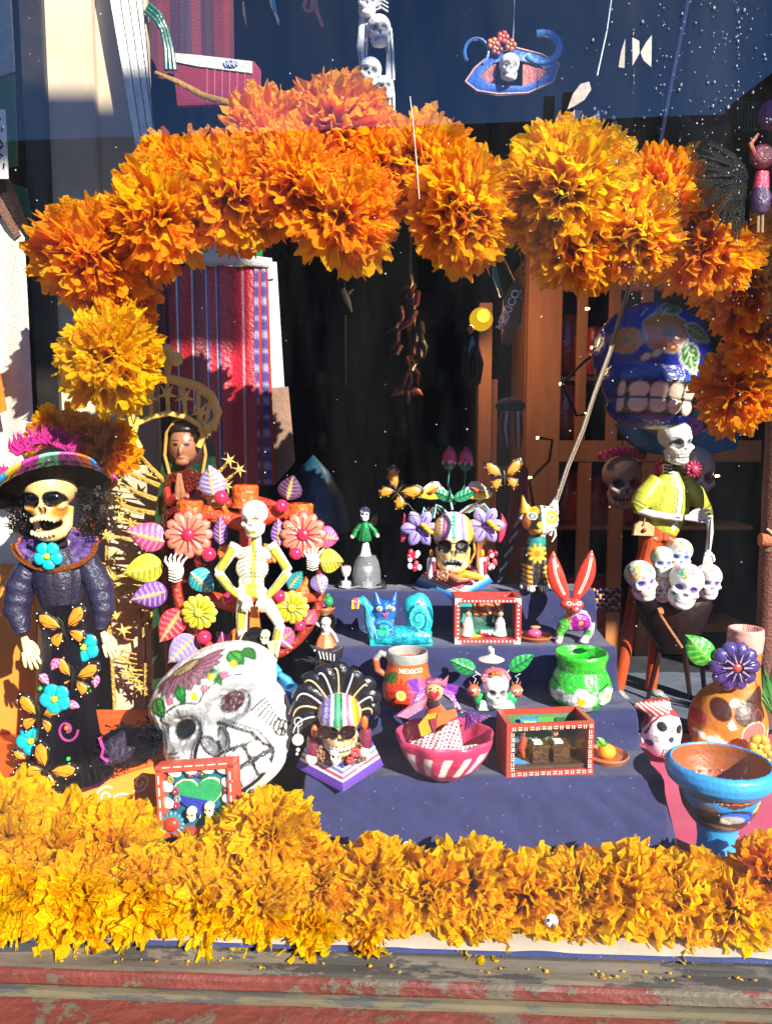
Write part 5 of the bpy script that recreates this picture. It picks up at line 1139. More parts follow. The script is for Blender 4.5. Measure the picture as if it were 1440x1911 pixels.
def nicho():
    T = Thing('tin_frame_picture', 'red framed shadow box with a glittery turquoise ground, green and blue heart and tiny skulls', 'shadow box', 360, 1572, 1.21, rz=R(-12))
    g = lambda u, v: (290 + u * 150 + v * 4, 1438 - u * 24 + v * 128)
    def quad(b, u0, v0, u1, v1, d, th, col, bev=0): b.slab([g(u0, v0), g(u1, v0), g(u1, v1), g(u0, v1)], d, th, col, bev)
    b = T.b(); quad(b, -.03, -.04, 1.03, 1.03, 24, 4, 'b84a34'); quad(b, -.02, 0, .06, 1, 0, 24, 'd0503a'); quad(b, .94, 0, 1.02, 1, 0, 24, 'd0503a'); quad(b, -.02, -.05, 1.02, .05, 0, 24, 'd0503a'); quad(b, -.02, .96, 1.02, 1.04, 0, 24, 'd0503a'); T.part('frame', b, CLAY, smooth=False)
    b = T.b()
    for k in range(6): b.slab([g(.08 + k * .15, -.03), g(.19 + k * .15, -.03), g(.19 + k * .15, -.015), g(.08 + k * .15, -.015)], -1, 1, 'f0d8c8')
    for k in range(5): b.slab([g(.01, .1 + k * .18), g(.028, .1 + k * .18), g(.028, .22 + k * .18), g(.01, .22 + k * .18)], -1, 1, 'f0d8c8'); b.slab([g(.965, .1 + k * .18), g(.983, .1 + k * .18), g(.983, .22 + k * .18), g(.965, .22 + k * .18)], -1, 1, 'f0d8c8')
    T.part('painted_dash', b, MATTE, smooth=False)
    b = T.b(); quad(b, .06, .05, .94, .96, 20, 3, '1a8aa8'); T.part('glitter_ground', b, GLIT, smooth=False)
    b = T.b()
    for (u, v) in [(.2, .08), (.42, .06), (.64, .06), (.86, .08), (.08, .3), (.08, .55), (.08, .8), (.92, .3), (.92, .55), (.92, .8)]: x, y = g(u, v); b.ell(x, y, 10, 15, 11, 3, 'f6f4ee', roll=8)
    T.part('scallop', b, MATTE)
    b = T.b(); hp = [g(.5 + .32 * (16 * math.sin(t) ** 3) / 16, .47 - .34 * (13 * math.cos(t) - 5 * math.cos(2 * t) - 2 * math.cos(3 * t) - math.cos(4 * t)) / 17) for t in [i * .2094 for i in range(30)]]
    b.slab([(x + (375 - x) * -.06, y + (1490 - y) * -.06) for x, y in hp], 14, 4, 'e8e0a0')
    b.slab(hp, 12, 3, '2a9a5c'); T.part('heart', b, MATTE, smooth=False)
    b = T.b(); lo = [(x, y) for x, y in hp if y > g(.5, .47)[1]]; lo = sorted(lo, key=lambda q: math.atan2(q[1] - 1510, q[0] - 360)); b.slab(lo, 11, 2, '2b3aa0'); T.part('blue_half', b, MATTE, smooth=False)
    for (u, v) in ((.42, .72), (.66, .66)):
        x, y = g(u, v); me = skull('tiny', 5, 'f0e6b0', lambda p: [p.ell(q * 13, -1, 8, 8, '111') for q in (-1, 1)] + [p.ell(0, -15, 2.5, 4, '111'), p.line([(-12, -30), (12, -30)], 1.5, '222')], .27, (0, -6, 0), (x - 360, 6, 1572 - y)); T.part('skull', me, MATTE)
    b = T.b(); x, y = g(.17, .84); b.flower(x, y, 24, 14, '3a7a88', 'd8341c', 2, pw=.2, h=3, rc=.6); T.part('sun_flower', b, CLAY)
    b = T.b()
    for (u, v, cc) in [(.2, .38, 'b03060'), (.22, .5, '8aa0a8'), (.2, .6, 'b03060'), (.5, .12, 'a04890'), (.42, .14, '7a5a8a'), (.58, .14, '3a6a50'), (.88, .4, 'a03a50'), (.88, .55, 'b89a50'), (.14, .2, 'b0a050')]: x, y = g(u, v); b.flower(x, y, 8, 6, cc, 'e8d060', 10, h=2)
    T.part('tiny_flowers', b, GLIT)
nicho()

# ---- small altars on the steps
def tableau_cape(T, b, X0, X1, Y0, Y1, cols):
    """striped cloth base seen corner-on: stacked zigzag bands"""
    xm = (X0 + X1) / 2 + (X1 - X0) * .06; n = len(cols)
    for k, cc in enumerate(cols):
        ya, yb = Y0 + (Y1 - Y0) * k / n, Y0 + (Y1 - Y0) * (k + 1) / n; e_ = 2.2 * k
        top = [(X0 - e_ + 8, ya), (xm, ya + 20), (X1 + e_ - 8, ya - 4)]; bot = [(X0 - e_ - 2 + 8, yb), (xm, yb + 22), (X1 + e_ + 2 - 8, yb - 4)]
        vs = []; dd = [10, -34 - k * 1.2, 10]
        for (x, y), d in list(zip(top, dd)) + list(zip(bot, dd)): vs.append(b.p(x, y, d))
        o = len(b.V); b.add(vs, [(0, 1, 4, 3), (1, 2, 5, 4)], cc)
    yt = Y0; b.add([b.p(X0 + 8, yt, 10), b.p(xm, yt + 20, -34), b.p(X1 - 8, yt - 4, 10), b.p(xm, yt - 20, 46)], [(0, 1, 2, 3)], cols[0])
def feather_altar():
    T = Thing('feather_headdress_altar', 'small skull altar with black feathered headdress, round glasses and a purple striped cloth base', 'skull ornament', 630, 1450, z=.1625)
    b = T.b(); tableau_cape(T, b, 565, 702, 1388, 1436, ['3a3a9a', '4858c0', 'e8e4f0', '8a90d0', 'f0eef4', 'd0607a', 'f2f0f4', '6a3ab0', '6a3ab0', '6030a8']); T.part('cloth_base', b, CLOTH, smooth=False)
    me = paintmesh(text_mesh('Musica Linda Mexico', 10, .3, .15), 'f0e8f4'); M = Matrix.Translation((38, -20, 22)) @ Matrix.Rotation(R(30), 4, 'Z') @ Matrix.Rotation(R(-14), 4, 'Y') @ Matrix.Scale(.72, 4); me.transform(M); T.part('lettering', me, MATTE, smooth=False)
    fe = [((622, 1330), (560, 1320), (553, 1360), 13), ((618, 1325), (562, 1290), (553, 1330), 14), ((618, 1318), (570, 1262), (560, 1298), 15), ((622, 1308), (590, 1245), (575, 1265), 15), ((628, 1300), (612, 1232), (600, 1250), 15), ((636, 1300), (640, 1228), (628, 1240), 15), ((645, 1302), (668, 1236), (662, 1250), 15), ((652, 1308), (690, 1252), (688, 1275), 15), ((658, 1318), (700, 1275), (698, 1300), 14), ((660, 1328), (700, 1300), (697, 1325), 13)]
    for i, (a, m_, e_, w_) in enumerate(fe):
        b = T.b(); P_ = []; 
        for k in range(9): t = k / 8; P_.append((a[0] * (1 - t) ** 2 + 2 * m_[0] * t * (1 - t) + e_[0] * t * t, a[1] * (1 - t) ** 2 + 2 * m_[1] * t * (1 - t) + e_[1] * t * t, -8 - 4 * math.sin(t * 3) + i % 2 * 3))
        b.tube(P_, [w_ * 1.35 * (.4 + .6 * math.sin(min(1, .25 + k / 9) * 2.6)) for k in range(9)], '1b1a1c', 12, flat=.55)
        q = T.part('feather', b, LACQ)
        b = T.b(); b.tube([(x - 3, y - 2, d - w_ * .74) for x, y, d in P_], [1.9] * 8 + [1], 'c8b088' if i % 2 else 'c8c0d0', 6); T.part('gilt_edge', b, CLAY, q)
    def pf(p):
        st = ['7a60b0', 'c8c0e0', '8a78c8', 'e0d8e8', '3a8a60', '60b080', '2a7a50', 'd8d8d0', 'd86080', 'e8a0a8', 'e8c840', 'd89020']
        for k, cc in enumerate(st): x0 = -33 + k * 5.5; p.poly([(x0, 8), (x0 + 5.6, 8), (x0 * .8 + 4.6, 50), (x0 * .8, 50)], cc)
        for k in range(9): p.line([(-24 + (k % 2) * 5, 12 + k * 4), (-16 - (k % 2) * 5, 14 + k * 4)], .7, '4a3080'); p.line([(0 + (k % 2) * 4, 12 + k * 4), (4 - (k % 2) * 4, 14 + k * 4)], .8, '1a5a38')
        for q in (-1, 1): p.ell(q * 14, -2, 10.5, 10, '2a1418'); p.ring(q * 14, -2, 11, 10.4, .9, '1a1210')
        p.line([(-3, -1), (3, -1)], .8, '1a1210'); p.ell(-2.5, -14, 2, 4, '2a1a14'); p.ell(2.5, -14, 2, 4, '2a1a14')
        p.ell(-24, -14, 6, 8, 'd89a50', soft=4); p.ell(24, -14, 6, 8, 'd89a50', soft=4)
        p.poly([(-20, -24), (20, -24), (17, -35), (-17, -35)], '2a1a18'); [p.ell(-15 + k * 6, -29, 2.6, 4.4, 'f0eee4') for k in range(6)]
    T.part('skull', skull('mid', 2.4, 'd8b888', pf, 1.12, (4, 0, 4), (6, -22, 1450 - 1338)), CLAY)
    b = T.b(); 
    for x in (611, 652):
        b.tube([(x + 13 * math.cos(R(a)), 1339 + 12 * math.sin(R(a)), -62) for a in range(0, 361, 20)], 1.1, '2a2020', 5)
        b.ell(x, 1339, -60, 12.5, 11.5, 1.2, '2a1015', seg=20, rings=8)
    b.tube([(624, 1338, -62), (639, 1338, -62)], 1.1, '2a2020', 5); T.part('glasses', b, BEAD)
    b = T.b(); rg = random.Random(3)
    for k in range(190):
        a = rg.uniform(0, 6.28); r = math.sqrt(rg.random()); x, y = 640 + 52 * r * math.cos(a), 1392 + 22 * r * math.sin(a); b.sphere(x, y, -28 - 10 * (1 - r), 3, rg.choice(['5a3a30', '7a5a48', '8a6a58', 'a07a5a']), 6, 4)
    T.part('seed_bed', b, CLAY)
    T.part('tiny_skull', skull('tiny', 5, 'f4f2ec', lambda p: face(p), .34, (0, 0, 0), (0, -44, 1450 - 1388)), CLAY)
    b = T.b(); b.flower(664, 1385, 10, 6, 'c04040', 'e08080', -42, h=3); b.flower(655, 1400, 8, 6, 'b83a3a', 'e08080', -42, h=3); T.part('tiny_flowers', b, CLAY)
    for x, y in ((590, 1352), (681, 1335)):
        b = T.b(); b.ell(x, y, -26, 6.5, 13, 6, 'e8641c'); T.part('flame', b, CLAY)
    for x, y in ((586, 1375), (683, 1360)):
        b = T.b(); b.lathe(x, [(9, y - 14), (11, y - 4), (11, y + 22), (8, y + 26)], -22, '7a2a48', n=16); b.ell(x - 2, y + 28, -26, 11, 12, 9, 'f0eee8'); T.part('candle', b, CLAY)
    b = T.b(); b.tube(arc(560, 1336, 7, 8, 0, 360, 14) and [(560 + 7 * math.cos(R(a)), 1336 + 8 * math.sin(R(a)), -20) for a in range(0, 361, 24)], 1.5, 'b0b0b0', 6); b.sphere(559, 1370, -20, 11, 'f0ece0'); b.sphere(559, 1389, -20, 4, 'c8c0b0'); b.sphere(557, 1397, -20, 3, 'c8c0b0'); b.tube([(560, 1344, -20), (559, 1360, -20)], 1.4, 'b0b0b0', 5); T.part('bead_earring', b, BEAD)
feather_altar()
def tulip_altar():
    T = Thing('flower_altar', 'skull altar with striped cap, pink tulips, white lilies and purple blossoms on blue base', 'skull ornament', 845, 1098, z=.409)
    b = T.b(); tableau_cape(T, b, 782, 912, 1070, 1092, ['d8506a', 'f0e8e8', 'e8a0a8', 'f4f0f0', '90d0e8', '40a8e0', '2a7ad0', '2450b8']); T.part('cloth_base', b, CLOTH, smooth=False)
    def pf(p):
        st = ['e8b820', 'e8c850', 'f0e8d8', 'c8609a', 'e8b0c8', 'f4f0e8', 'd8e8d8', '70b0a0', 'e8f0ea', 'f0d0d8', 'c870a0', 'f0ece0', 'e8c850', 'e0a020']
        for k, cc in enumerate(st): x0 = -35 + k * 5; p.poly([(x0, 8), (x0 + 5.1, 8), (x0 * .8 + 4.2, 50), (x0 * .8, 50)], cc)
        for k in range(7): p.ell(-1, 14 + k * 5, 2.6, 2, '3a8a80'); p.line([(-24, 12 + k * 5), (-20, 12 + k * 5)], .8, '7a4a20')
        for q in (-1, 1): p.ell(q * 14.5, -3, 12, 11.5, '151210'); p.line([(-34, 3), (34, 3)], .7, '2a2018')
        p.ell(-2.6, -17, 1.8, 5, '2a1a10'); p.ell(2.6, -17, 1.8, 5, '2a1a10'); p.ell(0, -46, 16, 6, 'd8a860', soft=4)
        p.ell(0, -33, 18, 9, '1a1210'); [p.poly([(-16 + k * 6.6, -25), (-10.4 + k * 6.6, -25), (-10.8 + k * 6.6, -33), (-15.6 + k * 6.6, -33)], 'f4f2e8') for k in range(5)]; [p.poly([(-12 + k * 6.2, -38), (-7 + k * 6.2, -38), (-7.4 + k * 6.2, -42), (-11.6 + k * 6.2, -42)], 'f0ece0') for k in range(4)]
    T.part('skull', skull('mouth', 2.2, 'e8c878', pf, 1.08, (4, 0, -4), (-2, -10, 1098 - 1008), open_=5), CLAY)
    b = T.b(); b.tube([(880, 990, -8), (884, 1030, -8), (874, 1050, -8)], 2.5, 'd8a020', 6); T.part('gold_braid', b, GOLD)
    for x, y in ((836, 864), (866, 866)):
        b = T.b(); b.ell(x, y - 8, -2, 13.5, 20, 13, 'd8386c', seg=18, rings=12); b.tube([(x, y - 24, -2), (x, y - 32, -2)], [7, 1], 'd8386c', 10)
        q = T.part('tulip', b, LACQ)
        b = T.b(); b.lathe(x, [(13, y - 1), (13.6, y + 4), (9, y + 11), (4, y + 14)], -2, '2f5a4a', n=14, fn=lambda a, i: 1); 
        for k in range(7): a = k * .9; b.tube([(x + 13 * math.cos(a), y + 2, -2 + 13 * math.sin(a)), (x + 12.6 * math.cos(a + .2), y - 6, -2 + 13.2 * math.sin(a + .2))], [2, .5], 'f0e0e0', 4)
        T.part('sepals', b, CLAY, q)
        b = T.b(); b.tube([(x, y + 12, -2), (x - 2, y + 40, -2), (845, y + 75, 0)], 1.8, '3a7a70', 6); T.part('stem', b, CLAY, q)
    for sx in (-1, 1):
        cx = 846
        b = T.b()
        pts = [(cx + sx * 20, 925), (cx + sx * 36, 912), (cx + sx * 34, 900), (cx + sx * 50, 900), (cx + sx * 68, 924), (cx + sx * 66, 930), (cx + sx * 40, 934)]
        pts = [(cx + sx * 16, 915), (cx + sx * 30, 898), (cx + sx * 44, 898), (cx + sx * 70, 920), (cx + sx * 66, 928), (cx + sx * 44, 932), (cx + sx * 26, 930)]
        b.puff(pts, -6, 5, 'f4f0e2', rim='e0d8c0', th=3); b.puff([(x + (cx + sx * 44 - x) * .25, y + (918 - y) * .25 + 2) for x, y in pts], -10, 2, 'f2d030', th=1)
        b.tube([(cx + sx * 30, 908, -14), (cx + sx * 42, 916, -17), (cx + sx * 50, 918, -14)], [2, 4, 1.5], 'e0603a', 7)
        T.part('lily', b, CLAY)
        b = T.b(); b.leaf(cx - 2, 930, cx + sx * 42, 914, 10, '2a9a68', '165a3a', -14, nv=6); T.part('leaf', b, CLAY)
    b = T.b()
    for k in range(5): b.tube([(836 - k * 10, 960 - k * 1, -6), (822 - k * 8, 945, -8), (812 - k * 7, 940 + k * 8, -8), (808 - k * 3, 965, -8)], 2, ['9ac0c0', '3a6a6a', '8a4a3a', '2a2a2a', '9ac0c0'][k], 6)
    for k in range(6): b.tube([(856 + k * 3, 955, -6), (870 + k * 6, 944 - k, -8), (886 + k * 6, 938 + k * 4, -8), (896 + k * 2, 958 + k * 2, -8)], 2, ['9ac0c0', '8a5a4a', '2a2a2a', 'a07a6a', '3a6a6a', '9ad0d0'][k], 6)
    b.tube([(842, 950, -4), (838, 930, -4)], 2.2, '9ad0c8', 6); T.part('ribbons', b, CLAY)
    for X, Y in ((782, 984), (902, 978)):
        b = T.b(); b.flower(X, Y, 36, 6, '9a88cc', '6a50b0', -14, pw=.34, h=6, rc=.14, rim='c8c0e8', line='5a3a90', point=.5)
        for k in range(3): b.ell(X + 6 + k * 6, Y - 8 + k * 6, -28, 7, 4.5, 4, 'e8b020', roll=20)
        T.part('purple_blossom', b, CLAY)
    for sx, X in ((-1, 755), (1, 935)):
        b = T.b(); b.puff([(X - 2, 956), (X + 4, 966), (X + 9, 978), (X + 4, 1000), (X - 2, 1012), (X - 8, 1010), (X - 7, 985)], 0, 6, 'd83a60', th=4); T.part('pink_bud', b, CLAY)
    for X in (803, 896):
        b = T.b(); b.lathe(X, [(6, 1036), (8, 1040), (9, 1070), (6, 1074)], -20, 'f4ece4', n=14); b.tube([(X + 4, 1042, -28), (X + 5, 1066, -28)], 3.4, 'a83050', 6); q = T.part('candle', b, CLAY)
        b = T.b(); b.ell(X, 1029, -20, 4, 8, 4, 'f0a020'); T.part('flame', b, CLAY, q)
    for X in (772, 912):
        b = T.b(); rg = random.Random(X)
        for k in range(12): b.ell(X + rg.uniform(-10, 10), 1044 + rg.uniform(-16, 16), -10, 5, 6, 4, rg.choice(['c8203a', 'd83a50', 'f0e8e8', 'a01a30']))
        T.part('red_tassel', b, CLAY)
    b = T.b(); rg = random.Random(6)
    for k in range(60): b.sphere(826 + rg.uniform(-14, 14), 1068 + rg.uniform(-9, 6), -36 + rg.uniform(-4, 4), 3.2, rg.choice(['9a5a40', 'b8785a', '7a4030', 'c89070']), 7, 5)
    b.tube([(836, 1066, -40), (850, 1072, -46), (868, 1072, -44)], [5, 7, 4], 'b87050', 8); b.tube([(850, 1068, -44), (862, 1062, -46), (880, 1066, -44), (896, 1072, -38)], [5, 7, 7, 3], 'f0a818', 8); T.part('offerings', b, CLAY)
tulip_altar()
def wing_butterfly(X, Y, s, ang, lab):
    T = Thing('clay_butterfly', lab, 'butterfly', X, Y, 1.74); b = T.b()
    butterfly(b, X, Y, 0, s, ang, 'f0902c', '3a2a10', c3='f4e040'); T.part('wings', b, CLAY)
    b = T.b(); b.tube([(X, Y, 4), (X + (845 - X) * .3, Y + 40, 20), (X + (845 - X) * .6, Y + 60, 40)], .8, '6a6a6a', 5); T.part('wire', b, CLAY)
wing_butterfly(742, 916, 1.05, 38, 'yellow and orange butterfly on a wire at the left of the pink tulips')
wing_butterfly(940, 888, .95, -5, 'orange butterfly on a wire at the right of the pink tulips')

def leaf_skull():
    T = Thing('leaf_eared_skull', 'small white skull under a pale hat with two green leaves and two orange faces', 'skull ornament', 922, 1318, z=.233)
    b = T.b(); b.slab([(892, 1298), (952, 1298), (958, 1318), (888, 1318)], -24, 44, 'd8f0d8', 3); b.ell(895, 1300, -14, 14, 14, 10, '2aa060'); b.ell(950, 1298, -14, 12, 14, 10, '2aa060'); T.part('base', b, CLAY)
    def pf(p):
        for q in (-1, 1): p.ell(q * 14, -1, 10, 9, '8a8a86'); p.ell(q * 14, -1, 6, 5.5, '3a3a3a')
        p.ell(-2, -14, 1.8, 4, '222'); p.ell(2, -14, 1.8, 4, '222'); p.poly([(-17, -22), (17, -22), (14, -38), (-14, -38)], 'f0f0ea', '222', .9); p.line([(-16, -30), (16, -30)], .8, '222'); [p.line([(k * 5, -23), (k * 5, -37)], .7, '222') for k in range(-2, 3)]
    T.part('skull', skull('mid', 2.4, 'f4f3ee', pf, .66, (0, 0, 0), (0, -18, 1318 - 1280)), CLAY)
    b = T.b(); b.flower(921, 1254, 13, 8, 'e85a28', 'f0d020', -28, h=3); b.flower(902, 1258, 9, 6, 'c8707a', 'e8b0a0', -20, h=3); b.flower(940, 1258, 9, 6, 'c8707a', 'e8b0a0', -20, h=3); b.ell(921, 1250, -10, 22, 9, 12, 'b8606a'); T.part('flower_crown', b, CLAY)
    b = T.b(); b.lathe(914, [(1, 1204), (5, 1206), (6, 1218), (24, 1226), (20, 1229), (4, 1226)], -8, 'e8dcd0', n=26); b.sphere(911, 1212, -14, 2.2, '1a1a1a', 7, 5); b.sphere(911, 1205, -8, 4, 'f0e8e0', 8, 6); T.part('hat', b, CLAY)
    b = T.b(); b.tube([(914, 1226, -8), (916, 1246, -8)], 2.2, '9a8a80', 6); b.tube([(882, 1247, -8), (904, 1264, -8)], 1.4, 'c8c8c8', 5); b.tube([(950, 1243, -8), (934, 1262, -8)], 1.4, 'c8c8c8', 5); T.part('wire', b, CLAY)
    for x, y, x2, y2 in ((885, 1248, 838, 1228), (948, 1246, 992, 1218)): b = T.b(); b.leaf(x, y, x2, y2, 14, '1f9a48', '0c5a28', -10, nv=5, cup=.15); T.part('leaf', b, CLAY)
    for X in (882, 960):
        b = T.b(); b.sphere(X, 1284, -12, 12, 'c86a4a', 16, 12); b.sphere(X - 2, 1282, -22, 4.4, 'f4ece0', 10, 8); b.sphere(X - 2, 1282, -26, 2, '111', 8, 6); b.sphere(X + 9, 1281, -18, 2.4, 'f4ece0', 8, 6)
        for q in (-1, 1): b.tube([(X + q * 5, 1274, -12), (X + q * 8, 1266, -12)], [3, .6], '8a3a2a', 6)
        b.tube([(X - 6, 1291, -20), (X, 1293, -23), (X + 6, 1291, -20)], 1, '4a1a14', 5); b.tube([(X, 1270, -12), (X + 4, 1262, -10), (X - 2, 1258, -10), (X + 8, 1252, -10)], .8, 'c8c8c8', 5)
        T.part('orange_face', b, CLAY)
leaf_skull()

# ---- pottery
def pot_paint(b, vox, fn, mask_d=4):
    me, cols = fuse(b, vox, 2); v, n_ = arrs(me); p = Paint(v[:, 0] + b.ax, b.ay - v[:, 2], cols, n_[:, 1] < .3, vox * .5); fn(p, v); return tmesh(me, cols)
T = Thing('orange_mug', 'orange clay mug with red and magenta painted flowers and the word MEXICO', 'mug', 757, 1312, z=.233)
b = T.b(); pr = [(37, 1212), (38, 1222), (37, 1236), (41, 1255), (47, 1278), (46, 1298), (36, 1313)]
b.lathe(760, [(r, y) for r, y in pr] + [(2, 1312), (2, 1300), (33, 1296), (40, 1270), (33, 1236), (34, 1214), (36, 1210), (37, 1212)], 0, 'd8622a', n=56, cap=False)
b.tube([(724, 1222, 0), (710, 1216, 0), (701, 1228, 0), (704, 1248, 0), (718, 1258, 0)], [6, 6.5, 7, 6.5, 6], 'c05a34', 12)
def mf(p, v):
    p.poly([(700, 1200), (820, 1200), (820, 1229), (700, 1229)], '9a9a94'); p.m[:] = v[:, 1] < 2
    p.flower(747, 1283, 30, 16, 'd03418', 'f0d830', None, 0, .12); p.ell(747, 1283, 9, 9, 'f4e8a0'); p.ell(747, 1283, 5.5, 5.5, 'f0c818')
    p.flower(784, 1278, 26, 16, 'd84a78', '3a7ad0', None, 8, .12); p.ell(784, 1278, 6.5, 7.5, '2a8ad8'); p.leaf(726, 1262, 740, 1243, 8, '4a7a28', '2a4a18', '2a4a18'); p.leaf(716, 1268, 728, 1248, 6, '4a7a28'); p.ell(762, 1307, 9, 4, 'b82a20')
mf and T.part('body', pot_paint(b, 1.7, mf), CLAY)
me = paintmesh(text_mesh('MEXICO', 13, .5, .35), 'f4ecd8'); v = [(x, z) for x, y, z in [q.co for q in me.vertices]]
for q in me.vertices: x, y, z = q.co; a = (x + 6) / 40; q.co = (3 + 38.2 * math.sin(a) + 0 , -38.4 * math.cos(a) + y * .4, z + 1312 - 1244)
me.update(); T.part('lettering', me, MATTE, smooth=False)
T = Thing('green_pot', 'bright green speckled pot with white painted flowers on the second step', 'pot', 1083, 1316, z=.233)
b = T.b(); pr = [(47, 1214), (49, 1220), (45, 1232), (44, 1244), (51, 1258), (58, 1278), (54, 1300), (38, 1316)]
b.lathe(1082, pr + [(2, 1315), (2, 1300), (46, 1292), (50, 1276), (40, 1250), (40, 1232), (44, 1216), (46, 1212), (47, 1214)], 0, '38c030', n=60, cap=False)
b.ell(1100, 1213, 24, 13, 5, 6, '40c838')
def gf(p, v):
    rg = np.random.RandomState(2)
    for k in range(160): a = rg.uniform(1030, 1138); y = rg.uniform(1238, 1308); p.ell(a, y, 1.4, 1.4, '80e070' if k % 2 else '2a9a28')
    for k in range(26): p.line([(1040 + k * 3.4, 1236), (1040 + k * 3.4, 1243)], .8, '1f7a20')
    for X, Y, r in ((1070, 1292, 25), (1120, 1285, 17), (1036, 1286, 12)):
        for k in range(5): a = R(-90 + 72 * k); p.ell(X + math.cos(a) * r * .72, Y + math.sin(a) * r * .62, r * .5, r * .42, '5a5a50'); p.ell(X + math.cos(a) * r * .72, Y + math.sin(a) * r * .62, r * .46, r * .38, 'eceae4')
        p.ell(X, Y, r * .3, r * .3, 'e8c020')
    for pts in ([(1036, 1268), (1030, 1262)], [(1122, 1264), (1110, 1268), (1100, 1272)], [(1128, 1300), (1112, 1302), (1100, 1296)]): p.line(pts, 1.6, '1a3a1a')
T.part('body', pot_paint(b, 1.8, gf), LACQ)
T = Thing('pink_bowl', 'pink and white rippled clay bowl holding the little yarn doll', 'bowl', 828, 1447, z=.1625)
b = T.b(); n = 72; prr = [(91, 1368), (89, 1376), (80, 1398), (62, 1424), (40, 1442), (30, 1447)]
b.lathe(829, [(2, 1440), (35, 1436), (58, 1414), (74, 1390), (83, 1368), (88, 1362)] + prr + [(2, 1447)], 0, 'c83a62', n=n, fn=lambda a, i: 1 + .03 * math.sin(a * 9), sq=.92)
def bf(p, v):
    r = np.hypot(v[:, 0] - 1, v[:, 1] / .92); z = 1447 - v[:, 2]
    out = (n_out := (v[:, 1] < 0)) & (z > 1384) & (r > 45)
    a = np.arctan2(v[:, 0] - 1, -v[:, 1]); w = np.sin(a * 14 + z * .06) > .15; m = (out & w & (z < 1428))
    p.c[m] = np.array(c('efe0d8'))
T.part('body', pot_paint(b, 2.0, bf), CLAY)
T = Thing('yarn_doll', 'little cloth doll with heart face and purple ribbon braids sitting in the pink bowl', 'doll', 815, 1432, z=.1725); T.e.location.z += .016; T.e.scale = tuple(q * 1.12 for q in T.e.scale)
b = T.b(); b.tube([(812, 1432, 8), (818, 1400, 0), (812, 1350, -4), (810, 1335, -4)], [26, 24, 18, 8], 'e0662a', 16, flat=.8); T.part('orange_blouse', b, CLOTH)
b = T.b()
def lace(u, v_): return 'f0e8e4' if (int(u * 24) + int(v_ * 14)) % 3 else 'a83a50'
vs = []; cs = []; nx, ny = 60, 40
for (crn) in ([(768, 1388), (846, 1348), (856, 1405), (792, 1422)], [(800, 1404), (856, 1392), (886, 1388), (830, 1424)]):
    vs = []; cs = []
    for j in range(ny + 1):
        for i in range(nx + 1):
            u, t = i / nx, j / ny; A, Bq, Cq, Dq = crn
            x = (A[0] * (1 - u) + Bq[0] * u) * (1 - t) + (Dq[0] * (1 - u) + Cq[0] * u) * t; y = (A[1] * (1 - u) + Bq[1] * u) * (1 - t) + (Dq[1] * (1 - u) + Cq[1] * u) * t
            vs.append(b.p(x, y + 1.5 * math.sin(u * 14), -34 - 12 * math.sin(u * 3.1) - t * 8 + 2 * math.sin(u * 17 + t * 6))); cs.append(lace(u, t))
    b.add(vs, [(j * (nx + 1) + i, j * (nx + 1) + i + 1, (j + 1) * (nx + 1) + i + 1, (j + 1) * (nx + 1) + i) for j in range(ny) for i in range(nx)], cs)
T.part('lace_skirt', b, CLOTH)
b = T.b(); b.slab([(782, 1362), (796, 1345), (812, 1342), (806, 1372), (788, 1384)], -30, 3, 'd8b030'); b.slab([(800, 1352), (812, 1350), (808, 1378)], -33, 3, 'b02a4a'); b.slab([(812, 1344), (842, 1336), (846, 1348), (810, 1366)], -30, 6, 'e88038', 2); T.part('patchwork', b, CLOTH, smooth=False)
b = T.b(); b.tube([(806, 1326, -8), (808, 1336, -6)], [9, 12], '3a1a24', 12); T.part('collar', b, CLOTH)
b = T.b(); b.ell(809, 1313, -8, 15, 16, 13, 'e8b078', seg=20, rings=14); T.part('head', b, CLOTH)
b = T.b(); b.puff([(809, 1324), (801, 1315), (802, 1309), (806, 1309), (809, 1313), (812, 1309), (816, 1309), (817, 1315)], -21, 2, 'c8203a', th=2); b.sphere(803, 1305, -20, 1.4, '222', 6, 5); b.sphere(815, 1305, -20, 1.4, '222', 6, 5); T.part('heart_mouth', b, MATTE)
b = T.b(); rg = random.Random(12)
for k in range(9): b.tube([(797 + k * 3, 1300, -12), (796 + k * 3.2, 1294, -8), (800 + k * 2.4, 1296, 4)], 2.2, '8a3a6a', 5)
b.puff([(800, 1298), (812, 1290), (826, 1296), (832, 1284), (828, 1304), (814, 1300)], -14, 3, 'e07090', th=2)
for q, X in ((-1, 784), (1, 836)):
    for k in range(6): b.tube([(809 + q * 14, 1312, -6), (X + q * 2, 1318 + k, -10), (X + q * (6 + k * 2.4), 1336 + k * 3, -10 + k)], [4, 4.4, 3], ['a85ac0', 'e8c0d8', '7a2a9a', 'd080b8', '9a3ab0', 'f0e0e8'][k], 6)
T.part('hair_ribbons', b, SHINY)
b = T.b(); b.slab([(764, 1296), (782, 1292), (786, 1318), (772, 1312)], -6, 2, '7a3aa8'); b.slab([(776, 1330), (796, 1322), (790, 1340), (764, 1356), (746, 1352)], -20, 8, 'd080a0', 2); b.slab([(820, 1300), (850, 1306), (846, 1320), (826, 1316)], -4, 2, '7a2a98')
for k in range(26): b.tube([(846, 1340, -16), (862 + k % 5, 1346, -18), (858 + k * 1.9, 1378 - k * 1.1, -16)], [2, 1.4, .6], ['5a1a6a', '2a1020', '8a3a9a'][k % 3], 4)
T.part('purple_tassels', b, SHINY)
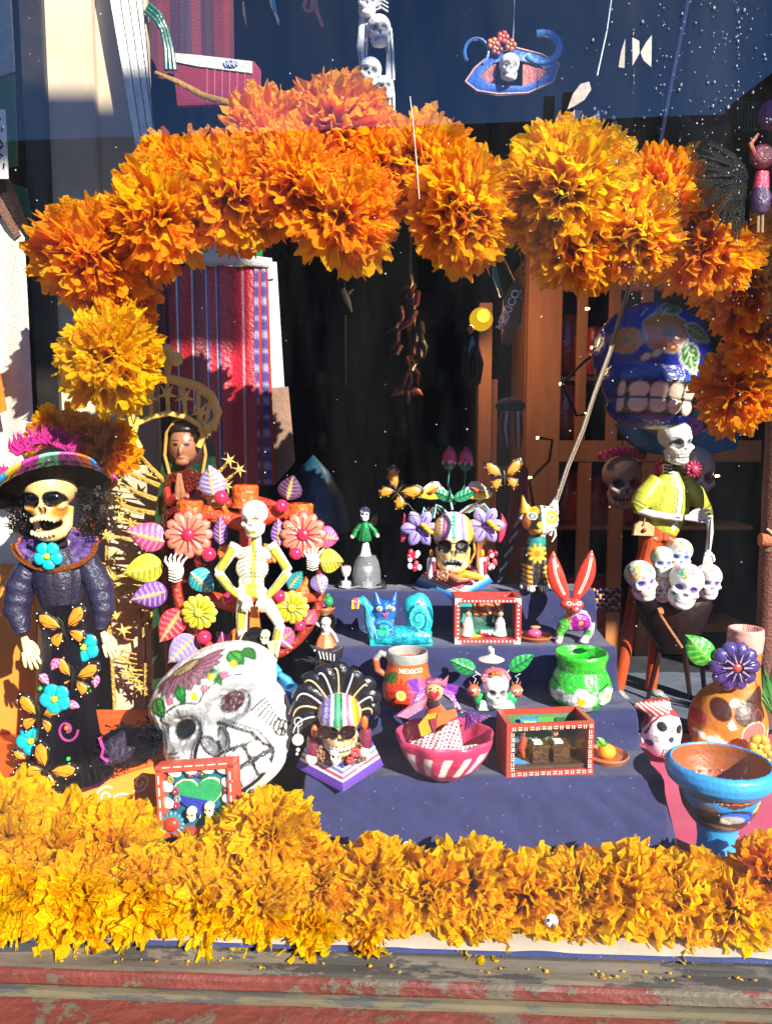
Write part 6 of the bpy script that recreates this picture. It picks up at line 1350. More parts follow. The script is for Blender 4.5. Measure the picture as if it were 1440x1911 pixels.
# ================================================================== STEP OBJECTS, RIGHT HALF
def snail_cat():
    T = Thing('turquoise_snail_cat', 'turquoise carved snail-cat with blue cat face, curled shell tail and raised neck holding a ball', 'carving', 735, 1203, z=.318)
    A = '1fb0b8'; b = T.b()
    b.tube([(663, 1124, -2), (676, 1118, -2), (688, 1132, 0), (692, 1162, 0), (700, 1185, 0), (712, 1194, 0)], [8, 9, 10, 12, 15, 16], A, 16)
    b.tube([(700, 1186, 0), (740, 1188, 0), (780, 1186, 0), (804, 1190, 0)], [18, 21, 20, 12], A, 18)
    b.ell(782, 1150, 0, 26, 46, 15, A, seg=28, rings=18); b.ell(774, 1130, 0, 22, 22, 15, A); b.ell(716, 1160, -4, 20, 20, 14, A); b.ell(718, 1138, -6, 22, 22, 14, '1f6fb8'); b.box(690, 806, 1192, 1203, -14, 14, A)
    for x0, x1, xt in ((697, 714, 700), (722, 741, 739)): b.tube([((x0 + x1) / 2, 1125, -6), (xt, 1101, -6)], [10, 1.5], '1f6fb8', 10)
    me, cols = fuse(b, 1.5, 3); v, n_ = arrs(me); p = Paint(v[:, 0] + T.X, T.Y - v[:, 2], cols, n_[:, 1] < .35, .9)
    p.ell(718, 1128, 22, 16, '1a62b8', soft=4); p.poly([(697, 1100), (714, 1122), (697, 1126)], '1458a8'); p.poly([(742, 1100), (724, 1122), (742, 1126)], '1458a8')
    p.line([(690 + 26 * (1 - t / 22) * math.cos(t * .55) + 90, 1150 - 34 * (1 - t / 22) * math.sin(t * .55) + 2) for t in range(22)], 2.6, '0c5c78')
    p.line([(690 + 20 * (1 - t / 22) * math.cos(t * .55) + 90, 1150 - 27 * (1 - t / 22) * math.sin(t * .55) + 2) for t in range(22)], 1.6, '60e0d8')
    p.line(arc(716, 1170, 20, 20, 150, 400), 2, '5a60d0'); p.line(arc(716, 1172, 14, 14, 130, 420), 1.6, '3848b0'); p.ell(716, 1172, 9, 10, '18a878')
    rg = np.random.RandomState(4)
    for k in range(90):
        x, y = rg.uniform(700, 800), rg.uniform(1160, 1200); p.ring(x, y, 3.4, 2.8, .55, '0c6c88')
    for k in range(34): x, y = rg.uniform(708, 724), rg.uniform(1162, 1182); p.ell(x, y, 1.3, 1.3, '50e0a0')
    for k in range(44): x, y = rg.uniform(762, 800), rg.uniform(1122, 1172); p.ell(x, y, 1.3, 1.3, '50e0b0')
    for k in range(5): p.line([(668 + k * 3, 1118 + k), (682 + k * 2.4, 1150), (696 + k * 2, 1186)], .7, '0a6a90' if k % 2 else '70f0e8')
    p.line([(700, 1196), (760, 1199), (804, 1196)], 1, '0c5c78'); p.line([(686, 1150), (690, 1170), (700, 1186)], 1.2, '6a50c8')
    T.part('body', tmesh(me, cols), LACQ)
    b = T.b()
    for x in (708, 731): b.ell(x, 1130, -21, 5.5, 5, 2, 'e8e0c0'); b.ell(x, 1130, -23, 2.8, 2.8, 1.4, '9a7a20')
    b.puff([(711, 1139), (727, 1137), (722, 1145), (716, 1146)], -20, 2, 'd0506a'); b.tube([(719, 1132, -22), (719, 1136, -23)], 2, '0c4a90', 6); T.part('face', b, CLAY)
    b = T.b()
    for k in range(6): b.ell(663, 1124 + 0 * k, -6, 9 - k * .2, 11, 8, 'e0407a') if k == 0 else b.tube([(655 + k * 3, 1116, -11), (655 + k * 2.6, 1132, -13)], 1.8, ['e8c020', 'e8c020', 'e06a20', '8a40a0', 'e8c020'][k - 1], 6)
    T.part('ball', b, CLAY)
snail_cat()
def diorama(name, label, x0, x1, y0, y1, z, dep, fr, dots, fill, roll=0, top=None, rz=0, cat='shadow box', glass=True):
    T = Thing(name, label, cat, (x0 + x1) / 2, y1, z=z, rz=rz); w_ = 10; H = y1 - y0
    b = T.b(); b.box(x0, x0 + w_, y0, y1, -dep / 2, dep / 2, fr); b.box(x1 - w_, x1, y0, y1, -dep / 2, dep / 2, fr)
    b.box(x0 + w_, x1 - w_, y0, y0 + w_, -dep / 2, -dep / 2 + 5, fr); b.box(x0 + w_, x1 - w_, y1 - w_, y1, -dep / 2, dep / 2, fr); b.box(x0 + w_, x1 - w_, y0, y0 + w_, dep / 2 - 6, dep / 2, fr)
    T.part('frame', b, CLAY, smooth=False)
    b = T.b(); b.box(x0 + w_, x1 - w_, y0 + w_, y1 - w_, dep / 2 - 4, dep / 2 - 1, fill[0]); T.part('back_panel', b, MATTE, smooth=False)
    b = T.b(); dots(b, -dep / 2 - .8); T.part('painted_marks', b, MATTE, smooth=False)
    if glass:
        g_ = T.b(); g_.add([g_.p(x0 + w_, y0 + w_, -dep / 2 + 1.5), g_.p(x1 - w_, y0 + w_, -dep / 2 + 1.5), g_.p(x1 - w_, y1 - w_, -dep / 2 + 1.5), g_.p(x0 + w_, y1 - w_, -dep / 2 + 1.5)], [(0, 1, 2, 3)], 'fff'); T.part('pane', g_, M_THIN, smooth=False)
    fill[1](T, dep)
    return T
def thin_glass():
    m, n, l = newmat('thin_pane'); out = n.new('ShaderNodeOutputMaterial'); tr = n.new('ShaderNodeBsdfTransparent'); gl = n.new('ShaderNodeBsdfGlossy'); gl.inputs['Roughness'].default_value = .02
    lw = n.new('ShaderNodeLayerWeight'); lw.inputs[0].default_value = .25; mx = n.new('ShaderNodeMixShader'); l.new(lw.outputs['Fresnel'], mx.inputs[0]) if False else None; mx.inputs[0].default_value = .06
    l.new(tr.outputs[0], mx.inputs[1]); l.new(gl.outputs[0], mx.inputs[2]); l.new(mx.outputs[0], out.inputs[0]); return m
M_THIN = thin_glass()
def dots1(b, d):
    for k in range(15): x = 856 + k * 7; b.ell(x, 1115, d, 2, 2, 1, 'f4e8e4', seg=8, rings=5); b.ell(x, 1190, d, 2, 2, 1, 'f4e8e4', seg=8, rings=5)
    for k in range(9): y = 1124 + k * 7.4; b.ell(851, y, d, 2, 2, 1, 'f4e8e4', seg=8, rings=5); b.ell(961, y, d, 2, 2, 1, 'f4e8e4', seg=8, rings=5)
    for x, y, sx, sy in ((846, 1110, 1, 1), (966, 1110, -1, 1), (846, 1195, 1, -1), (966, 1195, -1, -1)): b.slab([(x, y), (x + 13 * sx, y), (x, y + 13 * sy)], d - .4, 1, 'f4ece8')
def fill1(T, dep):
    d0 = dep / 2 - 6
    b = T.b(); b.slab([(858, 1130), (882, 1130), (882, 1184), (858, 1184)], d0, 2, '20a8a0'); b.slab([(884, 1122), (942, 1122), (940, 1152), (886, 1152)], d0 - 2, 2, 'b86a3a'); b.tube([(894, 1124, d0 - 4), (892, 1142, d0 - 4), (902, 1150, d0 - 4)], 2.4, '7a1f1a', 5); b.tube([(924, 1124, d0 - 4), (934, 1140, d0 - 4), (920, 1148, d0 - 4)], 2.6, 'd8a070', 5); b.tube([(910, 1130, d0 - 4), (916, 1148, d0 - 4)], 4, 'e0b088', 6)
    b.box(856, 956, 1172, 1186, -4, d0, '2f8a6a'); T.part('scenery', b, CLAY, smooth=False)
    for x in (872, 932):
        b = T.b(); b.lathe(x, [(3, 1150), (8, 1156), (10, 1170), (13, 1184)], -2, 'f0ece4' if x < 900 else 'd8d8d4', n=16); b.sphere(x, 1144, -3, 6, 'c89a78', 10, 8); b.ell(x, 1140, -1, 6.6, 5, 6, '2a1a14'); b.tube([(x - 8, 1162, -4), (x, 1168, -10), (x + 8, 1162, -4)], 2.2, 'e8e0d8', 6); T.part('seated_figure', b, CLAY)
    b = T.b(); 
    for k in range(8): b.ell(895 + k * 3, 1180 - k % 2 * 3, -8, 3.6, 4, 3, ['c82040', 'e8e0e0', 'b01838', 'e8c8c8'][k % 4])
    for k in range(7): b.ell(912 + k * 4, 1180 - k % 2 * 4, -10, 3.4, 3, 3, 'd8d8d8')
    T.part('offerings', b, CLAY)
    b = T.b(); b.slab([(860, 1182), (880, 1178), (900, 1184), (880, 1188)], -12, 2, '9ac030'); T.part('grass_mat', b, CLAY)
diorama('dotted_diorama', 'red box with white dots and corners showing two tiny white-dressed figures behind glass', 845, 967, 1108, 1196, .318, 52, 'b83a34', dots1, ('3a5a50', fill1))
def dots2(b, d):
    rg = random.Random(2)
    def dash(x, y, hor):
        for k in range(2):
            if hor: b.slab([(x, y + k * 4), (x + 7, y + k * 4), (x + 7, y + 1.6 + k * 4), (x, y + 1.6 + k * 4)], d, 1, 'f0c8bc')
            else: b.slab([(x + k * 4, y), (x + 1.6 + k * 4, y), (x + 1.6 + k * 4, y + 7), (x + k * 4, y + 7)], d, 1, 'f0c8bc')
    for k in range(14): dash(942 + k * 11, 1337, k % 2); dash(942 + k * 11, 1422, k % 2)
    for k in range(8): dash(940, 1348 + k * 9.2, k % 2); dash(1084, 1348 + k * 9.2, k % 2)
def fill2(T, dep):
    d0 = dep / 2 - 6
    b = T.b(); b.slab([(950, 1345), (966, 1345), (966, 1422), (950, 1422)], d0, 2, '3a7a40'); b.slab([(974, 1346), (1010, 1346), (1010, 1366), (978, 1366)], d0 - 10, 3, '2a8ad0'); b.slab([(980, 1350), (1004, 1352), (1000, 1358), (984, 1362)], d0 - 12, 1.4, 'e8d040'); b.slab([(1010, 1346), (1042, 1346), (1042, 1380), (1012, 1372)], d0 - 4, 2, '4a9a3a'); b.slab([(1046, 1350), (1080, 1350), (1080, 1400), (1046, 1400)], d0 - 2, 2, '2f5a34'); b.box(948, 1082, 1414, 1420, -30, d0, '4a3a2a'); b.slab([(950, 1400), (990, 1418), (950, 1418)], -20, 2, '3a80c0'); T.part('scenery', b, CLAY, smooth=False)
    for x in (1001, 1040): b = T.b(); b.box(x - 15, x + 15, 1386, 1418, -22, 6, '4a2c1c'); b.box(x - 17, x + 17, 1380, 1386, -24, 8, '3a2418'); b.box(x - 12, x + 4, 1376, 1380, -18, -2, 'ece8e0'); T.part('school_desk', b, WOOD, smooth=False)
    b = T.b(); b.tube([(974, 1372, 0), (972, 1392, 0), (976, 1410, 0)], [6, 8, 4], 'b84a34', 10); b.sphere(973, 1366, 0, 5, '8a4a30'); T.part('red_figure', b, CLAY)
    b = T.b(); b.ell(1036, 1368, 6, 7, 8, 6, 'c88a6a'); b.tube([(1030, 1364, 2), (1042, 1360, 2)], 3, 'b07050', 6); T.part('clay_hand', b, CLAY)
    b = T.b(); rg = random.Random(5)
    for k in range(50): b.sphere(952 + rg.random() * 20, 1374 + rg.random() * 30, 4 + rg.random() * 4, 1.6, '3a80c8', 5, 4)
    T.part('blue_beads', b, BEAD)
diorama('kitchen_diorama', 'red glass box with pale dash marks holding two little brown desks', 932, 1094, 1331, 1432, .1625, 78, 'b03a2c', dots2, ('5a7a5a', fill2), rz=R(6))
T = Thing('orange_fruit_plate', 'small clay plate holding one little orange with a green leaf', 'plate', 1133, 1418, z=.1625)
b = T.b(); b.lathe(1131, [(2, 1412), (32, 1412), (39, 1405), (41, 1407), (34, 1418), (2, 1419)], 0, 'b0683a', n=36); T.part('plate', b, CLAY)
b = T.b(); b.ell(1129, 1399, -6, 17, 14, 16, 'f0a420', seg=20, rings=14); q = T.part('orange', b, CLAY)
b = T.b(); b.leaf(1122, 1388, 1110, 1372, 8, '6ab030', '3a7018', -10, nv=3); b.leaf(1124, 1388, 1128, 1380, 5, '6ab030', '3a7018', -12, nv=2); T.part('leaf', b, CLAY, q)
T = Thing('pink_fruit_plate', 'small clay plate with a pink sweet, beside the dotted red box', 'plate', 998, 1194, z=.318)
b = T.b(); b.lathe(998, [(2, 1190), (24, 1190), (30, 1184), (32, 1186), (26, 1194), (2, 1195)], 0, 'a8603a', n=32); T.part('plate', b, CLAY)
b = T.b(); b.ell(996, 1180, -4, 13, 8, 10, 'e0508a'); b.ell(999, 1171, 4, 10, 3, 6, 'b8904a'); T.part('sweet', b, CLAY)
def hare():
    T = Thing('long_eared_hare', 'carved hare with tall red ears, green shoulder and magenta flower, on the third step', 'carving', 1070, 1196, z=.318)
    G = '3f9a3c'; b = T.b()
    b.tube([(1052, 1166, 0), (1072, 1152, 0), (1090, 1156, 0)], [14, 20, 17], G, 18); b.ell(1076, 1158, 0, 26, 19, 15, G, seg=24, rings=14)
    b.tube([(1050, 1160, -8), (1042, 1178, -10), (1040, 1192, -14)], [12, 8, 6], G, 12); b.tube([(1096, 1160, -4), (1096, 1180, -8), (1084, 1192, -14)], [12, 9, 6], G, 12); b.ell(1037, 1193, -18, 7, 4, 7, 'e8e0e0'); b.ell(1084, 1192, -18, 10, 5, 8, 'e8e0e0')
    b.tube([(1060, 1120, -10), (1066, 1138, -6), (1066, 1150, -2)], [13, 12, 12], 'c83a30', 16); b.ell(1062, 1124, -12, 22, 12, 14, 'd0443a', seg=22); b.ell(1066, 1131, -24, 10, 8, 8, 'd0443a')
    me, cols = fuse(b, 1.5, 3); v, n_ = arrs(me); p = Paint(v[:, 0] + T.X, T.Y - v[:, 2], cols, n_[:, 1] < .3, .9)
    p.poly([(1062, 1136), (1104, 1136), (1108, 1196), (1096, 1200), (1098, 1170), (1060, 1172)], 'e8dce0'); p.ell(1078, 1158, 20, 18, 'b82a9a')
    for k in range(18): a = R(k * 20); p.line([(1078 + 6 * math.cos(a), 1158 + 6 * math.sin(a)), (1078 + 17 * math.cos(a), 1158 + 16 * math.sin(a))], .7, '6a1060')
    p.ell(1078, 1158, 4, 4, 'f0a020'); rg = np.random.RandomState(1)
    for k in range(60): x, y = rg.uniform(1034, 1062), rg.uniform(1140, 1185); p.ell(x, y, .9, .9, '9ae050')
    for k in range(5): p.line([(1098 + k * .8, 1146 + k), (1104 - k, 1186)], .8, ['2a7a30', 'b03040', 'e8e0e0', '1a1a1a', '6a30a0'][k])
    for k in range(4): p.line([(1033 + k * 3, 1186), (1031 + k * 3, 1196)], .6, '3a1a3a'); p.line([(1076 + k * 4, 1186), (1078 + k * 4, 1198)], .6, '8a2a3a')
    for x in (1054, 1073): p.ell(x, 1120, 4.6, 3.4, 'f4ece0'); p.ell(x, 1120, 2.2, 2.2, '141010')
    p.line([(1060, 1134), (1066, 1137), (1074, 1134)], .9, '5a1010'); p.ell(1066, 1128, 2.4, 1.8, 'e89a9a')
    T.part('body', tmesh(me, cols), LACQ)
    for (x, y, x2, y2, m_) in ((1052, 1114, 1026, 1026, (-8, 0)), (1070, 1112, 1096, 1024, (5, 0))):
        b = T.b(); P_ = []; rr = []
        for k in range(12): t = k / 11; P_.append((x + (x2 - x) * t + m_[0] * math.sin(t * 3.14), y + (y2 - y) * t, -10)); rr.append(1.5 + 14.5 * math.sin(min(3.14, .35 + t * 2.79)) ** .9)
        b.tube(P_, rr, 'd83c2c', 14, flat=.4); e_ = T.part('ear', b, LACQ)
        b = T.b(); b.tube([(q[0], q[1], -10 - r * .4) for q, r in zip(P_[1:-1], rr[1:-1])], [2.6] * 9 + [1], 'f0dcd0', 6, flat=.5); b.tube([(q[0], q[1], -11 - r * .4) for q, r in zip(P_[1:-1], rr[1:-1])], [.8] * 10, 'c8402c', 5); T.part('inner_stripe', b, CLAY, e_)
hare()
def cat():
    T = Thing('painted_cat', 'seated black and white clay cat with yellow daisy chest, top step right end', 'figurine', 998, 1100, z=.409)
    K = '221a14'; b = T.b()
    b.tube([(998, 1092, 6), (997, 1060, 6), (998, 1025, 2), (1000, 995, 0)], [26, 26, 20, 15], K, 20); b.ell(1012, 1075, 8, 20, 24, 20, K); b.ell(984, 1078, 8, 16, 20, 18, K)
    b.ell(1004, 970, -4, 34, 28, 24, K, seg=28, rings=18); b.ell(1000, 984, -22, 14, 10, 10, K)
    for x0, xt, yt in ((978, 971, 922), (1026, 1034, 924)): b.tube([(x0, 955, -2), (xt, yt, -2)], [13, 1.5], K, 12)
    b.tube([(988, 1040, -8), (986, 1070, -14), (986, 1092, -20)], [10, 9, 8], K, 12); b.tube([(1010, 1040, -8), (1011, 1070, -14), (1010, 1092, -20)], [10, 9, 8], K, 12); b.ell(985, 1095, -24, 9, 6, 10, K); b.ell(1010, 1095, -24, 9, 6, 10, K); b.ell(1028, 1093, -6, 12, 7, 12, K); b.ell(975, 1094, -4, 10, 6, 10, K)
    me, cols = fuse(b, 1.5, 3); v, n_ = arrs(me); p = Paint(v[:, 0] + T.X, T.Y - v[:, 2], cols, n_[:, 1] < .35, .9)
    p.poly([(1002, 935), (1018, 940), (1030, 915), (1045, 930), (1042, 985), (1020, 1000), (1004, 998)], 'f0efe8'); p.poly([(966, 915), (980, 942), (975, 962), (966, 955)], 'e8b020'); p.ell(982, 950, 17, 10, 'e8a820', soft=2); p.ell(976, 972, 7, 14, 'd8801c', soft=2); p.ell(990, 990, 8, 6, 'e8a820', soft=2)
    p.ell(986, 960, 9, 7, 'e8e0c8'); p.ell(986, 960, 6, 5, '2a5a5a'); p.ell(986, 960, 3, 3, 'f4f0e0')
    for k in range(8): a = R(k * 45); p.ell(1021 + 8.5 * math.cos(a), 962 + 8 * math.sin(a), 5.5, 5, 'f0d020')
    p.ell(1021, 962, 5.5, 5.5, 'b8b4a8'); p.ell(1021, 962, 3, 3, '8a5a10'); p.ell(999, 975, 5, 5.5, 'e8b818'); p.ell(999, 986, 4, 4, 'e8b818')
    for x, y in ((1012, 985), (1020, 990), (1030, 982), (1035, 972), (1010, 945), (1024, 945), (1032, 952)): p.ell(x, y, 2.4, 2, '1a1a18')
    for k in range(5): p.line([(974 + k * 3, 976 + k * 3), (980 + k * 3, 984 + k * 2)], .9, 'd87020'); p.line([(978 + k * 4, 945), (982 + k * 4, 940)], .8, '2a9a7a')
    for k in range(12): a = R(200 + k * 12.5); p.line([(998 + 12 * math.cos(a), 1014 - 6 * math.sin(a)), (998 + 22 * math.cos(a) * .9, 1012 - 2 * math.sin(a) + 10)], 1.5, '1f9a88')
    p.poly([(984, 1000), (1014, 1000), (1018, 1014), (980, 1014)], '1f8a80')
    for k in range(10): a = R(k * 36); p.ell(998 + 12 * math.cos(a), 1030 + 12 * math.sin(a), 7, 3, 'f0b020', math.degrees(a))
    p.ell(998, 1030, 4.4, 4.4, 'e07818')
    for sx in (-1, 1):
        for k in range(5): p.ell(998 + sx * 18, 1054 + k * 8.5, 8, 2.8, 'f0a418', sx * -12)
    p.poly([(968, 1088), (1040, 1088), (1042, 1104), (966, 1104)], 'f0eee4')
    for k in range(18): p.line([(969 + k * 4.2, 1087), (968 + k * 4.3, 1104)], .9, '1a1a18')
    T.part('body', tmesh(me, cols), CLAY)
    b = T.b(); b.tube([(1026, 1000, 10), (1034, 975, 12), (1036, 1000, 12), (1030, 1012, 12)], [3, 3.5, 3, 1.5], 'e8e4da', 8); T.part('tail', b, CLAY)
cat()
T = Thing('bell_angel', 'tiny skeleton angel in a green dress standing on a glass bell with two white goblets', 'figurine', 684, 1096, z=.409)
b = T.b(); b.lathe(684, [(2, 1034), (16, 1036), (22, 1046), (26, 1064), (27, 1088), (27, 1092)], 0, 'b8bcc0', n=30)
mg = MATS.get('clear_bell') or vc('clear_bell', .05, .5, fixed='d8dce0'); bs = mg.node_tree.nodes['Principled BSDF']; bs.inputs['Transmission Weight'].default_value = .8; bs.inputs['IOR'].default_value = 1.2
T.part('bell', b, mg)
b = T.b(); b.slab([(632, 1086), (716, 1086), (722, 1098), (630, 1098)], -20, 44, '2a2c30', 3); b.tube([(634, 1090, -22), (650, 1094, -23), (668, 1090, -23), (690, 1094, -23), (712, 1090, -22)], 1.6, '8a8c90', 6); T.part('plinth', b, CLAY)
for X in (646, 686):
    b = T.b(); b.lathe(X, [(9, 1053), (10, 1060), (7, 1070), (2, 1074), (2, 1080), (9, 1082), (10, 1092)], -16, 'f0ece8', n=20); b.ell(X, 1054, -16, 8, 3, 8, 'b85a5a'); T.part('goblet', b, CLAY)
b = T.b(); b.lathe(682, [(4, 1008), (6, 1014), (10, 1034), (12, 1036)], 0, 'f4f2ee', n=18); T.part('white_skirt', b, CLAY)
b = T.b(); b.lathe(681, [(5, 972), (8, 976), (9, 990), (13, 1004), (12, 1008)], 0, '1f8a4a', n=24, fn=lambda a, i: 1 + .06 * math.sin(a * 9)); b.tube([(674, 978, 0), (664, 990, -2), (660, 1000, -4)], [5, 5, 6], '1f8a4a', 10); b.tube([(688, 978, 0), (699, 990, -2), (702, 998, -4)], [5, 5, 6], '1f8a4a', 10); T.part('green_dress', b, GLIT)
b = T.b(); b.sphere(658, 1000, -6, 4, 'f4f0ea'); b.sphere(704, 998, -6, 4, 'f4f0ea'); b.tube([(681, 966, 0), (681, 974, 0)], 3, 'f4f0ea', 8); b.leaf(692, 984, 704, 960, 6, 'a8602a', '6a3a1a', 6, nv=3); T.part('hands_and_wing', b, CLAY)
T.part('skull', skull('tiny', 5, 'f4f2ec', lambda p: [p.ell(q * 13, -1, 9, 9, '111') for q in (-1, 1)], .27, (0, 0, 0), (-3, -4, 1096 - 958)), CLAY)

# ---- blue goblet, head pitcher, small capped skull
T = Thing('blue_goblet', 'large sky-blue rimmed clay goblet with painted face, in front at the right', 'goblet', 1345, 1625, z=0.0)
pr = [(88, 1410), (94, 1415), (97, 1428), (93, 1442), (82, 1453), (70, 1460), (70, 1474), (64, 1498), (50, 1520), (38, 1532), (34, 1560), (36, 1600), (48, 1625)]
b = T.b(); b.lathe(1334, [(q[0], q[1]) for q in pr] + [(2, 1625), (2, 1518), (40, 1505), (60, 1478), (72, 1455), (80, 1432), (83, 1414)] + [(85, 1409), (88, 1410)], 0, '3596d8', n=64, sq=.95, cap=False)
def gob(p, v):
    r = np.hypot(v[:, 0] + 11, v[:, 1] / .95); z = 1625 - v[:, 2]; front = v[:, 1] < 0
    inner = (r < 84) & (z < 1522) & (r < np.interp(z, [1410, 1432, 1455, 1478, 1505, 1520], [85, 82.5, 75, 63, 45, 36])); p.c[inner] = c('9a5226')
    band = ~inner & (z > 1461) & (z < 1526); p.z = 1437 + (z - 1462) / .72; p.c[band] = c('4a2a1c'); p.m[:] = front & ~inner
    p.poly([(1262, 1442), (1300, 1440), (1330, 1452), (1372, 1444), (1408, 1444), (1406, 1460), (1380, 1470), (1330, 1466), (1300, 1460), (1270, 1470)], '2a80c0')
    p.ell(1345, 1476, 34, 20, '161412', 10); p.ell(1340, 1478, 28, 16, '2a60d0', 10); p.ell(1334, 1482, 22, 11, 'a8a49a', 10); p.ell(1318, 1488, 16, 6, 'd8d4c8', 25); p.line(arc(1350, 1478, 22, 16, -60, 70), 3, '1838c0')
    p.ell(1388, 1492, 20, 24, '4a4a18'); 
    for k in range(6): p.line([(1372 + k * 4, 1470), (1384 + k * 3, 1452 + k)], 1.8, 'b0c830')
    p.ell(1300, 1490, 12, 16, '140f0c', 30); p.ell(1290, 1456, 16, 8, '6a5a50', 10); p.line([(1268, 1462), (1290, 1500), (1330, 1524), (1380, 1520)], 1.4, '1a0e08'); p.ell(1320, 1512, 30, 7, '9a6a4a', 12)
T.part('body', pot_paint(b, 2.2, gob), CLAY)
T = Thing('head_pitcher', 'ochre skull-faced clay pitcher with pink neck rim, purple daisy and green leaf', 'pitcher', 1352, 1450, 1.80)
b = T.b()
b.tube([(1378, 1180, 0), (1376, 1230, 0), (1366, 1290, 0)], [32, 29, 44], 'c87a2c', 28); b.ell(1352, 1345, 0, 70, 78, 62, 'c87a2c', seg=40, rings=26); b.ell(1310, 1370, -30, 34, 32, 30, 'c87a2c'); b.tube([(1378, 1166, 0), (1378, 1182, 0)], [31, 31], 'e8a088', 28); b.ell(1352, 1440, 0, 56, 14, 50, 'c87a2c')
me, cols = fuse(b, 2.4, 3); v, n_ = arrs(me)
k_ = (np.hypot(v[:, 0] - 26, v[:, 1]) < 24) & (v[:, 2] > 1450 - 1175); v[k_, 2] -= 22
me.vertices.foreach_set('co', v.astype(np.float32).ravel()); me.update()
p = Paint(v[:, 0] + 1352, 1450 - v[:, 2], cols, n_[:, 1] < .35, 1.2)
p.c[k_] = c('a04828')
p.poly([(1346, 1160), (1412, 1160), (1412, 1195), (1400, 1206), (1380, 1208), (1366, 1196), (1346, 1200)], 'eba898')
p.ell(1320, 1305, 16, 19, '4a2214', 10); p.poly([(1344, 1302), (1362, 1288), (1392, 1262), (1398, 1275), (1400, 1318), (1380, 1330), (1352, 1330), (1340, 1318)], '4a2214'); p.ell(1358, 1312, 20, 18, '4a2214')
p.ell(1374, 1344, 23, 19, 'd8685c', -20); p.ring(1374, 1344, 24, 20, 1.2, 'f0c0a8', -20); p.ell(1290, 1325, 8, 12, 'b8483a', 20); p.ell(1342, 1292, 9, 5, 'f0e8d8', -30); p.poly([(1326, 1328), (1334, 1318), (1342, 1334), (1330, 1338)], 'e8d8c8')
for k in range(7): p.ell(1288 + k * 10, 1352 + k * 3, 4.6, 5, 'f4f0e4', 15); p.ell(1288 + k * 9, 1368 + k * 2, 3.6, 4.6, 'e8a898')
p.line([(1380, 1240), (1392, 1292), (1406, 1294)], 1.1, '2a1208'); p.line([(1404, 1290), (1420, 1340), (1418, 1380)], 1, '2a1208'); p.ell(1410, 1360, 4, 18, 'f0e0c8'); p.ring(1384, 1316, 9, 12, .9, '7a4a3a')
T.part('body', tmesh(me, cols), CLAY)
b = T.b(); b.flower(1338, 1223, 46, 10, '4a3a78', 'c0483a', -48, pw=.30, h=9, rc=.2, rim='5a4a90'); 
for k in range(20):
    a = 2 * math.pi * k / 20; b.tube([(1338 + 10 * math.cos(a), 1223 + 10 * math.sin(a), -60), (1338 + (26 + k % 2 * 8) * math.cos(a), 1223 + (26 + k % 2 * 8) * math.sin(a), -60)], [2, 1], '120e16' if k % 2 else 'a890b8', 6)
T.part('purple_daisy', b, LACQ)
b = T.b(); b.leaf(1302, 1220, 1252, 1170, 24, '2a9a34', '7ad040', -44, nv=6, cup=.3); T.part('green_leaf', b, LACQ)
b = B(1240, 1412)
T = Thing('red_capped_skull', 'small white clay skull with red striped cap and black dotted brow, beside the blue goblet', 'ornament', 1240, 1412, z=0.02)
b = T.b(); b.ell(1232, 1362, 0, 36, 50, 34, 'f0eee8', seg=32, rings=22); b.ell(1246, 1392, -10, 20, 22, 22, 'f0eee8'); b.tube([(1236, 1330, 6), (1205, 1318, 8), (1182, 1316, 8)], [30, 14, 3], 'b83a34', 16); b.ell(1200, 1378, 0, 10, 12, 10, 'a87870')
me, cols = fuse(b, 1.6, 4); cols[:] = c('f0eee8'); v, n_ = arrs(me); p = Paint(v[:, 0] + 1240, 1412 - v[:, 2], cols, n_[:, 1] < .5, 1.0)
p.poly([(1160, 1290), (1290, 1290), (1290, 1345), (1262, 1330), (1236, 1324), (1210, 1330), (1198, 1350), (1194, 1370), (1180, 1340)], 'b8403a')
for k in range(8): p.line([(1178 + k * 8, 1312 - k), (1196 + k * 10, 1332 - k * 3)], 1.6, 'ecdcd0')
p.line([(1198, 1362), (1206, 1340), (1220, 1326), (1240, 1323), (1262, 1332), (1270, 1350)], 1.5, 'a83a3a')
for x, y, r in ((1222, 1343, 9), (1255, 1350, 8)): p.ell(x, y, r, r, '222028')
p.ell(1238, 1366, 5.5, 6, '2a3a6a'); p.ell(1204, 1378, 6, 7, '3a4a80')
for k in range(4): p.line([(1235, 1330 + k * 7), (1241, 1330 + k * 7)], 1.2, '2a4a6a')
for k in range(3): p.line([(1206, 1362 + k * 4), (1216, 1364 + k * 4)], .8, '222'); p.line([(1254, 1366 + k * 4), (1262, 1366 + k * 4)], .8, '222')
p.poly([(1226, 1387), (1250, 1387), (1250, 1403), (1226, 1403)], 'f4f4f0', '111', 1); [p.line([(1226 + k * 6, 1387), (1226 + k * 6, 1403)], .9, '111') for k in (1, 2, 3)]; p.line([(1226, 1395), (1250, 1395)], .9, '111')
T.part('head', tmesh(me, cols), CLAY)

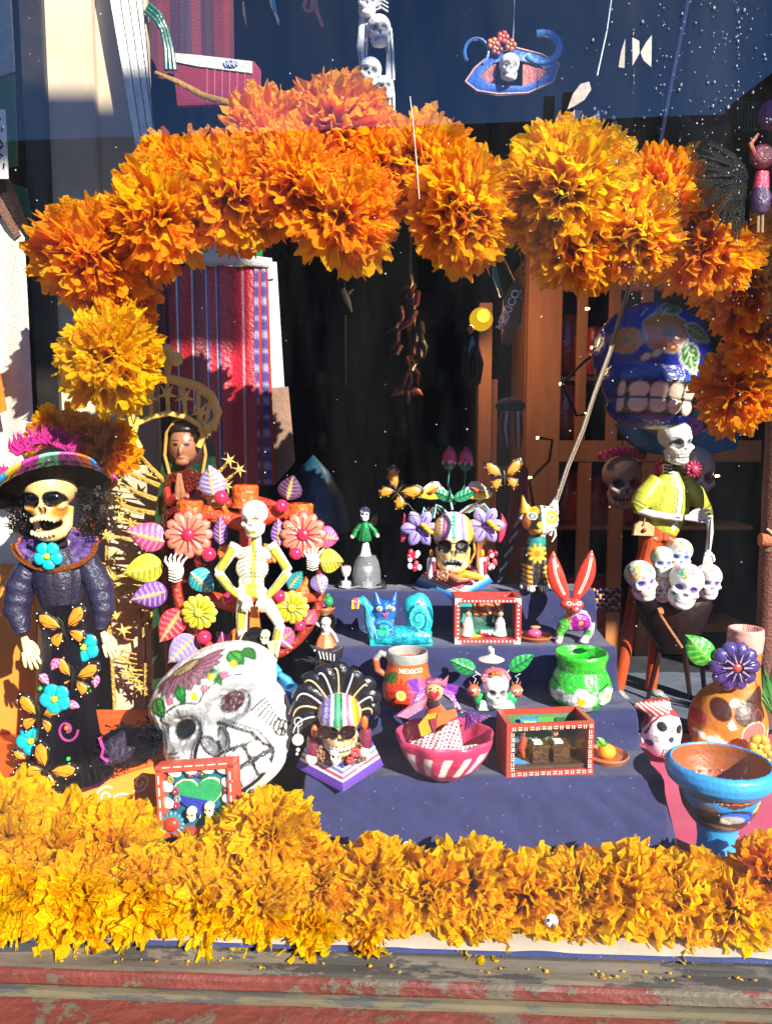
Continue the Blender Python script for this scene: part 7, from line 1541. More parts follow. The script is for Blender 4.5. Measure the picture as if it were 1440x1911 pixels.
# ---- cloths on the floor at the right
def floor_sheet(name, label, poly, z, mat, rip=.004, cat='cloth'):
    pts = [PZ(x, y, 0)[0] for x, y in poly]; n = 40; vs = []; from mathutils import noise
    A, Bq, Cq, Dq = pts
    for j in range(n + 1):
        for i in range(n + 1):
            u, t = i / n, j / n; q = (A * (1 - u) + Bq * u) * (1 - t) + (Dq * (1 - u) + Cq * u) * t
            w_ = noise.noise(q * 9) + .5 * noise.noise(q * 25); vs.append((q.x, q.y, z + rip * (1 + w_)))
    fs = [(j * (n + 1) + i, j * (n + 1) + i + 1, (j + 1) * (n + 1) + i + 1, (j + 1) * (n + 1) + i) for j in range(n) for i in range(n)]
    me = bpy.data.meshes.new(name); me.from_pydata(vs, [], fs); me.update(); me.polygons.foreach_set('use_smooth', [True] * len(me.polygons))
    o = link(name, me, mat, None, label); o['category'] = cat; return o
floor_sheet('pink_cloth', 'bright pink cloth on the floor under the blue goblet', [(1135, 1372), (1620, 1376), (1800, 1660), (1150, 1660)], .001, weave_mat('pink_cotton', 'a8184c', 'bc245a', 160))
floor_sheet('blue_floor_cloth', 'slate blue cloth on the floor under the yellow-jacketed skeleton', [(1100, 1262), (1330, 1258), (1480, 1368), (1140, 1368)], .004, weave_mat('slate_blue_cotton', '1e3048', '2a4260', 160))
b = B(1160, 1308); b.tube([(1132, 1302), (1165, 1315), (1170, 1317)], [3, 3, 1], '2a9ad0', 8); solo('blue_stick', 'short bright blue stick behind the green pot', 'stick', b, CLAY, 1160, 1308, z=.012)
b = B(800, 1600); b.tube([(744, 1614), (753, 1573), (757, 1570), (800, 1590), (824, 1612)], 1.5, 'e8e4e0', 6); solo('white_wire', 'bent white wire poking up between the golden flowers and the navy steps', 'wire', b, MATTE, 800, 1600, 1.2)
b = B(1028, 1718); b.ell(1028, 1719, 0, 13, 12, 12, 'e8dcc0'); b.ell(1030, 1721, -8, 6, 7, 6, '6a4a3a'); b.ell(1022, 1712, -9, 3, 3, 3, '3a2a20'); solo('white_bead_skull', 'tiny white skull bead resting on the golden flowers', 'bead', b, CLAY, 1028, 1718, 1.04)

# ---- yellow-jacketed skeleton with its barrow of sugar skulls
def mariachi():
    T = Thing('yellow_jacket_skeleton', 'tall skeleton man in yellow jacket and orange trousers, one arm across his belly', 'figurine', 1200, 1296, z=.004)
    YL = 'b4b83e'; OR = 'b84818'; W_ = 'f0eee6'
    b = T.b()
    b.tube([(1236, 880, 0), (1236, 905, 0), (1232, 945, 0), (1226, 980, 0), (1222, 990, 0)], [14, 34, 40, 32, 28], YL, 22, flat=.6)
    b.tube([(1212, 895, 0), (1188, 925, -6), (1172, 945, -12), (1166, 948, -12)], [16, 20, 15, 11], YL, 16); b.tube([(1258, 895, 0), (1282, 920, 0), (1300, 950, 0), (1306, 960, 0)], [14, 16, 13, 10], YL, 16)
    me, cols = fuse(b, 1.9, 3); v, n_ = arrs(me); p = Paint(v[:, 0] + T.X, T.Y - v[:, 2], cols, n_[:, 1] < .3, .9)
    p.line([(1238, 880), (1248, 915), (1242, 970), (1238, 980)], 5, 'f0f0e0'); p.line([(1234, 880), (1243, 915), (1237, 970)], .9, '222'); p.line([(1243, 880), (1253, 915), (1247, 970)], .9, '222')
    for k in range(10): p.ell(1230 + 6 * math.sin(k * .4), 895 + k * 8, 1.2, 1.2, '222'); p.ell(1256 + 3 * math.sin(k * .4), 895 + k * 8, 1.2, 1.2, '222')
    p.line([(1166, 930), (1184, 940)], 1, '222'); p.line([(1164, 936), (1180, 946)], 1, '222'); p.line([(1292, 950), (1304, 940)], 1, '222'); p.line([(1296, 958), (1310, 948)], 1, '222')
    T.part('jacket', tmesh(me, cols), CLAY)
    b = T.b(); b.tube([(1220, 975, 0), (1218, 1005, 0)], [27, 29], OR, 18, flat=.6); b.tube([(1206, 1000, 0), (1184, 1080, 0), (1168, 1180, 0), (1152, 1286, 0)], [18, 15, 13, 12], OR, 14); b.tube([(1236, 1000, 0), (1234, 1060, 4), (1226, 1160, 8), (1216, 1290, 8)], [17, 14, 12, 11], OR, 14)
    me, cols = fuse(b, 2.4, 2); v, n_ = arrs(me); p = Paint(v[:, 0] + T.X, T.Y - v[:, 2], cols, n_[:, 1] < .3, .9)
    p.line([(1222, 980), (1220, 1010)], 1, '222'); p.line([(1200, 984), (1204, 1004), (1212, 1008)], .9, '222'); p.line([(1240, 984), (1236, 1000), (1228, 1006)], .9, '222'); p.line([(1192, 1010), (1166, 1120)], 1, '2a1208')
    T.part('trousers', tmesh(me, cols), CLAY)
    b = T.b(); b.tube([(1168, 948, -14), (1200, 956, -30), (1245, 962, -34)], [6, 7, 6], W_, 10); b.tube([(1170, 950, -21), (1240, 960, -41)], .9, '222', 5); b.tube([(1306, 958, -4), (1308, 990, -8), (1304, 1025, -10)], [7, 6, 5], W_, 10); b.tube([(1306, 966, -12), (1304, 1020, -16)], .9, '222', 5); T.part('forearm', b, CLAY)
    hand(T, 1256, 960, -36, .75, -4, W_); hand(T, 1304, 1024, -10, .6, 92, W_)
    b = T.b(); b.tube([(1228, 866, 0), (1232, 890, 0)], 9, W_, 12)
    for k in range(4): b.tube([(1220, 864 + k * 6, -6), (1230, 866 + k * 6, -10), (1240, 864 + k * 6, -6)], 1.4, '222', 5)
    T.part('neck', b, CLAY)
    def sf(p):
        p.ell(-13, 0, 12, 10, '8a8a88'); p.ell(-13, 0, 12, 10, '77', 0) if False else None; p.ring(-13, 0, 12, 10, 1.6, '222'); p.ell(-11, 0, 5, 6, '4a4a4a'); p.ell(14, 2, 6, 6, '8a8a88'); p.ring(14, 2, 6.5, 6.5, .9, '222'); p.line([(-24, 14), (-10, 12), (2, 17)], .9, '222')
        p.ell(3, -13, 2, 5, '333'); p.ell(8, -12, 1.6, 4, '333'); p.line([(-12, -14), (-6, -20), (2, -18)], .9, '333'); p.poly([(-14, -26), (-6, -22), (22, -22), (22, -38), (-6, -38)], 'f4f4ee', '222', 1); p.line([(-14, -30), (22, -30)], .9, '222'); [p.line([(-4 + k * 5, -22), (-4 + k * 5, -38)], .8, '222') for k in range(6)]
    T.part('skull', skull('mid', 2.4, 'f4f3ee', sf, .8, (2, -3, 10), (1238 - 1200, -14, 1296 - 828), long_=0), CLAY)
    b = T.b(); b.slab([(1166, 975), (1176, 968), (1190, 970), (1202, 978), (1201, 996), (1162, 994)], -24, 8, 'b8a070', 2); b.sphere(1182, 984, -26, 4, '8a3a20'); b.tube([(1184, 962, -22), (1180, 976, -26)], 1.5, '8a6a4a', 5); T.part('hanging_pouch', b, CLAY)
    for X, Y in ((1150, 1290), (1222, 1290)):
        b = T.b(); b.ell(X, Y, -10, 12, 6, 14, '9a9a98')
        for k in range(4): b.tube([(X - 4 + k * 4, Y, -18), (X + k * 5, Y + 5, -30)], [2.6, 1.6], 'a8a8a4', 6)
        T.part('foot', b, CLAY)
mariachi()
T = Thing('dark_barrow', 'dark clay barrow on legs carrying the heap of sugar skulls', 'barrow', 1258, 1310, z=.004)
b = T.b(); b.lathe(1252, [(72, 1112), (76, 1120), (60, 1160), (36, 1200), (24, 1215), (2, 1217)], 0, '1c0c08', n=40, sq=.6); b.lathe(1252, [(2, 1125), (60, 1120), (72, 1112)], 0, '2a100c', n=40, sq=.6); T.part('tub', b, CLAY)
for x, x2 in ((1230, 1210), (1270, 1290), (1300, 1318)): b = T.b(); b.tube([(x, 1195, 0), (x2, 1308, 6)], [6, 4], '2a120c', 8); T.part('leg', b, CLAY)
b = T.b(); b.tube([(1204, 1128, -46), (1212, 1126, -46)], 7, 'b87850', 10); b.tube([(1206, 1130, -46), (1248, 1192, -50)], 2.4, 'b87850', 8); T.part('handle', b, WOOD)
sk6 = [(1196, 1080, 35, -12, 8, 'leftmost of the heap, facing right', ['5a3a9a', 'd83a3a', 'e8c020']), (1276, 1090, 40, 14, -14, 'lowest and largest at the front, tipped sideways', ['5a3a9a', '1a9a8a', 'e8b0c0']), (1234, 1046, 27, 0, -6, 'small one behind, upper left of the heap', ['3a6ac0', '9ac060', 'c8d8c0']), (1266, 1034, 30, 6, -10, 'topmost of the heap with a coral cheek', ['2a5ac8', 'e07050', '50a0a0']), (1320, 1082, 31, 4, -4, 'shaded at the right end of the heap', ['5a3a8a', 'c0406a', '6a8ac0']), (1234, 1098, 22, 0, 0, 'half buried between the two front ones', ['3a7ac0', 'e0507a', 'c8a0c0'])]
for (X, Y, s, roll, yaw, lb, cc) in sk6:
    T = Thing('sugar_skull', 'white sugar skull with icing flowers, ' + lb, 'skull', X, Y + s, 1.99 if s < 32 else 1.92, group='sugar skulls heaped in the dark barrow')
    def pf(p, cc=cc):
        for q in (-1, 1): p.ell(q * 14, 0, 9.5, 9, 'e8e0f0'); p.ell(q * 14, 0, 7.5, 7, cc[0])
        rg = random.Random(int(X))
        for k in range(12): x, z = rg.uniform(-28, 28), rg.uniform(12, 40); p.flower(x, z, 6, 5, rg.choice([cc[1], cc[2], '3a9a5a', 'd86a9a', 'f0c040']), 'f0f0f0')
        p.ell(-22, -16, 5, 5, cc[1]); p.ell(22, -16, 5, 5, cc[2]); p.ell(0, -14, 3, 4, cc[0]); p.line([(-16, -30), (16, -30)], 1.2, cc[1]); [p.line([(k * 5, -26), (k * 5, -35)], .9, cc[2]) for k in range(-3, 4)]
    T.part('head', skull('small', 3.2, 'ecebe4', pf, s / 46, (0, roll, yaw), (0, 0, s * .9)), CLAY)
# ================================================================== BACKGROUND OF THE SHOP
M_PINE = noise_mat('warm_pine', 'b06a34', 'c07a40', 3, .5, .15, 30, stretch=(6, 6, .6))
# ---- wooden cabinet with glazed bars and red pots
cab = bpy.data.objects.new('wooden_cabinet', None); COL.objects.link(cab); cab.location = (0, 2.75, 0); cab['label'] = 'warm brown wooden cabinet with barred glass doors and red pots inside, behind the cats'; cab['category'] = 'cabinet'
def cb(name, x0, x1, y0, y1, d=0, th=.03, mat=M_PINE):
    a = P(x0, y0, 2.75)[0]; b_ = P(x1, y1, 2.75)[0]
    return struct(name, mbox(a.x, b_.x, d, d + th, max(b_.z, -.6), a.z, .002), mat, parent=cab)
cb('door_stile', 988, 1030, 470, 1420, 0, .04); cb('door_rail', 1030.5, 1420, 500, 541, .002, .035); cb('door_rail', 1030.5, 1420, 822, 862, .002, .035)
for x in (1080, 1140, 1200): cb('glazing_bar', x, x + 12, 541, 822, .006, .02); cb('glazing_bar', x, x + 12, 862, 1330, .006, .02)
cb('back_panel', 1030, 1420, 470, 1420, .32, .02, M_DARK); cb('side_panel', 988, 1000, 470, 1420, .05, .3)
for y in (700, 985, 1180): cb('shelf', 1030, 1420, y, y + 8, .06, .25)
cb('pilaster', 898, 915, 560, 1100, .05, .04); cb('pilaster', 902, 938, 700, 1060, .2, .03)
T0 = None
for i, (x, y, s) in enumerate(((1055, 700, 1), (1052, 815, .9), (1110, 700, .8), (1056, 985, 1), (1108, 985, .9), (1170, 985, 1), (1062, 1180, 1), (1120, 1180, 1))):
    lb = ['top shelf behind the first bar gap', 'lower one behind the first bar gap', 'second on the top shelf', 'first on the middle shelf', 'second on the middle shelf', 'third on the middle shelf', 'first on the lowest shelf', 'second on the lowest shelf'][i]
    T = Thing('red_pot', 'dull red glazed pot in the cabinet, ' + lb, 'pot', x, y, 2.9, group='red pots in the wooden cabinet'); b = T.b()
    b.lathe(x, [(26 * s, y - 108 * s), (30 * s, y - 104 * s), (26 * s, y - 92 * s), (34 * s, y - 70 * s), (40 * s, y - 40 * s), (34 * s, y - 10 * s), (26 * s, y)], 0, 'b83a26', n=28)
    T.part('body', b, LACQ); b = T.b()
    for k in range(14): b.sphere(x - 12 * s + (k % 5) * 6 * s, y - (66 - (k // 5) * 8) * s, -34 * s, 2.6 * s, 'c89080', 6, 4)
    T.part('white_dots', b, CLAY)
# ---- big blue skull
def blueskull():
    T = Thing('big_blue_skull', 'big glossy cobalt blue skull with orange painted flowers, hanging at the right behind the arch', 'skull', 1212, 800, 2.0)
    def pf(p):
        p.flower(-3, 19, 17, 5, 'c87018', '8a6a30', 'b8a890', 15, .5); p.flower(-30, 12, 10, 5, 'c87818', '8a6a30', 'b8a890', 0, .5)
        p.leaf(10, 12, 22, -12, 8, '1f6a22', 'c8c8b8', 'd8e0c0'); p.leaf(10, 24, 34, 16, 7, '6a6a20', 'b8b098', 'b0a860'); p.leaf(-6, 36, 14, 44, 6, '4a6a28', 'b8b098', '8a9a50')
        for k in range(12): p.ell(-20 + k * 1.7, 32 + (k % 4) * 2.2, .8, .8, 'c8c8e0')
        for x, z in ((-17, -1), (-10, 2)): p.ell(x, z, 4.6, 3.4, '0a0a20', 40); p.ell(x, z, 3.8, 2.6, 'd8c0a0', 40)
        p.poly([(-36, -19), (30, -17), (30, -43), (-30, -45)], '0d0d14')
        for x, w_ in ((-31, 2.2), (-20, 6.8), (-6, 6.8), (7, 5.4), (18, 4.6)):
            for q in (-1, 1): p.ell(x, -31 + q * 5.8, w_, 5.6, 'e8c8b4'); p.poly([(x - w_ * .8, -31 + q * .8), (x + w_ * .8, -31 + q * .8), (x + w_ * .9, -31 + q * 7), (x - w_ * .9, -31 + q * 7)], 'e8c8b4')
        p.line([(-36, -31.5), (26, -31)], 1, '0d0d14')
    b = B(); b.ell(0, -8, 4, 46, 42, 44, seg=44, rings=30); b.ell(-2, 18, -12, 40, 26, 28, seg=36, rings=22); b.ell(-4, 36, -14, 34, 18, 24, seg=30, rings=18)
    me, cols = fuse(b, 1.7, 4); v, n_ = arrs(me); cols = np.tile(np.array(c('122a90')), (len(v), 1)); p = Paint(v[:, 0], v[:, 2], cols, n_[:, 1] < .3, .9); pf(p)
    M = Matrix.Translation((0, 0, 118)) @ Euler((R(-4), R(4), 0)).to_matrix().to_4x4() @ Matrix.Diagonal((2.35, 2.3, 2.3, 1)); T.part('head', tmesh(me, cols, M), LACQ)
    b = T.b(); b.tube([(1218, 590, 10), (1218, -600, 10)], 1.4, '3a3430', 5); T.part('hanging_cord', b, MATTE)
blueskull()
# ---- blue hat with roses over a clay catrina mask
T = Thing('blue_hat_mask', 'clay skull mask under a wide turquoise hat with two roses and big green leaves', 'mask', 1262, 940, 2.3)
b = T.b(); b.slab([(1148, 792), (1200, 800), (1262, 806), (1330, 800), (1376, 780), (1372, 838), (1320, 848), (1262, 852), (1210, 846), (1178, 830)], 0, 26, '1a6a96', 4); b.ell(1262, 795, 20, 66, 22, 30, '3a2030'); T.part('hat', b, CLAY)
for x, y in ((1212, 792), (1282, 796)):
    b = T.b(); b.flower(x, y, 19, 6, 'a85a90', '7a3a68', -14, h=6, pw=.55, rc=.4); b.flower(x, y, 11, 5, 'b86aa0', '8a4a78', -20, h=4, pw=.55, rc=.3); T.part('rose', b, CLAY)
for x, y, x2, y2 in ((1228, 784, 1196, 742), (1272, 786, 1330, 746), (1250, 784, 1240, 752)): b = T.b(); b.leaf(x, y, x2, y2, 17, '1f6a38', '5aa078', -8, nv=6); T.part('leaf', b, CLAY)
def mk(p):
    for q in (-1, 1): p.ell(q * 14, -1, 10, 10, '3a6a70' if q < 0 else 'a8446a'); p.ell(q * 14, -1, 5, 5, '141414')
    p.ell(0, -15, 3, 5, '222'); p.line([(-20, -30), (20, -30)], 1.4, '222'); [p.line([(k * 6, -24), (k * 6, -37)], 1.1, '222') for k in range(-3, 4)]
T.part('face', skull('mid', 2.4, 'c8b0a0', mk, 1.15, (0, 4, 6), (28, 6, 52)), CLAY)
b = T.b()
for x in (1217, 1274): b.flower(x, 874, 17, 12, 'b83058', 'd84068', -44, pw=.2, h=3, rc=.5)
T.part('pink_rosette', b, CLAY)
b = T.b(); b.tube([(1262, 850, 20), (1262, -500, 20)], 1, '2a2420', 5); T.part('hanging_cord', b, MATTE)
T = Thing('pink_crowned_mask', 'dim clay skull mask with magenta crown left of the turquoise-hatted one', 'mask', 1160, 950, 2.35)
T.part('face', skull('mid', 2.4, 'b89a8c', mk, 1.0, (0, -3, -4), (0, 0, 50)), CLAY)
b = T.b()
for k in range(9): b.ell(1118 + k * 9, 850 - 8 * math.sin(k * .39), -10, 9, 9, 9, 'b82060')
T.part('crown', b, CLAY)
b = T.b(); b.tube([(1160, 850, 10), (1160, -500, 10)], 1, '2a2420', 5); T.part('hanging_cord', b, MATTE)
# ---- bamboo frame at the right edge
T = Thing('bamboo_frame', 'reddish bamboo upright with tied cross pieces at the right edge', 'frame', 1415, 1380, 1.98)
b = T.b(); b.tube([(1418, 700 + k * 72, 0) for k in range(10)], [18 - .25 * k + (1.5 if k % 2 else 0) for k in range(10)], '6e4236', 18); T.part('upright', b, WOOD)
for y, xl, cc in ((718, 1402, 'a08878'), (1002, 1392, 'b86a48')):
    b = T.b(); b.tube([(xl, y, -14), (1420, y + 2, -16), (1480, y, -14)], [12, 12, 12], cc, 14); T.part('crosspiece', b, WOOD)
    b = T.b()
    for k in range(5): b.tube([(1402 + 3 * k, y - 20 + 2 * k, -16), (1418 + k, y, -32), (1432 - 3 * k, y + 20 - k, -16)], 2.6, 'b89a7c', 6)
    for k in range(3): b.tube([(1432 - 3 * k, y - 20, -16), (1418, y, -33), (1402 + 3 * k, y + 20, -16)], 2.6, 'a88a6c', 6)
    T.part('binding', b, WOOD)
# ---- pale cord, threads
b = B(1040, 925); b.tube([(1262, -60, 0), (1248, 60, 0), (1222, 210, 0), (1205, 320, 0)], [3, 3, 3, 3], 'a8a8b8', 8); b.tube([(1200, 330, 2), (1180, 430, 6), (1168, 505, 0)], 3.4, 'c8b8a0', 8)
b.tube([(1168, 505, 0), (1162, 545, 0), (1148, 590, 0), (1128, 665, 0), (1104, 735, 0), (1085, 800, 0), (1058, 870, 0), (1038, 935, 0)], [4.2] * 8, 'c8b8a0', 10); b.tube([(1164, 520, -3), (1150, 590, -4), (1130, 665, -4), (1106, 735, -4), (1086, 800, -4), (1058, 872, -4), (1040, 932, -4)], [1.6] * 7, '8a7a68', 6)
solo('pale_cord', 'long pale cord hanging slantwise from the top right down behind the painted cat', 'cord', b, CLOTH, 1040, 925, 1.42)
b = B(775, 400); b.tube([(764, 190), (768, 220), (776, 300), (782, 372)], .9, 'e8d8c8', 4); solo('thin_thread', 'thin pale vertical thread crossing the orange flowers right of centre', 'thread', b, MATTE, 775, 400, 1.13)
b = B(1120, 140); b.tube([(1142, -40), (1130, 60), (1114, 140)], 1.2, 'd8e0e8', 5); solo('white_thread', 'short white thread at the top right beside the hatted skull charm', 'thread', b, MATTE, 1120, 140, 1.4)
b = B(930, 1086)
for ph, cc in ((0, '14161a'), (3.14, 'd0d8e0')): b.tube([(972 - 42 * t + 3 * math.cos(t * 30 + ph), 950 + 136 * t, -3 * math.sin(t * 30 + ph)) for t in [k / 50 for k in range(51)]], 2.6, cc, 6)
solo('twisted_cord', 'black and white twisted cord standing between the flower altar and the painted cat', 'cord', b, CLOTH, 930, 1086, 1.86)
# ---- string of warm bulbs with dark wire
T = Thing('string_lights', 'dark wire with tiny warm lit bulbs looping in front of the wooden cabinet', 'string lights', 1060, 1040, 2.3)
W1 = [(1130, 500), (1128, 530), (1158, 540), (1150, 590), (1120, 650), (1080, 680), (1040, 720), (1070, 778), (1090, 774)]
W2 = [(1000, 818), (1026, 822), (1020, 860), (1000, 880), (985, 898), (992, 940), (1000, 960)]
for Wp in (W1, W2):
    b = T.b(); b.tube([(x, y, 3 * math.sin(i * 2)) for i, (x, y) in enumerate(Wp)], 2.6, '12100e', 7); T.part('wire', b, MATTE)
def emis(name, col, st):
    m, n, l = newmat(name); out = n.new('ShaderNodeOutputMaterial'); e_ = n.new('ShaderNodeEmission'); e_.inputs[0].default_value = (*c(col), 1); e_.inputs[1].default_value = st; l.new(e_.outputs[0], out.inputs[0]); return m
M_BULB = emis('warm_bulb', 'ffc070', 6.0)
for (x, y) in ((1160, 538), (1084, 586), (1040, 720), (1088, 774), (1000, 818), (986, 891), (1148, 290), (1332, 888), (1096, 655)):
    b = T.b(); b.tube([(x - 4, y, 0), (x + 3, y, 0)], [2.6, 1.6], 'fff', 8); T.part('bulb', b, M_BULB)
T = Thing('round_lamp', 'lit round yellow lamp with a bright disc, at centre right above the dark figures', 'lamp', 898, 617, 2.6)
b = T.b(); b.ell(898, 595, 6, 22, 22, 8, 'fff', seg=30, rings=14); T.part('shade', b, emis('yellow_lamp_shade', 'd8a818', .42))
b = T.b(); b.ell(901, 590, -3, 12, 12, 3, 'fff', seg=24); T.part('bright_disc', b, emis('yellow_lamp_disc', 'ffe840', .75))
b = T.b(); b.tube([(913 * 1 - 0 * k, 590, -2) if False else (901 + 13.5 * math.cos(R(k * 15)), 590 + 13.5 * math.sin(R(k * 15)), -3) for k in range(25)], 1.2, '8a6a10', 6); T.part('rim', b, MATTE)
pl = bpy.data.lights.new('round_lamp_light', 'POINT'); pl.energy = 2.2; pl.color = (1.0, .62, .30); pl.shadow_soft_size = .05
po = bpy.data.objects.new('round_lamp_light', pl); COL.objects.link(po); po.location = P(905, 580, 2.42)[0]
# ---- dim shelving along the back wall
bs = bpy.data.objects.new('wall_shelves', None); COL.objects.link(bs); bs.location = (-.2, 5.0, 0); bs['label'] = 'dim brown shelving standing against the dark back wall, deep in the shop'; bs['category'] = 'shelves'
for i in range(4): struct('shelf', mbox(-1.2, 1.3, 0, .28, .25 + i * .42, .28 + i * .42), M_DARK, parent=bs)
for x in (-1.22, .04, 1.3): struct('upright', mbox(x, x + .03, .0, .28, -.6, 1.75), M_DARK, parent=bs)
rg = random.Random(31)
for i in range(4):
    for k in range(9):
        x = -1.05 + k * .27 + rg.uniform(-.03, .03); b = B(); hh = rg.uniform(70, 220); rr = rg.uniform(40, 80); cc = rg.choice(['5a2a1a', '3a4a5a', '6a5a3a', '4a1a2a', '2a4a3a', '7a6a5a', '6a3a1a'])
        if abs(x - .05) < .06: continue
        b.lathe(0, [(rr * .6, -hh), (rr * .7, -hh * .9), (rr, -hh * .5), (rr * .8, -hh * .1), (rr * .5, 0)], 0, cc, n=16)
        nm_ = {'5a2a1a': 'brown', '3a4a5a': 'grey-blue', '6a5a3a': 'olive', '4a1a2a': 'maroon', '2a4a3a': 'green', '7a6a5a': 'beige', '6a3a1a': 'rust'}[cc]; wh = ['lowest', 'second', 'third', 'top'][i]
        o = link('clay_jar', b, CLAY, None, '%s %s jar, %s from the left on the %s dim back shelf' % ('tall' if hh > 140 else 'short', nm_, ['first', 'second', 'third', 'fourth', 'fifth', 'sixth', 'seventh', 'eighth', 'ninth'][k], wh)); o.location = (-.2 + x, 5.14, .281 + i * .42); o.scale = (.001, .001, .001); o['category'] = 'jar'; o['group'] = 'jars on the back shelving'
# ---- hanging things in the gloom
T = Thing('hanging_pepper_string', 'dim bunch of dried orange and green peppers hanging in the dark middle', 'string of peppers', 765, 700, 2.5)
b = T.b(); rg = random.Random(9)
for k in range(26):
    x = 765 + rg.uniform(-26, 26) * (1 - abs(k - 14) / 26); y = 520 + k * 7; a = rg.uniform(.9, 2.2); L_ = rg.uniform(28, 52); cc = rg.choice(['5a2410', '4a1a0e', '34341a', '5c2a14', '3c1c10', '2c2c16'])
    b.tube([(x, y, rg.uniform(-10, 10)), (x + L_ * .5 * math.cos(a), y + L_ * .5 * math.sin(a), -8), (x + L_ * math.cos(a + .3), y + L_ * math.sin(a + .3), -4)], [6, 5, 1], cc, 8)
b.tube([(765, 440, 0), (765, 700, 4)], 2, '3a2a1c', 6); T.part('peppers', b, CLAY)
b = B(650, 590); b.tube([(643, 545, 0), (643, -400, 0)], .7, '2a2420', 4); b.tube([(640, 540), (648, 562), (656, 582)], [5, 6, 2], '9a8a50', 8); b.tube([(636, 546), (650, 548), (660, 540)], [2, 4, 1], '7a7a40', 6)
for k in range(26): b.sphere(644, 590 + k * 5, 0, 2.0, '5a5244', 6, 4)
solo('hanging_bead_chain', 'thin bead chain with a pale pod hanging in the dark, left of the peppers', 'ornament', b, CLAY, 650, 590, 2.4)
b = B(760, 745); b.puff([(728, 740), (736, 726), (752, 722), (760, 732), (752, 738)], 0, 4, 'c85a28'); b.puff([(790, 738), (784, 726), (770, 722), (762, 732), (770, 738)], 0, 4, 'c85a28'); b.ell(761, 742, 0, 5, 14, 5, '5a2a4a'); b.tube([(761, 730, 0), (761, -400, 0)], .7, '2a2420', 4)
solo('orange_winged_ornament', 'small ornament with two orange wings in the dark above the tulips', 'ornament', b, CLAY, 760, 745, 2.5)
T = Thing('black_glass_figure', 'tall thin black glossy figure under the round yellow lamp', 'figurine', 885, 720, 2.35)
b = T.b(); b.tube([(876, 720, 0), (872, 680, 0), (878, 650, 0), (880, 630, 0)], [4, 9, 10, 5], '0e0e10', 12); b.tube([(890, 720, 0), (892, 680, 0), (886, 650, 0)], [3, 6, 8], '0e0e10', 12); b.tube([(868, 650, -6), (862, 690, -8), (870, 720, -4)], [3, 3, 2], '141416', 8); b.tube([(890, 650, -6), (898, 680, -8), (894, 716, -4)], [3, 3, 2], '141416', 8); T.part('body', b, BEAD)
b = T.b(); b.ell(876, 616, 0, 7, 8, 6, 'b8702c'); T.part('gilt_head', b, CLAY)
T = Thing('mexico_pennant', 'tan pennant with MEXICO lettered sideways, hanging beside the cabinet post', 'pennant', 955, 620, 2.35)
b = T.b(); b.slab([(936, 640), (938, 560), (962, 520), (978, 530), (972, 600), (950, 645)], 0, 3, '7a5a3c', 1); b.tube([(958, 525, -2), (930, 470, -2), (922, 440, -2)], 1.4, '8a6a40', 5); T.part('cloth', b, CLOTH)
me = paintmesh(text_mesh('MEXICO', 21, .4, .5), 'e0d8d0'); me.transform(Matrix.Translation((-2, -3, 32)) @ Matrix.Rotation(R(-66), 4, 'Y')); me.transform(Matrix.Translation((0, 0, 6))); T.part('lettering', me, MATTE, smooth=False)
b = T.b(); b.tube([(920, 500, -2), (922, 520, -3), (930, 545, -2)], [4, 6, 3], '2a7a78', 8); b.tube([(930, 540, -2), (934, 556, -2)], [5, 3], '7a6a5a', 8); T.part('tassel', b, CLAY)
b = T.b(); b.tube([(970, 522, 0), (974, -500, 0)], .9, '4a3a28', 5); T.part('hanging_cord', b, MATTE)
T = Thing('beaded_fringe', 'golden beaded fringe hanging at the gap in the arch', 'fringe', 985, 500, 1.9)
b = T.b()
for k in range(40): b.sphere(984 - k * .3 + 3 * math.sin(k), 395 + k * 4.2, 0, 2.6, ['a88030', '6a4a1c', 'c09a48'][k % 3], 6, 4)
for k in range(20): b.sphere(968 + 2 * math.cos(k), 400 + k * 4, 2, 2.2, ['a88030', '6a4a1c'][k % 2], 6, 4)
T.part('beads', b, GOLD)
T = Thing('red_robed_figure', 'dim red standing figure with black ribboned top in front of the cabinet post', 'figurine', 960, 1020, 2.3)
b = T.b(); b.lathe(966, [(8, 862), (18, 880), (16, 920), (22, 970), (28, 1020)], 0, '9a1828', n=24, sq=.6); T.part('robe', b, CLOTH); b = T.b()
b.ell(948, 760, 0, 28, 16, 14, '2a2830'); 
for k in range(8): b.tube([(930 + k * 5, 770 + k % 2 * 4, -8), (925 + k * 6, 800, -12), (932 + k * 5, 835, -8)], [3, 2.6, 1], ['b84020', '1a1a1e', 'c8c0b8', '1a1a1e'][k % 4], 6)
T.part('ribbons', b, CLOTH)
b = B(590, 930); b.lathe(585, [(2, 820), (30, 850), (58, 900), (70, 960)], 0, '0f3a4a', n=30); solo('teal_cone', 'dark teal cone shape behind the plum leaf, in the gloom', 'ornament', b, CLAY, 590, 960, 2.1)
T = Thing('beaded_mat', 'dark mat edged with yellow and purple beads behind the hare ears', 'mat', 1130, 1150, 2.12)
b = T.b(); b.slab([(1100, 1100), (1160, 1098), (1158, 1144), (1106, 1144)], 4, 4, '2a1a30', 1)
for k in range(46): b.sphere(1106 + (k % 9) * 6, 1100 + (k // 9) * 8 + (k % 2) * 3, 0, 3.4, ['c8982a', '6a3a7a', '8a5a9a', 'd8a830', '4a2a5a'][(k * 7 + k // 9) % 5], 7, 5)
T.part('beads', b, CLAY)
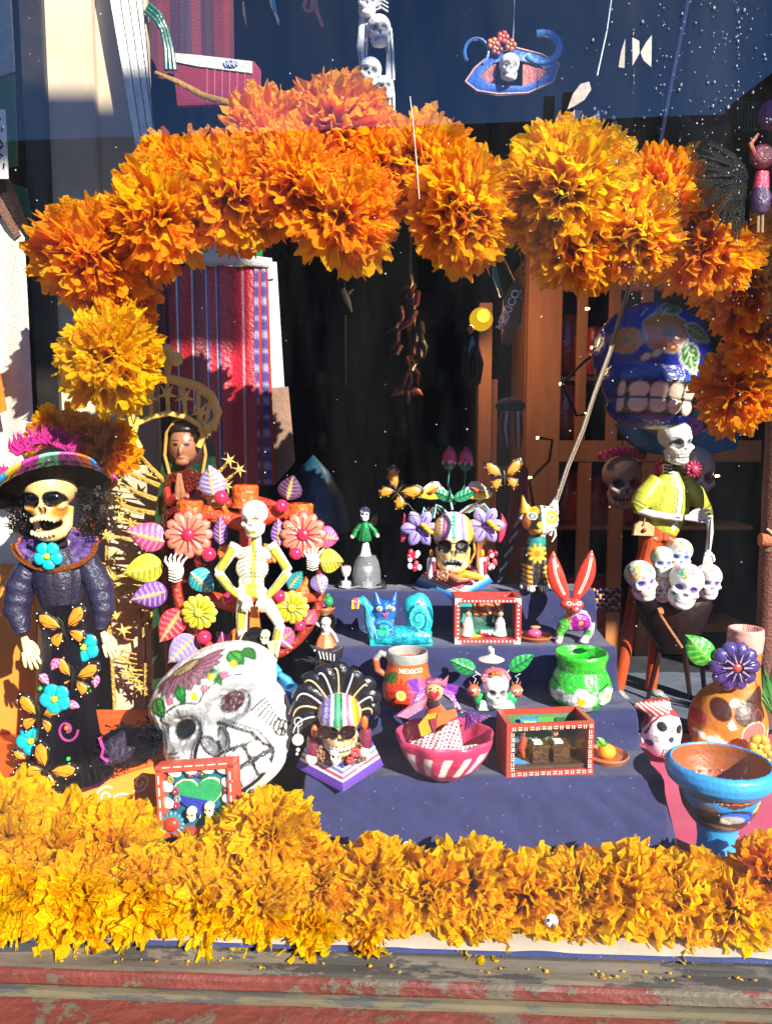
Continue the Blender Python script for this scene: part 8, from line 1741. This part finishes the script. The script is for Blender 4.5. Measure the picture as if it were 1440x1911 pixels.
# ---- upper right: dressed doll with dark plumes, torn papers, lantern
T = Thing('plumed_doll', 'small doll in pink top and purple skirt with a fan of dark feathers, upper right', 'doll', 1410, 440, 1.17)
b = T.b(); rg = random.Random(4)
for k in range(70):
    a = R(rg.uniform(120, 265)); L_ = rg.uniform(50, 110); x0, y0 = 1395, 340
    b.tube([(x0, y0, 6), (x0 + L_ * .5 * math.cos(a), y0 - L_ * .55 * math.sin(a), 4 + rg.uniform(-6, 6)), (x0 + L_ * math.cos(a + .15), y0 - L_ * math.sin(a + .15), 6)], [2, 5, 1], rg.choice(['14130f', '1f1c14', '2a2618', '3a3018', '101418']), 6, flat=.4)
T.part('feathers', b, HAIR)
b = T.b(); b.tube([(1412, 328, -8), (1411, 358, -8)], [12, 15], 'c83a58', 14, flat=.7); b.ell(1412, 300, -6, 24, 22, 12, '7a2a3a'); b.tube([(1396, 300, -10), (1386, 280, -12), (1400, 262, -10)], [4, 5, 3], 'a0502c', 8); T.part('pink_top', b, SHINY)
b = T.b(); b.lathe(1411, [(14, 358), (20, 372), (16, 396), (12, 402)], -8, '4a2a50', n=20, sq=.8); T.part('purple_skirt', b, SHINY)
b = T.b(); b.tube([(1408, 400, -8), (1409, 436, -8)], 3, 'a07850', 8); b.tube([(1416, 400, -8), (1417, 436, -8)], 3, 'a07850', 8); T.part('legs', b, CLAY)
b = B(1190, 120)
b.slab([(1178, 72), (1191, 78), (1192, 100), (1180, 122)], 0, 1.5, 'c8b8a8'); b.slab([(1214, 68), (1215, 124), (1200, 112), (1194, 98), (1204, 80)], 0, 1.5, 'c8b8a8'); b.slab([(1165, 74), (1165, 126), (1154, 124), (1158, 96)], 0, 1.5, 'b8a898')
solo('cut_paper_shapes', 'pale cut paper shapes like an hourglass stuck near the top right of the pane', 'paper', b, PAPER, 1190, 120, 1.3)
b = B(1080, 200)
b.slab([(1082, 158), (1098, 154), (1102, 168), (1090, 186), (1074, 196), (1058, 204), (1068, 176)], 0, 1.5, 'b8ac9c'); b.slab([(1072, 204), (1086, 206), (1078, 232), (1062, 244), (1048, 240), (1056, 222)], 0, 1.5, 'b0a494')
rg = random.Random(2)
for k in range(18): b.sphere(1090 + rg.uniform(0, 60), 195 + rg.uniform(0, 45), 3, rg.uniform(2, 5), '6a7090', 6, 4)
solo('torn_paper_scraps', 'torn beige paper scraps above the brightest yellow flower', 'paper', b, PAPER, 1080, 200, 1.4)
T = Thing('purple_lantern', 'round magenta-purple lantern half cut by the right edge, top', 'lantern', 1436, 240, 1.9)
b = T.b(); b.lathe(1440, [(8, 190), (20, 196), (26, 215), (20, 234), (8, 240)], 0, '8a3a8a', n=24, fn=lambda a, i: 1 + .05 * math.sin(a * 12)); T.part('body', b, SHINY)
b = T.b()
for k in range(9): b.tube([(1378 + k * 6, 190, 3), (1378 + k * 6, 240, 3)], .9, '1a1a20', 4)
b.tube([(1376, 190, 3), (1430, 192, 3)], 1.2, '1a1a20', 4); b.tube([(1376, 240, 3), (1430, 240, 3)], 1.2, '1a1a20', 4); T.part('wire_cage', b, CLAY)
# dark hangings
T = Thing('dark_hat_stack', 'dark hump of stacked hats or cloth behind the right shoulder of the arch', 'cloth', 1270, 330, 2.3)
b = T.b(); b.puff([(1222, 240), (1250, 218), (1280, 224), (1310, 242), (1340, 236), (1358, 240), (1340, 300), (1300, 352), (1268, 340)], 0, 14, '4a3c2c'); T.part('hump', b, CLOTH)
# right side greenery and yellow blossom
T = Thing('potted_grass', 'green strap-leaved plant at the right edge behind the head pitcher', 'plant', 1440, 1330, 1.9)
for (x2, y2, w_) in ((1405, 1268, 8), (1418, 1240, 9), (1440, 1236, 10), (1408, 1290, 7), (1425, 1258, 8), (1455, 1250, 9), (1432, 1300, 7)):
    b = T.b(); b.leaf(1446, 1335, x2, y2, w_, '2f6a28', '5a9a48', 0, nv=3, cup=.3); T.part('leaf', b, CLAY)
b = B(1420, 1400); b.flower(1412, 1348, 22, 5, 'c8a030', 'e8c850', -4, h=6, pw=.5, tilt=.4); b.flower(1430, 1376, 18, 5, 'b8902a', 'e8c850', -2, h=5, pw=.5); b.tube([(1422, 1350, 4), (1424, 1440, 4)], 4, '4a5a24', 8)
solo('yellow_clay_blossom', 'ochre yellow clay blossom at the right edge beside the head pitcher', 'flower', b, CLAY, 1420, 1440, z=0.0)
# ---- rain drops and dust on the pane
def drops():
    rg = np.random.RandomState(9); b = B(0, 0); n = 0
    while n < 330:
        X = 1440 - abs(rg.normal(0, 190)); Y = abs(rg.normal(150, 330))
        if rg.rand() < .3: X = rg.choice([1182, 1268, 1330, 1375, 1236]) + rg.normal(0, 3)
        if X < 850 or X > 1438 or Y > 1300: continue
        if rg.rand() < (1440 - X) / 900: continue
        r = rg.uniform(.55, 1.5) * (1.7 if rg.rand() < .15 else 1)
        b.ell(X, Y, 0, r, r * rg.uniform(1, 1.7), r * .6, 'fff', seg=7, rings=5); n += 1
    for k in range(90):
        X, Y = rg.uniform(0, 1440), rg.uniform(0, 1500); r = rg.uniform(.5, 1.1); b.ell(X, Y, 0, r, r, r * .5, 'fff', seg=5, rings=4)
    # map photo coordinates onto the street face of the pane
    V = []; q = R(-2.6); nrm = Vector((-math.sin(q), math.cos(q), 0)); nrm.normalize(); p0 = Vector((0, 1.0605, 0))
    for (x, d, z) in b.V:
        r_ = ray(x, -z); t = nrm.dot(p0 - Vector((0, 0, CZ))) / nrm.dot(r_); w_ = Vector((0, 0, CZ)) + r_ * t; V.append(w_ + nrm * (d * .0008 - .0012))
    me = bpy.data.meshes.new('water_drops'); me.from_pydata(V, [], b.F); me.update(); me.polygons.foreach_set('use_smooth', [True] * len(me.polygons))
    m, n_, l = newmat('water_drop'); out = n_.new('ShaderNodeOutputMaterial'); pb = n_.new('ShaderNodeBsdfPrincipled'); pb.inputs['Roughness'].default_value = .12; pb.inputs['Base Color'].default_value = (.55, .6, .66, 1); pb.inputs['Transmission Weight'].default_value = .7; pb.inputs['IOR'].default_value = 1.33
    l.new(pb.outputs[0], out.inputs[0]); o = link('water_drops', me, m); o['kind'] = 'stuff'; o['label'] = 'rain drops and specks on the window glass'
drops()
# crumbs and torn tissue bits on the sill
b = B(); rg = random.Random(77); V = []; F_ = []
for k in range(46):
    x = rg.uniform(-.5, .55); y = 1.06 + rg.uniform(-.022, -.002) - x * .045; s = rg.uniform(.0012, .004); a = rg.uniform(0, 6.28); o_ = len(V)
    V += [(x + s * math.cos(a + q * 1.57), y + s * math.sin(a + q * 1.57) * rg.uniform(.5, 1), -.0125 + rg.uniform(-.001, .002)) for q in range(4)] + [(x, y, -.010)]; F_ += [(o_, o_ + 1, o_ + 4), (o_ + 1, o_ + 2, o_ + 4), (o_ + 2, o_ + 3, o_ + 4), (o_ + 3, o_, o_ + 4)]
me = bpy.data.meshes.new('crumbs'); me.from_pydata(V, [], F_); me.update(); o = link('tissue_crumbs', me, T_YE); o['kind'] = 'stuff'; o['label'] = 'tiny torn tissue crumbs scattered on the sill'
